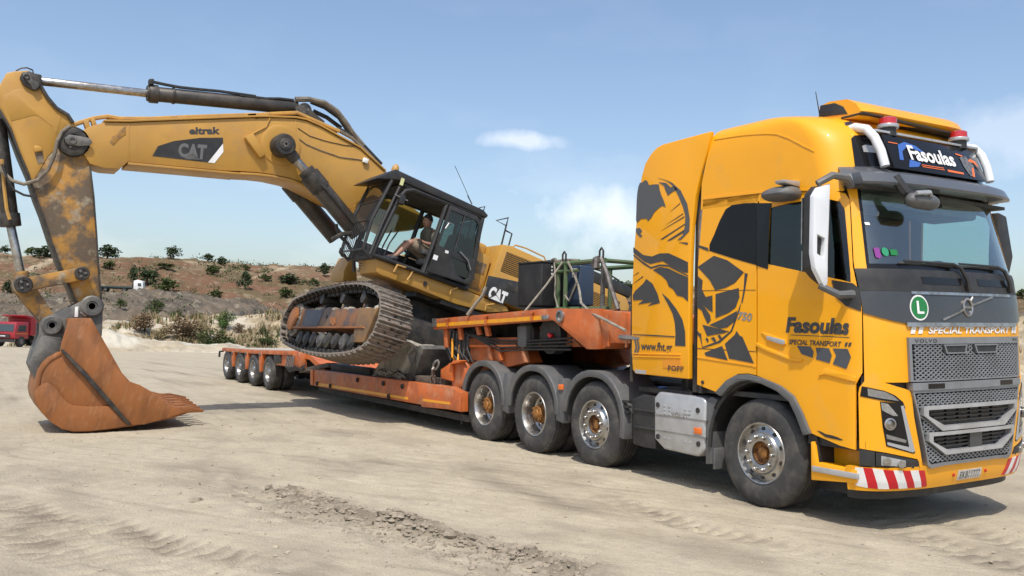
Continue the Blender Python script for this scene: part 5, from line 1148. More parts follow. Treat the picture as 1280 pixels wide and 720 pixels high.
sticker('sensor_housing', [(-.16, 2.93), (.02, 2.93), (.02, 3.08), (-.16, 3.08)], M['gloss_black'])
# chassis -------------------------------------------------------------------
mb = MB()
for y in (-.42, .42): mb.box((-2.7, y, .88), (6.9, .09, .28))
for x in (-5.9, -4.6, -3.4, -2.0, -1.2): mb.box((x, 0, .88), (.12, .8, .22))
mb.build('chassis_rail', M['dark_metal'], truck)
mb = MB()
for x in (0, -2.72, -4.09, -5.46): mb.cyl((x, -.95, .50), (x, .95, .50), .085, n=10)
for x in (-4.09, -5.46): mb.ball((x, 0, .52), (.26, .25, .25), 12, 8)
mb.box((-2.7, 0, .55), (5.8, .3, .3)); mb.build('axle', M['dark_metal'], truck)
mb = MB(); mb.lathe([(.0, 1.16), (.40, 1.16), (.46, 1.13), (.46, 1.06), (.2, 1.03)], (-4.6, 0, 0), (0, 0, 1), 28); mb.box((-4.6, 0, 1.05), (.8, 1.0, .08)); mb.build('fifth_wheel', M['grease'], truck)
mb = MB(); mb.prism([(-1.598,0.948),(-1.519,1.018),(-0.823,1.009),(-0.766,0.969),(-0.775,0.455),(-0.875,0.371),(-1.411,0.382),(-1.583,0.48)], 'y', -1.22, -.62); tank = mb.build('fuel_tank_cover', M['silver'], truck, bevel=.03, seg=3)
mb = MB(); mb.prism([(-1.566,0.763),(-0.745,0.769),(-0.745,0.759),(-1.565,0.75)], 'y', -1.226, -1.2); mb.prism([(-1.56,0.589),(-0.747,0.595),(-0.746,0.585),(-1.56,0.577)], 'y', -1.226, -1.2)
for zx, zy in ((180, 110), (392, 140), (180, 278), (395, 318)): pass
mb.build('cover_seam', M['steel'], tank)
mb = MB()
for x, z in [(-1.524,0.869),(-0.879,0.864),(-1.513,0.514),(-0.861,0.509)]: mb.cyl((x, -1.222, z), (x, -1.228, z), .03, n=12)
mb.build('cover_bolt', M['plastic'], tank)
mb = MB(); 
for x, z in [(-1.412,0.868),(-1.334,0.864),(-1.411,0.826),(-1.332,0.823),(-1.41,0.784),(-1.331,0.781),(-1.075,0.856),(-1.001,0.857),(-1.073,0.816),(-0.999,0.816),(-1.072,0.775),(-0.998,0.776),(-1.401,0.512),(-1.323,0.511),(-1.065,0.511),(-0.991,0.51)]: mb.box((x, -1.222, z), (.035, .008, .02))
mb.build('cover_rib', M['silver'], tank, bevel=.003)
letter('tank_lettering', 'VOLVO', tank, M['steel'], lambda a, b: Vector((-1.30 + a, -1.2225, .755 + b + .0 * a)), .30, .055, .02, 0, 1.25)
mb = MB(); q = [(-0.926,0.682),(-0.817,0.682),(-0.815,0.615),(-0.924,0.614)]; mb.prism(q, 'y', -1.235, -1.2); mb.build('side_marker', M['orange_lens'], tank, bevel=.004)
mb = MB(); mb.prism([(-2.017,0.893),(-1.814,0.964),(-1.598,0.956),(-1.58,0.363),(-1.794,0.357),(-1.982,0.371)], 'y', -1.2, -.6)
for z in (.58, .78): mb.box((-1.72, -.9, z), (.46, .64, .03))
tk = mb.build('fuel_tank', M['plastic'], truck, bevel=.03, seg=3)
mb = MB(); mb.cyl((-1.70, -1.0, .98), (-1.70, -1.0, 1.06), .07, .055, 14); mb.build('tank_cap', M['blue_cap'], tk)
mb = MB(); mb.prism([(-0.788,0.982),(-0.706,1.022),(-0.611,0.996),(-0.668,0.908),(-0.677,0.323),(-0.771,0.31)], 'y', -1.2, -.75); mb.box((-.66, -.98, .38), (.03, .42, .22)); mb.build('mud_flap', M['grey_plastic'], truck, bevel=.006)
# units behind the cab
mb = MB(); mb.box((-.95, 0, 2.2), (.12, 2.36, 2.3)); mb.box((-1.05, 0, 1.9), (.25, 1.9, 1.7)); mb.box((-1.3, -.55, 1.3), (.6, .5, .5)); mb.box((-2.6, 0, 1.06), (1.4, 1.0, .03)); mb.box((-1.5, 0, 1.02), (.9, 2.3, .05)); mb.build('equipment_rack', M['dark_metal'], truck)
mb = MB(); mb.tube([(-.93, -1.12, 1.6), (-.93, -1.14, 2.9), (-.90, -1.10, 3.35), (-.84, -1.02, 3.55)], [.06, .06, .07, .09], 12); mb.ball((-.88, -1.08, 3.36), (.08, .08, .1)); mb.build('air_intake', M['steel'], truck)
mb = MB(); mb.tube([(-2.02, -1.2, 1.1), (-2.03, -1.2, 2.1), (-2.0, -1.2, 2.18), (-1.93, -1.2, 2.2)], .025, 8); mb.build('grab_rail', M['dark_metal'], truck)
mb = MB()
for k in range(4):
    y = -.5 + .2 * k; mb.tube([(-1.2, y, 2.1), (-1.6, y + .1, 1.5 - .1 * k), (-2.2, y, 1.25), (-2.6, y, 1.6)], .02, 6)
mb.build('air_hose', M['hose'], truck)

# wheels --------------------------------------------------------------------
def wheel_parts(front):
    w_ = .36 if front else .62
    ty_ = MB()
    def tyre(off, w):
        pr = [(.292, -.03), (.300, -.004), (.34, .010), (.40, .017), (.455, .010), (.498, -.008), (.522, -.03), (.533, -.048)]
        n = 4; a, b = -.055, -w + .055
        for k in range(n + 1):
            h0 = a + (b - a) * k / (n + 1); h1 = a + (b - a) * (k + 1) / (n + 1); e = .006
            pr += [(.536, h0 - e), (.536, h1 + e)]
            if k < n: pr += [(.522, h1 + e - .001), (.522, h1 - e)]
        pr += [(.533, -w + .048), (.522, -w + .03), (.498, -w + .008), (.40, -w - .01), (.292, -w + .03)]
        ty_.lathe([(r, h + off) for r, h in pr], (0, 0, 0), (0, -1, 0), 56)
        for k in range(44):                                  # shoulder lugs
            a_ = 2 * PI * k / 44
            R = Matrix.Rotation(a_, 3, 'Y')
            if front: break
            c = R @ Vector((.519, .035 - off, 0)); ty_.box(c, (.018, .03, .045), 0, R)
    if front: tyre(0, .36)
    else: tyre(0, .29); tyre(-.33, .29)
    rim = MB(); dark = MB(); nuts = MB(); hub = MB()
    rp = [(.304, -.03), (.306, -.004), (.298, .006), (.285, .002), (.277, -.02)]
    if front: rp += [(.268, -.045), (.238, -.040), (.208, -.022), (.196, .0), (.188, .004), (.135, .004), (.116, -.006), (.110, -.07)]
    else: rp += [(.262, -.06), (.258, -.13), (.25, -.17), (.225, -.185), (.12, -.185)]
    rim.lathe(rp, (0, 0, 0), (0, -1, 0), 48)
    for k in range(10):
        a = 2 * PI * (k + .5) / 10
        if front:
            c = Vector((math.cos(a) * .236, .037, math.sin(a) * .236)); dark.lathe([(.0, .006), (.021, .006), (.023, -.004)], c, (0, -1, 0), 12)
            a2 = 2 * PI * k / 10; c = Vector((math.cos(a2) * .163, -.004, math.sin(a2) * .163)); nuts.lathe([(.021, 0), (.021, .014), (.016, .036), (.006, .042), (0, .042)], c, (0, -1, 0), 10)
        else:
            c = Vector((math.cos(a) * .205, .18, math.sin(a) * .205)); dark.lathe([(.0, .002), (.02, .002), (.02, -.01)], c, (0, -1, 0), 12)
            a2 = 2 * PI * k / 10; c = Vector((math.cos(a2) * .155, .185, math.sin(a2) * .155)); nuts.lathe([(.018, 0), (.018, .03), (.0, .04)], c, (0, -1, 0), 8)
    if front:
        hub.lathe([(.109, -.02), (.104, -.055), (.06, -.06), (.055, -.03), (.0, -.026)], (0, 0, 0), (0, -1, 0), 24)
        for k in range(6):
            a = 2 * PI * k / 6; hub.lathe([(.012, -.06), (.012, -.045), (0, -.045)], (math.cos(a) * .08, 0, math.sin(a) * .08), (0, -1, 0), 8)
    else:
        hub.lathe([(.135, -.185), (.135, -.12), (.115, -.10), (.115, -.055), (.095, -.04), (.07, -.04), (.062, -.02), (.0, -.018)], (0, 0, 0), (0, -1, 0), 24)
        for k in range(8):
            a = 2 * PI * k / 8; hub.lathe([(.016, -.045), (.016, -.028), (0, -.026)], (math.cos(a) * .095, 0, math.sin(a) * .095), (0, -1, 0), 8)
    return ty_, rim, dark, nuts, hub
def make_wheel(front, parent, loc):
    w_ = thing('wheel', (0, 0, 0)); a, b, c, d, e = wheel_parts(front)
    ORG[w_.name] = Vector((0, 0, 0))
    a.build('tyre', M['rubber'], w_, ang=35); b.build('rim', M['chrome'], w_, ang=30); c.build('hand_hole', M['plastic'], w_); d.build('lug_nut', M['chrome'], w_, ang=50); e.build('hub', M['hub'], w_, ang=35)
    w_.parent = parent; w_.location = loc
    return w_
fw = make_wheel(True, truck, (0, -1.215, .525)); rw = make_wheel(False, truck, (-4.09, -1.215, .525))
for p, x, spin in ((fw, -2.72, 1.1), (rw, -5.46, .4)):
    c = copy_tree(p, truck); c.location = (x, -1.215, .525); c.rotation_euler.y = spin
for p, x in ((fw, 0), (fw, -2.72), (rw, -4.09), (rw, -5.46)):
    c = copy_tree(p, truck); c.location = (x, 1.215, .555); c.rotation_euler.z = PI
# rear mudguards
for x, a0, a1 in ((-2.72, -12, 172), (-4.09, 2, 176), (-5.46, 2, 196)):
    mb = MB(); rs = []
    for k in range(19):
        a = rad(a0 + (a1 - a0) * k / 18); ro = .645; cx, cz = math.cos(a), math.sin(a)
        sq = 1.0 + .03 * abs(math.sin(2 * a))
        rs.append([(x + r * cx * sq, y, .55 + r * cz * sq) for r, y in ((ro - .085, -1.255), (ro - .005, -1.262), (ro, -1.24), (ro, -.62), (ro - .03, -.62), (ro - .03, -1.2), (ro - .085, -1.22))])
    mb.rings(rs); mb.build('mudguard', M['grey_plastic'], truck, bevel=.005)
    mb = MB(); mb.rings([[(p[0], -p[1], p[2]) for p in r] for r in rs]); mb.build('mudguard', M['grey_plastic'], truck)
mb = MB()
for x in (-3.40, -4.775): mb.prism([(x - .10, .50), (x + .06, .47), (x + .09, .85), (x + .03, 1.05), (x - .06, 1.05), (x - .11, .85)], 'y', -1.25, -1.12)
mb.build('mudguard_bracket', M['grey_plastic'], truck, bevel=.01)
mb = MB(); mb.box((-3.39, -1.258, .94), (.10, .03, .07)); mb.build('side_marker', M['orange_lens'], truck, bevel=.006)
mb = MB()
for z in (.86, .80, .74): mb.box((-2.1, -1.22, z), (.16, .05, .025))
mb.build('mudguard_vent', M['plastic'], truck)
mb = MB(); mb.box((-6.14, -.95, .42), (.03, .55, .5)); mb.box((-6.14, .95, .42), (.03, .55, .5)); mb.build('mud_flap', M['plastic'], truck)

# ---------------------------------------------------------------- low loader trailer
trailer = thing('lowbed_trailer', (-10, 0, 0), 'orange low loader trailer with gooseneck, sunken bed and four axle tail', 'trailer')
ORG[trailer.name] = Vector((-10, 0, 0))
GN = [(-7.124,1.811),(-3.919,1.959),(-3.629,1.966),(-2.598,1.96),(-2.598,1.958),(-2.599,1.46),(-2.826,1.452),(-3.565,1.798),(-3.622,1.814),(-7.111,1.635)]
mb = MB(); mb.prism(GN, 'y', -1.27, -1.17); goose = mb.build('gooseneck_beam', M['orange'], trailer, bevel=.012)
mb = MB(); mb.prism(GN, 'y', 1.17, 1.27); mb.build('gooseneck_beam', M['orange'], trailer, bevel=.012)
mb = MB(); mb.prism([(-2.756,1.958),(-2.105,1.917),(-1.993,1.886),(-1.981,1.548),(-2.398,1.541),(-2.554,1.468),(-2.757,1.461)], 'y', -1.22, 1.22); front_box = mb.build('gooseneck_head', M['orange'], trailer, bevel=.012)
mb = MB()
for x in (-2.46, -2.12): mb.rings([[(x, y, z) for y, z in ((-1.235, 1.5), (-1.235, 1.9), (-1.21, 1.9), (-1.21, 1.5))], [(x + .03, y, z) for y, z in ((-1.235, 1.5), (-1.235, 1.9), (-1.21, 1.9), (-1.21, 1.5))]])
mb.build('head_rib', M['orange'], front_box)
mb = MB(); mb.rings([[(x, y, z) for y, z in ((-1.17, zz - .06), (-1.17, zz), (1.17, zz), (1.17, zz - .06))] for x, zz in ((-7.05, 1.80), (-3.9, 1.945), (-2.4, 1.945))]); mb.build('gooseneck_deck', M['dark_metal'], trailer)
mb = MB(); mb.prism([(-6.983,1.739),(-3.873,1.872),(-3.87,1.815),(-6.979,1.683)], 'y', -1.276, -1.26); mb.build('reflective_tape', M['reflect'], goose, smooth=False)
mb = MB(); mb.prism([(-3.848,1.872),(-3.699,1.88),(-3.686,1.824),(-3.836,1.815)], 'y', -1.30, -1.26); mb.build('junction_box', M['steel'], goose, bevel=.006)
mb = MB()
for p in ((8, 158), (8, 205)): pass
mb.prism([(-7.15,1.818),(-7.018,1.822),(-7.008,1.69),(-7.14,1.682)], 'y', -1.285, -1.26); mb.build('end_plate', M['worn_grey'], goose)
for px0 in (0,):
    c = [(-3.415,1.862)][0]
    mb = MB(); mb.lathe([(.085, 0), (.085, .03), (.06, .035), (.06, .01), (.0, .015)], (c[0], -1.27, c[1]), (0, -1, 0), 20); mb.build('round_port', M['steel'], goose)
def hook(pts):
    mb = MB(); mb.tube([(x, -1.29, z) for x, z in pts], .018, 6); return mb.build('lashing_hook', M['orange'], goose)
hook([(-6.638,1.797),(-6.554,1.804),(-6.581,1.778),(-6.581,1.684)]); hook([(-5.395,1.846),(-5.312,1.852),(-5.346,1.828),(-5.346,1.732)]); hook([(-4.126,1.899),(-4.055,1.904),(-4.085,1.882),(-4.086,1.811)])
def dyp(name, pts, y0, y1, m, parent, bevel=.008, both=False):
    for s in ((1, -1) if both else (1,)):
        mb = MB(); mb.prism(pts, 'y', y0 * s, y1 * s); o = mb.build(name, m, parent, bevel=bevel)
    return o
for pts in ([(-6.858,1.651),(-6.745,1.655),(-6.71,1.357),(-6.822,1.34)], [(-6.374,1.673),(-6.28,1.678),(-6.229,1.492),(-6.321,1.483)], [(-5.803,1.702),(-5.716,1.706),(-5.646,1.579),(-5.732,1.571)], [(-5.532,1.715),(-5.435,1.722),(-5.367,1.567),(-5.462,1.559)]): dyp('beam_post', pts, -1.22, -1.16, M['orange'], trailer)
dyp('gooseneck_girder', [(-6.306,1.518),(-4.847,1.563),(-4.8,1.5),(-4.835,1.429),(-4.751,1.409),(-4.58,1.208),(-6.281,0.914),(-6.23,1.361),(-6.284,1.385)], -1.05, -.75, M['orange'], trailer, both=True)
mb = MB(); mb.prism([(-6.209,1.412),(-4.74,1.454),(-4.727,1.426),(-6.193,1.374)], 'y', -1.13, -1.04); mb.build('girder_flange', M['orange_fresh'], trailer, bevel=.004)
for pts in ([(-5.597,1.394),(-5.512,1.396),(-5.453,1.198),(-5.536,1.183)], [(-5.323,1.402),(-5.229,1.405),(-5.15,1.212),(-5.218,1.197)], [(-4.628,1.412),(-4.553,1.42),(-4.48,1.213),(-4.543,1.204)]): dyp('girder_rib', pts, -1.12, -1.04, M['orange'], trailer)
dyp('suspension_box', [(-4.708,1.713),(-3.894,1.745),(-3.44,1.505),(-3.438,1.468),(-4.64,1.431)], -.95, -.7, M['orange'], trailer, both=True)
mb = MB(); c = [(-4.581,1.593)][0]
mb.prism([(-4.711,1.726),(-4.476,1.74),(-4.461,1.44),(-4.555,1.414),(-4.685,1.438)], 'y', -1.14, -.98); mb.build('hydraulic_ram', M['grey_plastic'], trailer, bevel=.02, seg=3)
for px_, r in ((0, .22), (1, .26)):
    c = [(-4.592,1.592),(-3.971,1.61)][px_]
    mb = MB(); mb.cyl((c[0], -1.06, c[1]), (c[0], -.9, c[1]), r, n=24); mb.build('air_bellows', M['plastic'], trailer)
dyp('red_reflector', [(-3.933,1.647),(-3.844,1.611),(-3.89,1.572),(-3.96,1.603)], -1.12, -1.07, M['red'], trailer)
mb = MB()
for k in range(4): mb.tube([(-6.6 + .1 * k, -1.14, 1.62), (-5.2, -1.12, 1.50 - .05 * k), (-4.4, -1.12, 1.52 - .04 * k), (-3.4, -1.1, 1.58 - .05 * k)], .016, 6)
for k in range(7):
    x = -6.9 + .12 * k; mb.tube([(x, -1.1, 1.62), (x + .05, -1.16, 1.35 - .05 * (k % 3)), (x + .15, -1.12, 1.15), (x + .1, -.95, .95 + .04 * k)], .018, 6)
mb.build('hydraulic_hose', M['hose'], trailer)
mb = MB(); mb.tube([(-6.6, -1.18, 1.5), (-6.55, -1.2, 1.2), (-6.4, -1.18, 1.12), (-6.5, -1.1, 1.4)], .02, 6); mb.build('brass_fitting', M['reflect'], trailer)
mb = MB(); mb.box((-4.6, 0, 1.62), (4.6, 1.3, .28)); mb.box((-6.4, 0, 1.1), (.9, 1.5, 1.0)); mb.build('gooseneck_core', M['dark_metal'], trailer)
# gooseneck foot at the bed
dyp('gooseneck_foot', [(-6.644,1.057),(-6.524,1.157),(-6.236,1.169),(-6.151,1.1),(-6.077,0.875),(-6.247,0.711),(-6.535,0.7),(-6.557,1.022)], -1.2, -1.0, M['orange'], trailer, both=True)
dyp('foot_gusset', [(-6.853,0.987),(-6.51,1.112),(-6.458,1.085),(-6.44,0.822),(-6.843,0.848)], -1.25, -1.2, M['orange_fresh'], trailer)
dyp('foot_cap', [(-6.513,1.098),(-6.147,1.173),(-6.082,1.164),(-6.105,1.136),(-6.387,1.096)], -1.3, -1.18, M['orange_fresh'], trailer)
# bed
BED = [(-12.689,0.671),(-11.671,0.7),(-8.961,0.73),(-6.219,0.744),(-5.873,0.689),(-5.854,0.392),(-6.195,0.392),(-12.368,0.341),(-12.651,0.344)]
for s in (1, -1):
    mb = MB(); mb.prism(BED, 'y', -1.40 * s, -1.26 * s); b_ = mb.build('bed_beam', M['orange'], trailer, bevel=.012)
    if s == 1: bed = b_
mb = MB(); mb.prism([(-12.314,0.422),(-7.74,0.469),(-7.737,0.425),(-12.308,0.367)], 'y', -1.405, -1.39); mb.prism([(-7.137,0.49),(-6.189,0.51),(-6.187,0.473),(-7.134,0.451)], 'y', -1.415, -1.39); mb.build('reflective_tape', M['reflect'], bed, smooth=False, kind='stuff')
dyp('bed_end_plate', [(-7.206,0.472),(-6.143,0.496),(-5.851,0.636),(-5.836,0.4),(-6.163,0.401),(-7.197,0.354)], -1.412, -1.39, M['orange'], bed, .004)
mb = MB(); mb.prism([(-12.716,0.679),(-12.561,0.682),(-12.523,0.352),(-12.678,0.351)], 'y', -1.42, -1.2); mb.build('bed_end_plate', M['orange_fresh'], bed)
for q in ([(-12.274,0.403)][0], [(-11.474,0.406)][0], [(-8.523,0.422)][0], [(-10.012,0.624)][0], [(-8.772,0.637)][0], [(-7.957,0.638)][0]):
    mb = MB(); mb.lathe([(.045, 0), (.045, .03), (.022, .03), (.022, .01), (0, .01)], (q[0], -1.4, q[1]), (0, -1, 0), 12); mb.build('lashing_ring', M['dark_metal'], bed)
mb = MB(); mb.box((-9.25, 0, .28), (6.7, 2.5, .1)); mb.box((-9.25, -.98, .60), (6.6, .5, .06)); mb.build('bed_floor', M['dark_metal'], trailer)
for k in range(9):
    mb = MB(); mb.box((-12.2 + .74 * k, -1.0, .66), (.66, .5, .05)); mb.build('deck_plank', M['timber'], trailer, bevel=.008)
mb = MB(); mb.prism([(-6.3, .42), (-6.3, .74), (-6.9, .74), (-6.9, .66), (-6.4, .5)], 'y', -1.25, 1.25); mb.build('bed_crossmember', M['orange'], trailer)
# tail with four axles
TY = -1.35
mb = MB(); mb.rings([[(x, y, z) for y, z in ((TY, zz - .10), (TY, zz), (-TY, zz), (-TY, zz - .10))] for x, zz in ((-20.75, .90), (-17.5, .945), (-14.3, 1.03))]); tail = mb.build('tail_deck', M['orange'], trailer, bevel=.01)
mb = MB()
for k in range(9):
    pass
mb.rings([[(x, y, z) for y, z in ((TY + .05, zz), (TY + .05, zz + .014), (-TY - .05, zz + .014), (-TY - .05, zz))] for x, zz in ((-20.7, .90), (-17.5, .945), (-14.4, 1.028))]); mb.build('deck_dust', M['dust'], tail)
for x in (-19.55, -18.15, -16.82):
    mb = MB(); zt = .83 + (x + 20.75) * .02; mb.prism([(x - .13, zt), (x + .17, zt), (x + .13, .42), (x - .02, .40)], 'y', TY - .004, TY + .12); mb.build('tail_bracket', M['orange'], trailer, bevel=.01)
    mb = MB(); mb.cyl((x + .03, TY - .03, zt - .06), (x + .03, TY, zt - .06), .05, n=12); mb.build('bracket_pin', M['worn_grey'], trailer)
mb = MB(); mb.box((-17.6, 0, .62), (6.4, 1.0, .4)); mb.build('tail_spine', M['dark_metal'], trailer)
mb = MB(); mb.prism([(-15.751,0.88),(-15.232,0.944),(-14.249,1.031),(-13.886,1.021),(-13.839,0.633),(-14.121,0.584),(-14.646,0.615),(-15.113,0.64),(-15.677,0.637)], 'y', -1.3, -1.1); st = mb.build('steering_box', M['orange'], trailer, bevel=.03)
mb = MB(); mb.prism([(-15.73,0.905),(-15.21,0.961),(-15.137,0.711),(-15.615,0.664)], 'y', -1.34, -1.28); mb.build('valve_block', M['dark_metal'], st, bevel=.02)
mb = MB()
for k in range(5): mb.tube([(-14.6 + .12 * k, -1.33, .92), (-14.5 + .12 * k, -1.40, .66), (-14.2 + .1 * k, -1.40, .55 + .04 * k), (-13.9 + .08 * k, -1.3, .62), (-13.7, -1.2, .75)], .016, 6)
mb.build('hydraulic_hose', M['hose'], trailer)
mb = MB(); mb.rings([[(x, y, z) for y, z in ((-1.15, z1 - .12), (-1.15, z1), (1.15, z1), (1.15, z1 - .12))] for x, z1 in ((-14.4, 1.0), (-13.6, .98), (-12.55, .70))]); mb.build('tail_link', M['orange_fresh'], trailer)
mb = MB(); mb.prism([(-14.096,0.616),(-12.234,0.85),(-12.151,0.759),(-14.057,0.534)], 'y', -1.22, -.7); mb.build('ramp_plank', M['timber'], trailer, bevel=.006)
mb = MB(); mb.box((-13.4, 0, .42), (1.6, 1.6, .24)); mb.build('drawbar', M['dark_metal'], trailer)
# tail wheels
def tail_wheel():
    w_ = thing('wheel', (0, 0, 0)); ORG[w_.name] = Vector((0, 0, 0)); R = .435
    t = MB()
    for off in (0, -.30):
        pr = [(.235, -.03), (.25, 0), (.31, .012), (.38, .006), (.415, -.02), (R - .006, -.04)]
        for k in range(4): h = -.06 - .045 * k; pr += [(R, h), (R, h - .03), (R - .012, h - .032), (R - .012, h - .043)]
        pr += [(R - .006, -.245), (.40, -.275), (.31, -.285), (.235, -.255)]
        t.lathe([(r, h + off) for r, h in pr], (0, 0, 0), (0, -1, 0), 40)
    t.build('tyre', M['rubber'], w_, ang=35)
    t = MB(); t.lathe([(.248, -.03), (.25, -.004), (.24, .004), (.225, -.01), (.215, -.07), (.20, -.10), (.10, -.10)], (0, 0, 0), (0, -1, 0), 32)
    for k in range(8): a = 2 * PI * k / 8; t.lathe([(.014, -.1), (.014, -.07), (0, -.065)], (math.cos(a) * .15, 0, math.sin(a) * .15), (0, -1, 0), 8)
    t.build('rim', M['steel'], w_)
    t = MB(); t.lathe([(.11, -.1), (.10, -.02), (.07, .0), (0, .004)], (0, 0, 0), (0, -1, 0), 20); t.build('hub', M['steel'], w_)
    return w_
tw0 = tail_wheel(); tw0.parent = trailer
for k, x in enumerate((-16.17, -17.53, -18.89, -20.25)):
    for s in (-1, 1):
        o = tw0 if (k == 0 and s == -1) else copy_tree(tw0, trailer)
        o.location = (x + 10, s * 1.33, .43 + .004 * k)
        o.rotation_euler = (0, .7 * k, 0 if s < 0 else PI)
mb = MB()
for x in (-16.17, -17.53, -18.89, -20.25): mb.box((x, 0, .43), (.16, 2.1, .14)); mb.box((x + .25, -.5, .55), (.5, .14, .2)); mb.box((x + .25, .5, .55), (.5, .14, .2))
mb.build('axle', M['dark_metal'], trailer)
mb = MB(); mb.tube([(-20.8, -1.3, .80), (-20.98, -1.36, .78), (-21.0, -1.36, .62)], .03, 6); mb.build('tail_lamp_arm', M['dark_metal'], trailer)

# ---------------------------------------------------------------- loose loads
def beam(name, x0, x1, y0, y1, z0, z1, m, lab, cat='timber'):
    t = MB(); r_ = random.Random(int(x0 * 100)); n = 5; rs = []
    for k in range(n):
        x = x0 + (x1 - x0) * k / (n - 1); j = lambda: r_.uniform(-.012, .012)
        rs.append([(x, y0 + j(), z0 + .002), (x, y1 + j(), z0 + .002), (x, y1 + j(), z1 + j()), (x, y0 + j(), z1 + j())])
    t.rings(rs); return tag(t.build(name, m, None, bevel=.012), lab, cat, 'timbers laid on the trailer bed')
M['black_timber'] = mat('tarred_timber', (.030, .029, .028), (.06, .055, .05), 5, .8, bump=.3, bscale=30, stretch=(.5, 3, 3))
beam('timber', -12.0, -9.85, -1.23, -.95, .686, .84, M['black_timber'], 'long black timber beam lying under the lifted track')
beam('timber', -9.7, -8.25, -1.22, -.98, .686, .85, M['timber'], 'short brown timber beam below the concrete lump')
beam('timber', -7.9, -6.75, -1.22, -.96, .686, .83, M['timber'], 'pale brown timber beam next to the chained gusset')
beam('timber', -10.0, -8.6, -.86, -.62, .70, .92, M['black_timber'], 'black timber beam behind the short brown beam')
# rough lump of concrete
t = MB(); r_ = random.Random(3); sec = [(-9.75, .72), (-9.5, .95), (-9.05, 1.06), (-8.75, 1.20), (-8.40, 1.42), (-8.05, 1.40), (-8.12, 1.15), (-8.38, .72)]; rs = []
for k in range(9):
    y = -1.24 + .85 * k / 8; rs.append([(x + r_.uniform(-.06, .06), y + r_.uniform(-.05, .05), z + r_.uniform(-.05, .05) - .02 * k) for x, z in densify(sec, 3)])
t.rings(rs); tag(t.build('concrete_lump', M['concrete'], None, smooth=False), 'rough pale lump of concrete wedged under the near track', 'concrete')
t = MB(); t.prism([(-8.30, .72), (-7.80, 1.36), (-7.62, 1.30), (-8.02, .70)], 'y', -1.2, -.5); tag(t.build('steel_wedge', M['worn_grey'], None, bevel=.01), 'grey slanted steel wedge leaning on the concrete lump', 'wedge')
# chain and shackle on the bed
def chain(name, pts, r, lab, m='chain', n=None):
    t = MB(); P = [Vector(p) for p in pts]; L = [0]
    for a, b in zip(P, P[1:]): L.append(L[-1] + (b - a).length)
    n = n or max(3, int(L[-1] / (r * 5)))
    for k in range(n):
        s = L[-1] * (k + .5) / n; i = max(j for j in range(len(L)) if L[j] <= s); i = min(i, len(P) - 2)
        d = (P[i + 1] - P[i]).normalized(); c = P[i] + d * (s - L[i]); u = d.orthogonal().normalized(); v = d.cross(u)
        if k % 2: u = v
        t.tube([c + d * (r * 3.6 * math.cos(a)) + u * (r * 1.9 * math.sin(a)) for a in [2 * PI * q / 8 for q in range(8)]], r, 4, closed=True)
    return tag(t.build(name, M[m], None), lab, 'chain')
chain('lashing_chain', [(-6.95, -1.33, .76), (-6.9, -1.36, .95), (-6.88, -1.3, 1.12)], .022, 'pale rusty chain hanging at the orange gusset of the bed')
chain('lashing_chain', [(-9.2, -1.30, .86), (-8.9, -1.34, .80), (-8.5, -1.30, .87), (-8.1, -1.3, .78)], .018, 'dark chain draped over the timber beams')
# black box, blue box and rack on the gooseneck
BZ = 1.975
t = MB(); t.box((-4.79, -.62, BZ + .36), (.64, .56, .64)); bx = tag(t.build('storage_box', M['box_black'], None, bevel=.025, seg=3), 'black plastic storage box on the gooseneck deck', 'box')
t = MB(); t.box((-4.79, -.62, BZ + .685), (.66, .58, .025)); t.build('lid', M['box_black'], bx, bevel=.01)
t = MB()
for k in range(3): t.box((-4.466, -.72, BZ + .62 - .05 * k), (.006, .02, .026))
t.build('label_mark', M['white'], bx)
t = MB(); t.box((-4.33, -.32, BZ + .36), (.36, .26, .58)); t.box((-4.33, -.32, BZ + .665), (.32, .22, .04)); t.box((-4.33, -.32, BZ + .04), (.26, .2, .06)); bb = tag(t.build('steel_box', M['tank_blue'], None, bevel=.03, seg=3), 'dark blue steel box strapped inside the green rack', 'box')
t = MB(); t.box((-4.28, -.453, BZ + .54), (.10, .006, .13)); t.build('paper_label', M['white'], bb)
t = MB(); t.box((-4.28, -.457, BZ + .58), (.06, .004, .03)); t.box((-4.28, -.457, BZ + .52), (.07, .004, .05)); t.build('label_print', M['decal'], bb)
t = MB(); t.tube([(-4.36, -.46, BZ + .22), (-4.24, -.48, BZ + .33), (-4.2, -.47, BZ + .40)], .02, 6); t.build('latch', M['steel'], bb)
rack = thing('steel_rack', (-3.7, -.3, BZ - .02), 'green steel rack frame holding the blue box on the gooseneck', 'rack')
def bar(p, q, r=.03, m='rack_green'):
    t = MB(); t.tube([p, q], r, 8); t.build('rack_bar', M[m], rack)
T_ = BZ + .66
for x, y in ((-4.41, -.64), (-4.20, -.66), (-3.33, -.66), (-4.41, .3), (-3.33, .3)): bar((x, y, BZ - .02), (x, y, T_), .032, 'rack_green' if x < -4 else 'worn_grey')
bar((-4.45, -.66, T_), (-3.28, -.66, T_), .034); bar((-4.45, .3, T_), (-3.28, .3, T_), .034); bar((-4.41, -.66, T_), (-4.41, .3, T_), .03); bar((-3.33, -.66, T_), (-3.33, .3, T_), .03); bar((-4.43, -.66, T_ - .11), (-3.9, -.66, T_ - .11), .024); bar((-4.45, -.66, BZ + .01), (-3.2, -.66, BZ + .01), .03)
for x in (-4.22, -3.35):
    t = MB(); t.tube([(x - .04, -.68, T_), (x - .04, -.68, T_ + .13), (x, -.68, T_ + .17), (x + .04, -.68, T_ + .13), (x + .04, -.68, T_)], .014, 6); t.build('lifting_eye', M['dark_metal'], rack)
def strap(pts, lab, w_=.015, m='strap', name='ratchet_strap', cat='strap'):
    t = MB(); t.tube(pts, w_, 6); return tag(t.build(name, M[m], None), lab, cat)
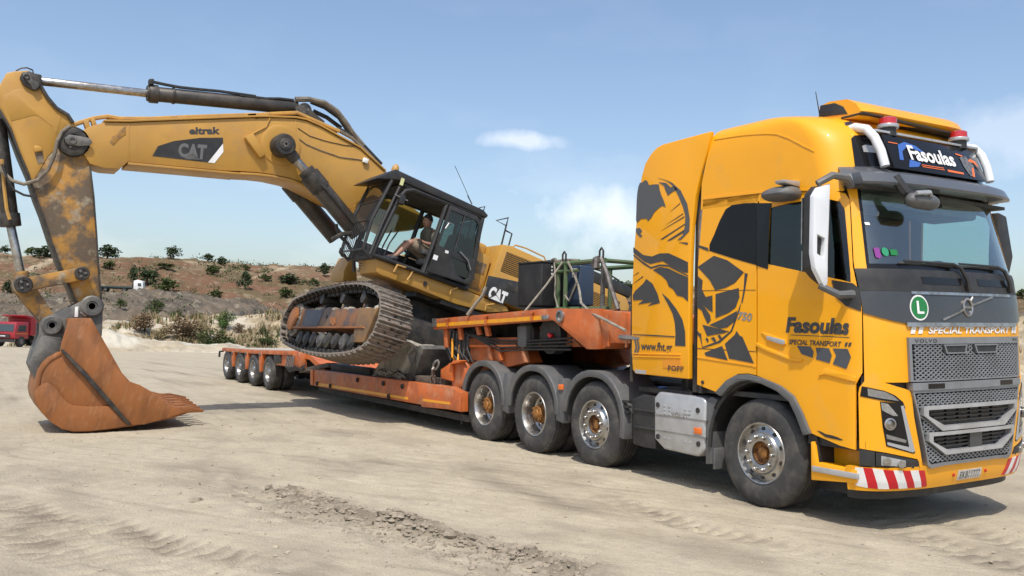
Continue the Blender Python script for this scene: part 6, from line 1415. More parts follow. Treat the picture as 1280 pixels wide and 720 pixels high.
strap([(-4.20, -.72, T_ + .02), (-4.26, -.95, BZ + .34), (-4.32, -1.2, BZ + .02), (-4.34, -1.27, BZ - .07)], 'pale ratchet strap running from the green rack down past the black box')
strap([(-4.44, -.70, T_ + .02), (-4.34, -.74, BZ + .42), (-4.32, -.76, BZ + .2), (-4.2, -.78, BZ + .02)], 'thin strap hanging between the black box and the green post', .012)
strap([(-4.10, -.70, T_ + .02), (-3.98, -.66, BZ + .48), (-3.86, -.66, BZ + .27), (-3.62, -.8, BZ + .08), (-2.8, -1.25, BZ - .06), (-2.0, -1.33, 1.70)], 'long slack strap crossing the front of the blue box', .018)
strap([(-4.15, -.7, BZ + .20), (-4.02, -.72, BZ + .12), (-3.90, -.7, BZ + .33), (-3.86, -.7, BZ + .38)], 'short loose strap knotted on the blue box', .014)
strap([(-3.33, -.70, T_ + .03), (-3.12, -.75, BZ + .46), (-2.9, -.85, BZ + .26), (-2.62, -.95, BZ - .02)], 'thick dark lashing running from the rack down to the truck cab', .03, 'chain')
strap([(-4.72, -.55, BZ + .71), (-4.62, -.6, BZ + .735), (-4.5, -.65, BZ + .73), (-4.42, -.68, T_ + .03), (-4.3, -.6, T_ + .05), (-4.1, -.5, T_ + .04)], 'bundle of rope lying over the top of the black box', .03, 'hose_tan', 'rope', 'rope')
strap([(-3.55, -.62, T_ + .03), (-3.46, -.72, T_ - .05), (-3.42, -.70, T_ + .03), (-3.37, -.74, T_ - .12)], 'knot of rope tied on the right end of the green rack', .045, 'chain', 'rope', 'rope')
strap([(-5.9, -1.3, 1.88), (-5.75, -1.25, 2.05), (-5.62, -1.2, 2.18), (-5.58, -1.18, 2.30), (-5.66, -1.18, 2.24)], 'pale knotted strap standing left of the black box', .03)
strap([(-2.2, -1.25, 1.62), (-1.5, -1.2, 1.60)], 'grey air coupling pipe between the gooseneck and the truck', .03, 'steel', 'coupling_pipe', 'pipe')

# ---------------------------------------------------------------- excavator (local: x left, -y forward, z up)
exc = thing('tracked_excavator', (-9.7, 0, .7), 'large yellow tracked excavator tilted on the trailer with its bucket on the ground', 'excavator')
exc.rotation_euler = (rad(-15), 0, 0)
ORG[exc.name] = Vector((0, 0, 0))
def xp(name, pts, x0, x1, m, parent=exc, bevel=.012, seg=2):
    mb = MB(); mb.prism(pts, 'x', x0, x1); return mb.build(name, M[m] if isinstance(m, str) else m, parent, bevel=bevel, seg=seg)
# boom
BOOM = [(-7.267,2.118),(-7.207,2.216),(-7.014,2.38),(-6.681,2.516),(-5.943,2.871),(-5.285,3.186),(-4.784,3.426)] + [(-4.813,3.398),(-4.589,3.51),(-4.324,3.621),(-4.117,3.692),(-3.936,3.731),(-3.661,3.731),(-3.247,3.688),(-2.824,3.643),(-2.54,3.537),(-2.227,3.415)] + [(-1.663,3.036),(-1.174,2.889),(-1.04,2.806),(-1.177,2.665),(-1.807,2.374),(-2.071,2.4)] + [(-2.292,2.463),(-2.637,2.51),(-2.893,2.545),(-3.31,2.602),(-3.714,2.647),(-3.904,2.642),(-4.227,2.59),(-4.5,2.519),(-4.764,2.434)] + [(-5.02,2.342),(-5.713,2.138),(-6.49,1.911),(-6.567,1.754),(-6.793,1.684),(-7.004,1.669),(-7.13,1.782)]
boom = xp('boom', BOOM, -.33, .33, 'cat', bevel=.02)
TOP = [(-7.018,2.392),(-6.685,2.528),(-5.948,2.883),(-4.788,3.439)] + [(-4.593,3.523),(-4.122,3.71),(-3.941,3.749),(-3.666,3.749),(-3.253,3.705),(-2.829,3.662),(-2.546,3.555),(-2.232,3.433)]
BOT = [(-6.486,1.899),(-5.709,2.126),(-4.754,2.403)] + [(-4.757,2.41),(-4.494,2.499),(-4.221,2.57),(-3.897,2.621),(-3.708,2.626),(-3.304,2.581),(-2.887,2.527),(-2.287,2.445)]
def ribbon(name, path, x0, x1, th, m, parent):
    n = len(path); rs = []
    for i, p in enumerate(path):
        a = path[max(i - 1, 0)]; b = path[min(i + 1, n - 1)]; d = Vector((b[0] - a[0], b[1] - a[1])).normalized(); nn = Vector((-d.y, d.x)) * th
        rs.append([(x0, p[0], p[1]), (x1, p[0], p[1]), (x1, p[0] + nn.x, p[1] + nn.y), (x0, p[0] + nn.x, p[1] + nn.y)])
    mb = MB(); mb.rings(rs); return mb.build(name, M[m], parent, bevel=.004)
ribbon('boom_top_plate', TOP, -.36, .36, .03, 'cat', boom); ribbon('boom_bottom_plate', BOT, -.36, .36, -.035, 'cat', boom)
for nm, pts in (('weld_seam', [(-4.137,3.683),(-4.123,3.689),(-3.723,2.674),(-3.736,2.669)]), ('weld_seam', [(-2.284,3.311),(-2.264,3.303),(-2.603,2.554),(-2.622,2.564)]), ('weld_seam', [(-6.679,2.51),(-6.665,2.516),(-6.477,1.923),(-6.491,1.917)])):
    mb = MB(); mb.prism(pts, 'x', .325, .337); mb.build(nm, M['cat'], boom, bevel=.002)
xp('nose_recess', [(-6.842,2.109),(-6.833,2.2),(-6.757,2.355),(-6.697,2.444),(-6.652,2.323),(-6.716,2.225),(-6.775,2.074)], .32, .336, M['cat_dirty'], boom, .003)
xp('boom_decal', [(-6.171,2.139),(-6.139,2.33),(-5.931,2.507),(-5.558,2.722),(-5.206,2.874),(-5.162,2.736),(-5.304,2.375)], .33, .3345, 'cat_black', boom, 0)
xp('decal_stripe', [(-5.31,2.373),(-5.175,2.775),(-5.125,2.641),(-5.208,2.4)], .3335, .3365, 'white', boom, 0)
def exmap(quad, x):
    "bilinear from the unit square to four (y, z) corners: ll, lr, ur, ul"
    a, b, c, d = quad
    return lambda u, v: Vector((x, (a[0] * (1 - u) + b[0] * u) * (1 - v) + (d[0] * (1 - u) + c[0] * u) * v, (a[1] * (1 - u) + b[1] * u) * (1 - v) + (d[1] * (1 - u) + c[1] * u) * v))
letter('maker_lettering', 'CAT', boom, mat('faded_grey', (.13, .13, .13), None, rough=.6), exmap([(-5.785,2.278),(-5.36,2.396),(-5.412,2.655),(-5.857,2.505)], .3385), 1, 1, .05)
xp('maker_triangle', [(-5.69,2.277),(-5.599,2.438),(-5.439,2.365)], .3385, .341, M['worn_grey'], boom, 0)
letter('hire_lettering', 'eltrak', boom, M['decal'], exmap([(-5.739,2.709),(-5.271,2.914),(-5.309,3.032),(-5.775,2.825)], .3345), 1, 1, .04)
# small bracket, pads and lamp on the boom side
xp('lamp_bracket', [(-4.878,3.001),(-4.773,3.128),(-4.45,2.857),(-4.53,2.76)], .33, .44, 'cat', boom); mb = MB(); mb.cyl((.33, 0, 0), (.345, 0, 0), .34, n=32)
c = [(-4.233,3.14)][0]; mb.v = []; mb.f = []; mb.m = []; mb.lathe([(.36, .33), (.36, .345), (.30, .35), (.22, .352), (.0, .352)], (0, c[0], c[1]), (1, 0, 0), 36); mb.build('cylinder_boss', M['cat'], boom, bevel=.003)
c = [(-2.67,3.47)][0]; mb = MB(); mb.box((.36, c[0], c[1]), (.06, .10, .09)); mb.build('work_lamp', M['white'], boom, bevel=.01)
def line3(name, pts, x, r, m, parent=exc, n=6):
    mb = MB(); mb.tube([(x if not isinstance(x, (list, tuple)) else x[i], p[0], p[1]) for i, p in enumerate(pts)], r, n); return mb.build(name, M[m], parent)
line3('boom_wire', [(-4.038,3.552),(-3.789,3.502),(-3.484,3.531),(-3.141,3.594),(-2.803,3.694)], .336, .006, 'hose', boom); line3('boom_wire', [(-4.007,3.389),(-3.816,3.334),(-3.541,3.33),(-3.147,3.353),(-2.712,3.47)], .337, .009, 'hose_tan', boom)
line3('boom_wire', [(-4.767,3.127),(-4.686,3.218),(-4.577,3.341),(-4.559,3.521)], .345, .010, 'pipe_yellow', boom)
# pipes and hoses over the boom
PIPE = [(-7.461,2.14),(-7.333,2.258),(-7.166,2.406),(-6.985,2.52),(-6.809,2.558),(-6.355,2.752),(-5.953,2.952),(-5.414,3.213),(-4.786,3.51)] + [(-4.912,3.44),(-4.529,3.638),(-4.1,3.849),(-3.903,3.844),(-3.586,3.842),(-3.263,3.84)]
line3('boom_pipe', PIPE, .22, .035, 'pipe_yellow', boom); line3('boom_pipe', [(a, b - .02) for a, b in PIPE[3:]], .08, .032, 'hose', boom)
line3('boom_hose', [(-3.331,3.861),(-2.99,3.823),(-2.708,3.718),(-2.311,3.531),(-2.15,3.431)], .2, .035, 'hose_tan', boom); line3('boom_hose', [(-3.271,3.926),(-2.934,3.907),(-2.648,3.8),(-2.248,3.613)], .08, .035, 'hose', boom)
for k, pts in enumerate(([(-4.18,4.103),(-3.946,4.211),(-3.643,4.27),(-3.384,4.221),(-3.181,4.097),(-2.966,3.943),(-2.702,3.799)], [(-3.858,4.231),(-3.578,4.242),(-3.268,4.171),(-3.054,4.017),(-2.807,3.905)], [(-3.739,4.118),(-3.458,4.109),(-3.143,4.03)])):
    line3('boom_hose', pts, (.10, -.05, -.15)[k], .05 if k == 0 else .042, ('hose_tan', 'hose', 'hose')[k], boom, 8)
for pts in ([(-7.3,2.296),(-7.239,2.347),(-7.168,2.238),(-7.227,2.192)], [(-7.214,2.379),(-7.165,2.421),(-7.092,2.306),(-7.147,2.267)], [(-5.988,2.936),(-5.867,3.001),(-5.856,2.917),(-5.953,2.868)], [(-4.68,3.583),(-4.584,3.633),(-4.566,3.575),(-4.662,3.525)]): xp('pipe_clamp', pts, .15, .28, 'pipe_yellow', boom, .006)
# stick
STU = [(-8.591,2.066),(-8.629,2.182),(-8.531,2.361),(-8.509,2.572),(-8.419,2.642),(-8.243,2.738),(-8.168,2.718),(-8.112,2.689),(-8.014,2.597),(-7.864,2.459),(-7.701,2.353),(-7.522,2.315),(-7.409,2.219),(-7.339,2.152),(-7.38,2.093),(-7.589,1.556),(-7.666,1.068),(-7.741,1.199),(-7.969,1.481),(-8.191,1.788),(-8.418,2.01),(-8.462,1.937)]
STL = [(-7.38,2.093),(-7.339,2.152),(-7.144,1.958),(-6.976,1.639),(-6.783,1.205),(-6.572,0.669),(-6.318,0.009),(-6.156,-0.383),(-6.158,-0.612),(-6.324,-0.622),(-6.514,-0.481),(-6.829,-0.092),(-7.093,0.256),(-7.382,0.684),(-7.54,0.891),(-7.666,1.068),(-7.589,1.556)]
stick = xp('stick', STU, -.28, .28, 'cat', bevel=.015)
xp('stick_lower', STL, -.2795, .2795, 'cat_dirty', stick, .015)
xp('stick_panel', [(-8.41,2.147),(-8.425,2.225),(-8.364,2.327),(-8.28,2.408),(-8.193,2.433),(-8.072,2.403),(-7.759,2.334),(-7.609,2.276),(-7.587,1.999),(-7.595,1.921),(-7.681,2.035),(-7.906,2.109),(-7.974,2.094),(-8.223,1.886),(-8.328,2.017)], .27, .286, 'cat', stick, .008)
ribbon('stick_edge', [(-8.112,2.689),(-8.014,2.597),(-7.864,2.459),(-7.701,2.353),(-7.522,2.315),(-7.409,2.219)], -.32, .32, -.05, 'grease', stick)
ribbon('stick_edge', [(-6.173,-0.349),(-6.318,0.009),(-6.572,0.669),(-6.783,1.205),(-6.976,1.639)], -.31, .31, .025, 'grease', stick); ribbon('stick_edge', [(-8.418,2.01),(-8.191,1.788),(-7.969,1.481),(-7.741,1.199),(-7.54,0.891),(-7.382,0.684),(-7.093,0.256),(-6.829,-0.092),(-6.514,-0.481)], -.31, .31, -.03, 'grease', stick)
xp('name_tag', [(-7.823,1.633),(-7.776,1.666),(-7.709,1.653),(-7.688,1.608),(-7.784,1.548)], .28, .32, 'cat', stick); xp('painted_tag_shadow', [(-7.782,1.542),(-7.688,1.608),(-7.609,1.451),(-7.684,1.395)], .28, .287, 'cat_dirty', stick, 0)  # tag's cast shadow painted as a darker patch just below it
def pin(name, c, x, r, m='grease', dep=.06, parent=exc, bolts=3):
    mb = MB(); mb.lathe([(r, x - .02), (r, x + dep - .01), (r * .9, x + dep), (r * .6, x + dep), (r * .55, x + dep - .015), (0, x + dep - .015)], (0, c[0], c[1]), (1, 0, 0), 28)
    o = mb.build(name, M[m], parent)
    if bolts:
        mb = MB()
        for k in range(bolts): a = 2 * PI * k / bolts + .4; mb.lathe([(.022, x + dep - .01), (.022, x + dep + .012), (0, x + dep + .014)], (0, c[0] + math.cos(a) * r * .42, c[1] + math.sin(a) * r * .42), (1, 0, 0), 8)
        mb.build('pin_bolt', M['worn_grey'], o, kind='stuff')
    return o
P_NOSE = [(-7.353,1.911)][0]
pin('stick_pivot', [(-7.333,1.899)][0], .33, .22, 'grease', .05); xp('pivot_plate', [(-7.469,1.903),(-7.426,1.983),(-7.273,2.019),(-7.129,2.039),(-7.079,1.998),(-7.094,1.93),(-7.224,1.863),(-7.376,1.826),(-7.44,1.847)], .38, .41, 'worn_grey', exc)
pin('pivot_pin', P_NOSE, .40, .06, 'worn_grey', .03, exc, 0)
mb = MB(); c = [(-7.491,1.827)][0]; mb.cyl((-.33, [(-7.33,1.911)][0][0], [(-7.33,1.911)][0][1]), (.33, [(-7.33,1.911)][0][0], [(-7.33,1.911)][0][1]), .24, n=24); mb.build('pivot_barrel', M['grease'], exc)
xp('rod_plate', [(-8.321,2.56),(-8.318,2.656),(-8.225,2.723),(-8.101,2.695),(-8.051,2.685),(-8.021,2.579),(-8.035,2.487),(-8.096,2.452),(-8.234,2.481)], .16, .33, 'grease', stick); xp('lock_plate', [(-8.311,2.631),(-8.269,2.678),(-8.21,2.671),(-8.144,2.6),(-8.067,2.601),(-8.033,2.549),(-8.059,2.468),(-8.101,2.466),(-8.163,2.523),(-8.266,2.577)], .33, .36, 'worn_grey', stick, .008)
pin('rod_pin', [(-8.236,2.611)][0], .35, .045, 'grease', .02, stick, 0)
line3('stick_hose', [(-8.417,2.637),(-8.392,2.705),(-8.347,2.764),(-8.278,2.799),(-8.198,2.796),(-8.179,2.758),(-8.191,2.724)], .15, .012, 'hose', stick)
# stick cylinder
A0, A1, A2, A3 = [(-8.053,2.709),(-6.595,3.18),(-6.499,3.195),(-5.114,3.607)]; A4 = [(-4.08,3.998)][0]
def cyl2(name, a, b, r, m, x=0, parent=exc, n=20):
    mb = MB(); mb.cyl((x, a[0], a[1]), (x, b[0], b[1]), r, n=n); return mb.build(name, M[m], parent, bevel=.004)
def mixp(a, b, t): return (a[0] + (b[0] - a[0]) * t, a[1] + (b[1] - a[1]) * t)
c1 = cyl2('stick_cylinder', A2, A4, .125, 'cyl_dark'); cyl2('cylinder_head', mixp(A2, A4, .0), mixp(A2, A4, .055), .155, 'cyl_dark', 0, c1); cyl2('cylinder_gland', mixp(A2, A4, -.014), mixp(A2, A4, .012), .13, 'grease', 0, c1); cyl2('cylinder_rod', A0, A2, .068, 'chrome', 0, c1); cyl2('cylinder_band', mixp(A2, A4, .145), mixp(A2, A4, .160), .14, 'grease', 0, c1)
xp('rod_eye', [(-8.216,2.759),(-8.063,2.788),(-8.014,2.643),(-8.132,2.589)], -.12, .12, 'grease', c1)
line3('cylinder_pipe', [(-6.549,3.399),(-6.512,3.387),(-6.308,3.428),(-6.087,3.481),(-5.806,3.572),(-5.456,3.693),(-4.854,3.867)], .08, .026, 'hose', c1); line3('cylinder_pipe', [(-5.119,3.769),(-4.678,3.9),(-4.444,4.005),(-4.199,4.083)], .08, .026, 'hose', c1)
xp('pipe_block', [(-6.582,3.398),(-6.516,3.429),(-6.487,3.339),(-6.554,3.309)], 0, .14, 'grease', c1, .006)
pin('base_pin', [(-3.979,3.968)][0], .14, .13, 'grease', .05); xp('cylinder_bracket', [(-4.168,3.936),(-3.995,4.072),(-3.768,3.973),(-3.571,3.918),(-3.567,3.841),(-4.012,3.747)], -.2, .2, 'grease', boom); xp('lifting_ear', [(-3.728,3.91),(-3.689,3.976),(-3.577,3.936),(-3.56,3.883)], -.05, .05, 'cat', boom)
# boom cylinders
for x in (.56, -.56):
    B0, B1, B2 = [(-4.25,3.084),(-3.627,2.749),(-2.477,2.077)]; B3 = B2
    c2 = cyl2('boom_cylinder', mixp(B1, B2, .0), B2, .165, 'cyl_dark', x); cyl2('cylinder_head', mixp(B1, B2, -.03), mixp(B1, B2, .22), .185, 'grease', x, c2); cyl2('cylinder_gland', mixp(B1, B2, -.10), mixp(B1, B2, .02), .15, 'grease', x, c2); cyl2('cylinder_rod', B0, B1, .078, 'chrome', x, c2)
    mb = MB(); mb.lathe([(.20, x - .13), (.20, x + .10), (.17, x + .15), (.0, x + .15)], (0, B0[0], B0[1]), (1 if x > 0 else 1, 0, 0), 28)
    d_ = Vector((0, B1[0] - B0[0], B1[1] - B0[1])).normalized(); p_ = Vector((x, B0[0], B0[1])); mb.cyl(p_, p_ + d_ * .34, .13, .10, 14)
    mb.build('rod_eye', M['grease'], c2)
    if x > 0: pin('rod_pin', B0, .70, .10, 'cyl_dark', .03, c2, 6); line3('cylinder_pipe', [mixp(B1, B2, .15), mixp(B1, B2, .25), mixp(B1, B2, .95)], [x + .17, x + .21, x + .2], .03, 'hose', c2)
mb = MB(); mb.cyl((-.6, B0[0], B0[1]), (.6, B0[0], B0[1]), .11, n=16); mb.build('cylinder_cross_pin', M['grease'], exc)
line3('cylinder_clamp', [(-2.96,1.779),(-2.812,1.938),(-2.637,2.016)], .7, .04, 'grease'); line3('base_hose', [(-2.906,2.114),(-2.856,2.015),(-2.77,1.931),(-2.582,1.843),(-2.407,1.671),(-2.321,1.391)], .5, .035, 'hose'); line3('base_hose', [(-2.654,1.747),(-2.657,1.668),(-2.592,1.613),(-2.531,1.615)], .4, .02, 'hose')
# bucket cylinder and linkage
PL = [(-7.292,-0.445)][0]
b0 = [(-8.413,1.882)][0]; b1 = [(-7.731,0.371)][0]
c3 = cyl2('bucket_cylinder', b0, mixp(b0, b1, .96), .125, 'grease', 0); cyl2('cylinder_head', mixp(b0, b1, .88), b1, .15, 'grease', 0, c3); cyl2('cylinder_rod', b1, mixp(b1, PL, .82), .066, 'chrome', 0, c3); cyl2('rod_eye', mixp(b1, PL, .78), PL, .11, 'cat_dirty', 0, c3)
line3('cylinder_pipe', [(-8.162,1.298),(-8,0.896),(-7.867,0.589),(-7.779,0.45)], .16, .028, 'pipe_yellow', c3)
P_H = [(-6.59,-0.045)][0]; P_B = [(-6.747,-0.925)][0]; PL2 = [(-7.31,-0.463)][0]; P_S = [(-6.299,-0.489)][0]
def link(name, a, b, r0, r1, x0, x1, m):
    d = Vector((b[0] - a[0], b[1] - a[1])); d.normalize(); n = Vector((-d.y, d.x)); q = []
    for k in range(7): t = rad(90 + 180 * k / 6); q.append((a[0] + (d.x * math.cos(t) + n.x * math.sin(t)) * r0, a[1] + (d.y * math.cos(t) + n.y * math.sin(t)) * r0))
    for k in range(7): t = rad(-90 + 180 * k / 6); q.append((b[0] + (d.x * math.cos(t) + n.x * math.sin(t)) * r1, b[1] + (d.y * math.cos(t) + n.y * math.sin(t)) * r1))
    return xp(name, q, x0, x1, m, exc, .01)
for s in (1, -1):
    link('guide_link', PL2, P_H, .10, .10, s * .34, s * .43, 'cat_dirty'); link('bucket_link', PL2, P_B, .14, .10, s * .16, s * .32, 'cat_dirty')
pin('link_pin', PL2, .43, .13, 'grease', .07); pin('link_pin', P_H, .43, .11, 'grease', .05); mb = MB(); mb.cyl((-.43, PL2[0], PL2[1]), (.43, PL2[0], PL2[1]), .12, n=16); mb.build('link_barrel', M['cat_dirty'], exc); mb = MB(); mb.cyl((-.43, P_H[0], P_H[1]), (.43, P_H[0], P_H[1]), .09, n=16); mb.build('link_barrel', M['grease'], exc)
line3('stick_cable', [(-7.451,2.123),(-7.528,1.987),(-7.545,1.811),(-7.517,1.585),(-7.528,1.346),(-7.609,1.147),(-7.768,1.018),(-7.937,1.018),(-8.108,1.115),(-8.204,1.207)], [.36, .38, .4, .4, .38, .36, .34, .3, .25, .2], .03, 'hose_tan', exc, 8); line3('stick_cable', [(-8.136,1.211),(-7.987,1.007),(-7.865,0.89),(-7.716,0.864),(-7.554,0.893)], .3, .018, 'hose')
line3('stick_cable', [(-8.42,2.014),(-8.311,1.914),(-8.251,1.829),(-8.17,1.716),(-8.047,1.581)], .1, .02, 'hose')
# bucket
bucket = thing('bucket', (0, 0, 0)); ORG[bucket.name] = Vector((0, 0, 0)); bucket.parent = exc
SIDEP = [(-6.587,-0.778),(-6.295,-0.691),(-6.188,-0.797),(-5.902,-1.086),(-5.614,-1.377),(-5.46,-1.475),(-5.301,-1.493),(-5.094,-1.556),(-4.875,-1.652),(-4.666,-1.706),(-4.495,-1.73),(-4.764,-1.901),(-5.057,-2.067),(-5.238,-2.129),(-5.494,-2.233),(-5.787,-2.339),(-6.002,-2.395),(-6.173,-2.397),(-6.363,-2.331),(-6.524,-2.222),(-6.63,-2.111),(-6.691,-1.987),(-6.703,-1.899),(-6.719,-1.811),(-6.74,-1.662),(-6.716,-1.532),(-6.666,-1.425),(-6.551,-1.299),(-6.571,-1.148)]
xp('side_plate', SIDEP, .74, .785, 'rust', bucket, .006); xp('side_plate', SIDEP, -.785, -.74, 'rust', bucket, .006)
BACK = [(-6.551,-1.299),(-6.666,-1.425),(-6.716,-1.532),(-6.74,-1.662),(-6.719,-1.811),(-6.691,-1.987),(-6.63,-2.111),(-6.524,-2.222),(-6.363,-2.331),(-6.169,-2.409),(-5.998,-2.406),(-5.783,-2.351),(-5.49,-2.245),(-5.235,-2.141),(-4.951,-2.01),(-4.575,-1.789)]
mb = MB(); n = len(BACK); rs = []
for i, p in enumerate(BACK):
    a = BACK[max(i - 1, 0)]; b = BACK[min(i + 1, n - 1)]; d = Vector((b[0] - a[0], b[1] - a[1])).normalized(); nn = Vector((-d.y, d.x)) * .05
    rs.append([(-.80, p[0], p[1]), (.80, p[0], p[1]), (.80, p[0] + nn.x, p[1] + nn.y), (-.80, p[0] + nn.x, p[1] + nn.y)])
mb.rings(rs); mb.build('bucket_shell', M['rust'], bucket, bevel=.006)
xp('side_cutter', [(-6.592,-0.774),(-6.3,-0.686),(-6.192,-0.798),(-5.906,-1.086),(-5.618,-1.377),(-5.466,-1.475),(-5.307,-1.489),(-5.102,-1.55),(-4.88,-1.651),(-4.672,-1.704),(-4.503,-1.729),(-4.77,-1.899),(-5.063,-2.066),(-5.231,-2.118),(-5.613,-1.871),(-6.117,-1.494),(-6.552,-1.248),(-6.58,-1.055)], .785, .85, 'rust', bucket, .01)
xp('heel_plate', [(-6.691,-1.955),(-6.678,-1.875),(-6.629,-1.81),(-6.553,-1.785),(-6.461,-1.81),(-6.36,-1.902),(-6.246,-1.992),(-6.122,-2.023),(-5.955,-2.001),(-5.615,-1.905),(-5.26,-2.12),(-5.497,-2.232),(-5.789,-2.337),(-6.004,-2.394),(-6.175,-2.396),(-6.366,-2.33),(-6.527,-2.221),(-6.626,-2.108)], .785, .84, 'rust', bucket, .008)
xp('edge_gap_shade', [(-6.555,-1.273),(-6.527,-1.247),(-6.082,-1.521),(-5.686,-1.793),(-5.253,-2.108),(-5.29,-2.136),(-5.708,-1.862),(-6.126,-1.565)], .80, .868, 'grease', bucket, .004)  # near-black strip painted in for the gap and shadow along the cutter
mb = MB(); LP = [(-5.009,-1.627),(-4.828,-1.696),(-4.46,-1.739),(-4.675,-1.879),(-5.006,-2.036)]; mb.prism(LP, 'x', -.78, .82); mb.build('cutting_lip', M['rust'], bucket, bevel=.01)
TB = [(-4.769,-1.682),(-4.598,-1.663),(-4.263,-1.654),(-4.393,-1.745),(-4.681,-1.861)]
for k in range(6):
    x = .74 - 1.50 * k / 5; t = TB; ty = .5 * (t[1][0] + t[3][0]); mb = MB()
    up = .02 * k; mb.rings([[(x - hw, y, zc + hh + up), (x + hw, y, zc + hh + up), (x + hw, y, zc - hh + up), (x - hw, y, zc - hh + up)] for y, zc, hw, hh in ((t[0][0] - .05, .5 * (t[0][1] + t[4][1]), .085, .085), (t[0][0] + .12, .5 * (t[0][1] + t[4][1]) + .01, .085, .075), (t[1][0] + .10, .5 * (t[1][1] + t[3][1]) + .01, .062, .055), (t[2][0] + .04, t[2][1] + .005, .048, .018))])
    tt = mb.build('tooth', M['rust'], bucket, bevel=.008)
    mb = MB(); mb.cyl((x - .095, t[0][0] + .06, .5 * (t[0][1] + t[4][1])), (x + .095, t[0][0] + .06, .5 * (t[0][1] + t[4][1])), .025, n=8); mb.build('tooth_pin', M['worn_grey'], bucket)
EAR = [(-6.915,-0.958),(-6.902,-0.874),(-6.83,-0.802),(-6.736,-0.739),(-6.633,-0.635),(-6.493,-0.49),(-6.409,-0.387),(-6.308,-0.334),(-6.201,-0.374),(-6.132,-0.471),(-6.062,-0.704),(-6.011,-0.896),(-6.054,-0.986),(-6.155,-1.041),(-6.39,-1.183),(-6.555,-1.381),(-6.648,-1.655),(-6.665,-1.838),(-6.826,-1.654),(-6.859,-1.608),(-6.873,-1.369),(-6.872,-1.121)]
xp('bucket_ear', EAR, .30, .36, 'worn_grey', bucket, .012); xp('bucket_ear', EAR, -.36, -.30, 'worn_grey', bucket, .012)
BK = [(-6.856,-1.609),(-6.659,-1.85),(-6.583,-1.641),(-6.496,-1.341),(-6.385,-1.184),(-6.562,-1.133),(-6.833,-1.135),(-6.87,-1.371)]; xp('back_plate', BK, -.5, .5, 'worn_grey', bucket, .01)
xp('ear_rib', [(-6.809,-1.12),(-6.567,-1.09),(-6.527,-1.129),(-6.776,-1.166)], .36, .45, 'worn_grey', bucket, .008); xp('ear_strip', [(-6.52,-0.573),(-6.48,-0.553),(-6.434,-0.712),(-6.481,-0.727)], .36, .40, 'white', bucket, .003); xp('ear_strip', [(-6.433,-0.641),(-6.404,-0.587),(-6.306,-0.618),(-6.341,-0.684)], .36, .39, 'steel', bucket, .004)
def ring(name, c, x, r, m, parent):
    mb = MB(); mb.lathe([(r, x - .05), (r, x + .05), (r * .86, x + .07), (r * .5, x + .07), (r * .46, x + .05), (r * .30, x + .05), (r * .30, x - .03), (0, x - .03)], (0, c[0], c[1]), (1, 0, 0), 32); return mb.build(name, M[m], parent)
ring('bucket_pin', [(-6.296,-0.491)][0], .36, .17, 'worn_grey', bucket); ring('bucket_pin', [(-6.745,-0.938)][0], .36, .15, 'worn_grey', bucket)
mb = MB(); q = [(-6.288,-0.488)][0]; mb.cyl((-.36, q[0], q[1]), (.36, q[0], q[1]), .17, n=20); q = [(-6.738,-0.937)][0]; mb.cyl((-.36, q[0], q[1]), (.36, q[0], q[1]), .13, n=20); mb.build('pin_barrel', M['grease'], bucket, kind='stuff')
xp('top_plate', [(-6.587,-0.778),(-6.295,-0.691),(-6.219,-0.791),(-6.511,-0.972)], -.785, .785, 'rust', bucket, .006)
# tracks
TP = [(-2.14, .97), (-1.2, 1.09), (-.4, 1.13), (.22, 1.17), (1.0, 1.16), (1.6, 1.08), (2.0, .95), (2.22, .74), (2.30, .5), (2.22, .25), (2.02, .05), (1.6, -.08), (1.0, -.15), (.1, -.19), (-1.0, -.16), (-2.0, -.06), (-2.5, .04), (-2.74, .25), (-2.81, .5), (-2.68, .74), (-2.45, .90)]
def catmull(P, n=10):
    o = []; L = len(P)
    for i in range(L):
        p0, p1, p2, p3 = P[i - 1], P[i], P[(i + 1) % L], P[(i + 2) % L]
        for k in range(n):
            t = k / n; o.append(tuple(.5 * (2 * b + (c - a) * t + (2 * a - 5 * b + 4 * c - d) * t * t + (3 * b - a - 3 * c + d) * t ** 3) for a, b, c, d in zip(p0, p1, p2, p3)))
    return o
def stations(P, pitch0):
    C = catmull(P); L = [0]
    for a, b in zip(C, C[1:] + C[:1]): L.append(L[-1] + math.hypot(b[0] - a[0], b[1] - a[1]))
    n = round(L[-1] / pitch0); out = []
    for k in range(n):
        s = L[-1] * k / n; i = max(j for j in range(len(C)) if L[j] <= s); a = C[i]; b = C[(i + 1) % len(C)]; t = (s - L[i]) / (L[i + 1] - L[i])
        out.append(((a[0] + (b[0] - a[0]) * t, a[1] + (b[1] - a[1]) * t), math.atan2(b[1] - a[1], b[0] - a[0])))
    return out, L[-1] / n
ST, PITCH = stations(TP, .222)
def shoe_mb(w_):
    mb = MB(); mb.box((0, 0, .0), (PITCH * .98, w_, .026))
    for dx, h in ((-PITCH * .40, .045), (0.0, .022), (PITCH * .36, .045)): mb.rings([[(dx - .018, y, .012), (dx + .018, y, .012), (dx + .009, y, .012 + h), (dx - .009, y, .012 + h)] for y in (-w_ / 2, w_ / 2)])
    mb.lathe([(.0, .0142), (.042, .0142), (.042, .0)], (PITCH * .18, 0, 0), (0, 0, 1), 12, 1)
    for y in (-.11, .11): mb.box((-PITCH * .2, y, .018), (.03, .03, .02), 1)
    return mb
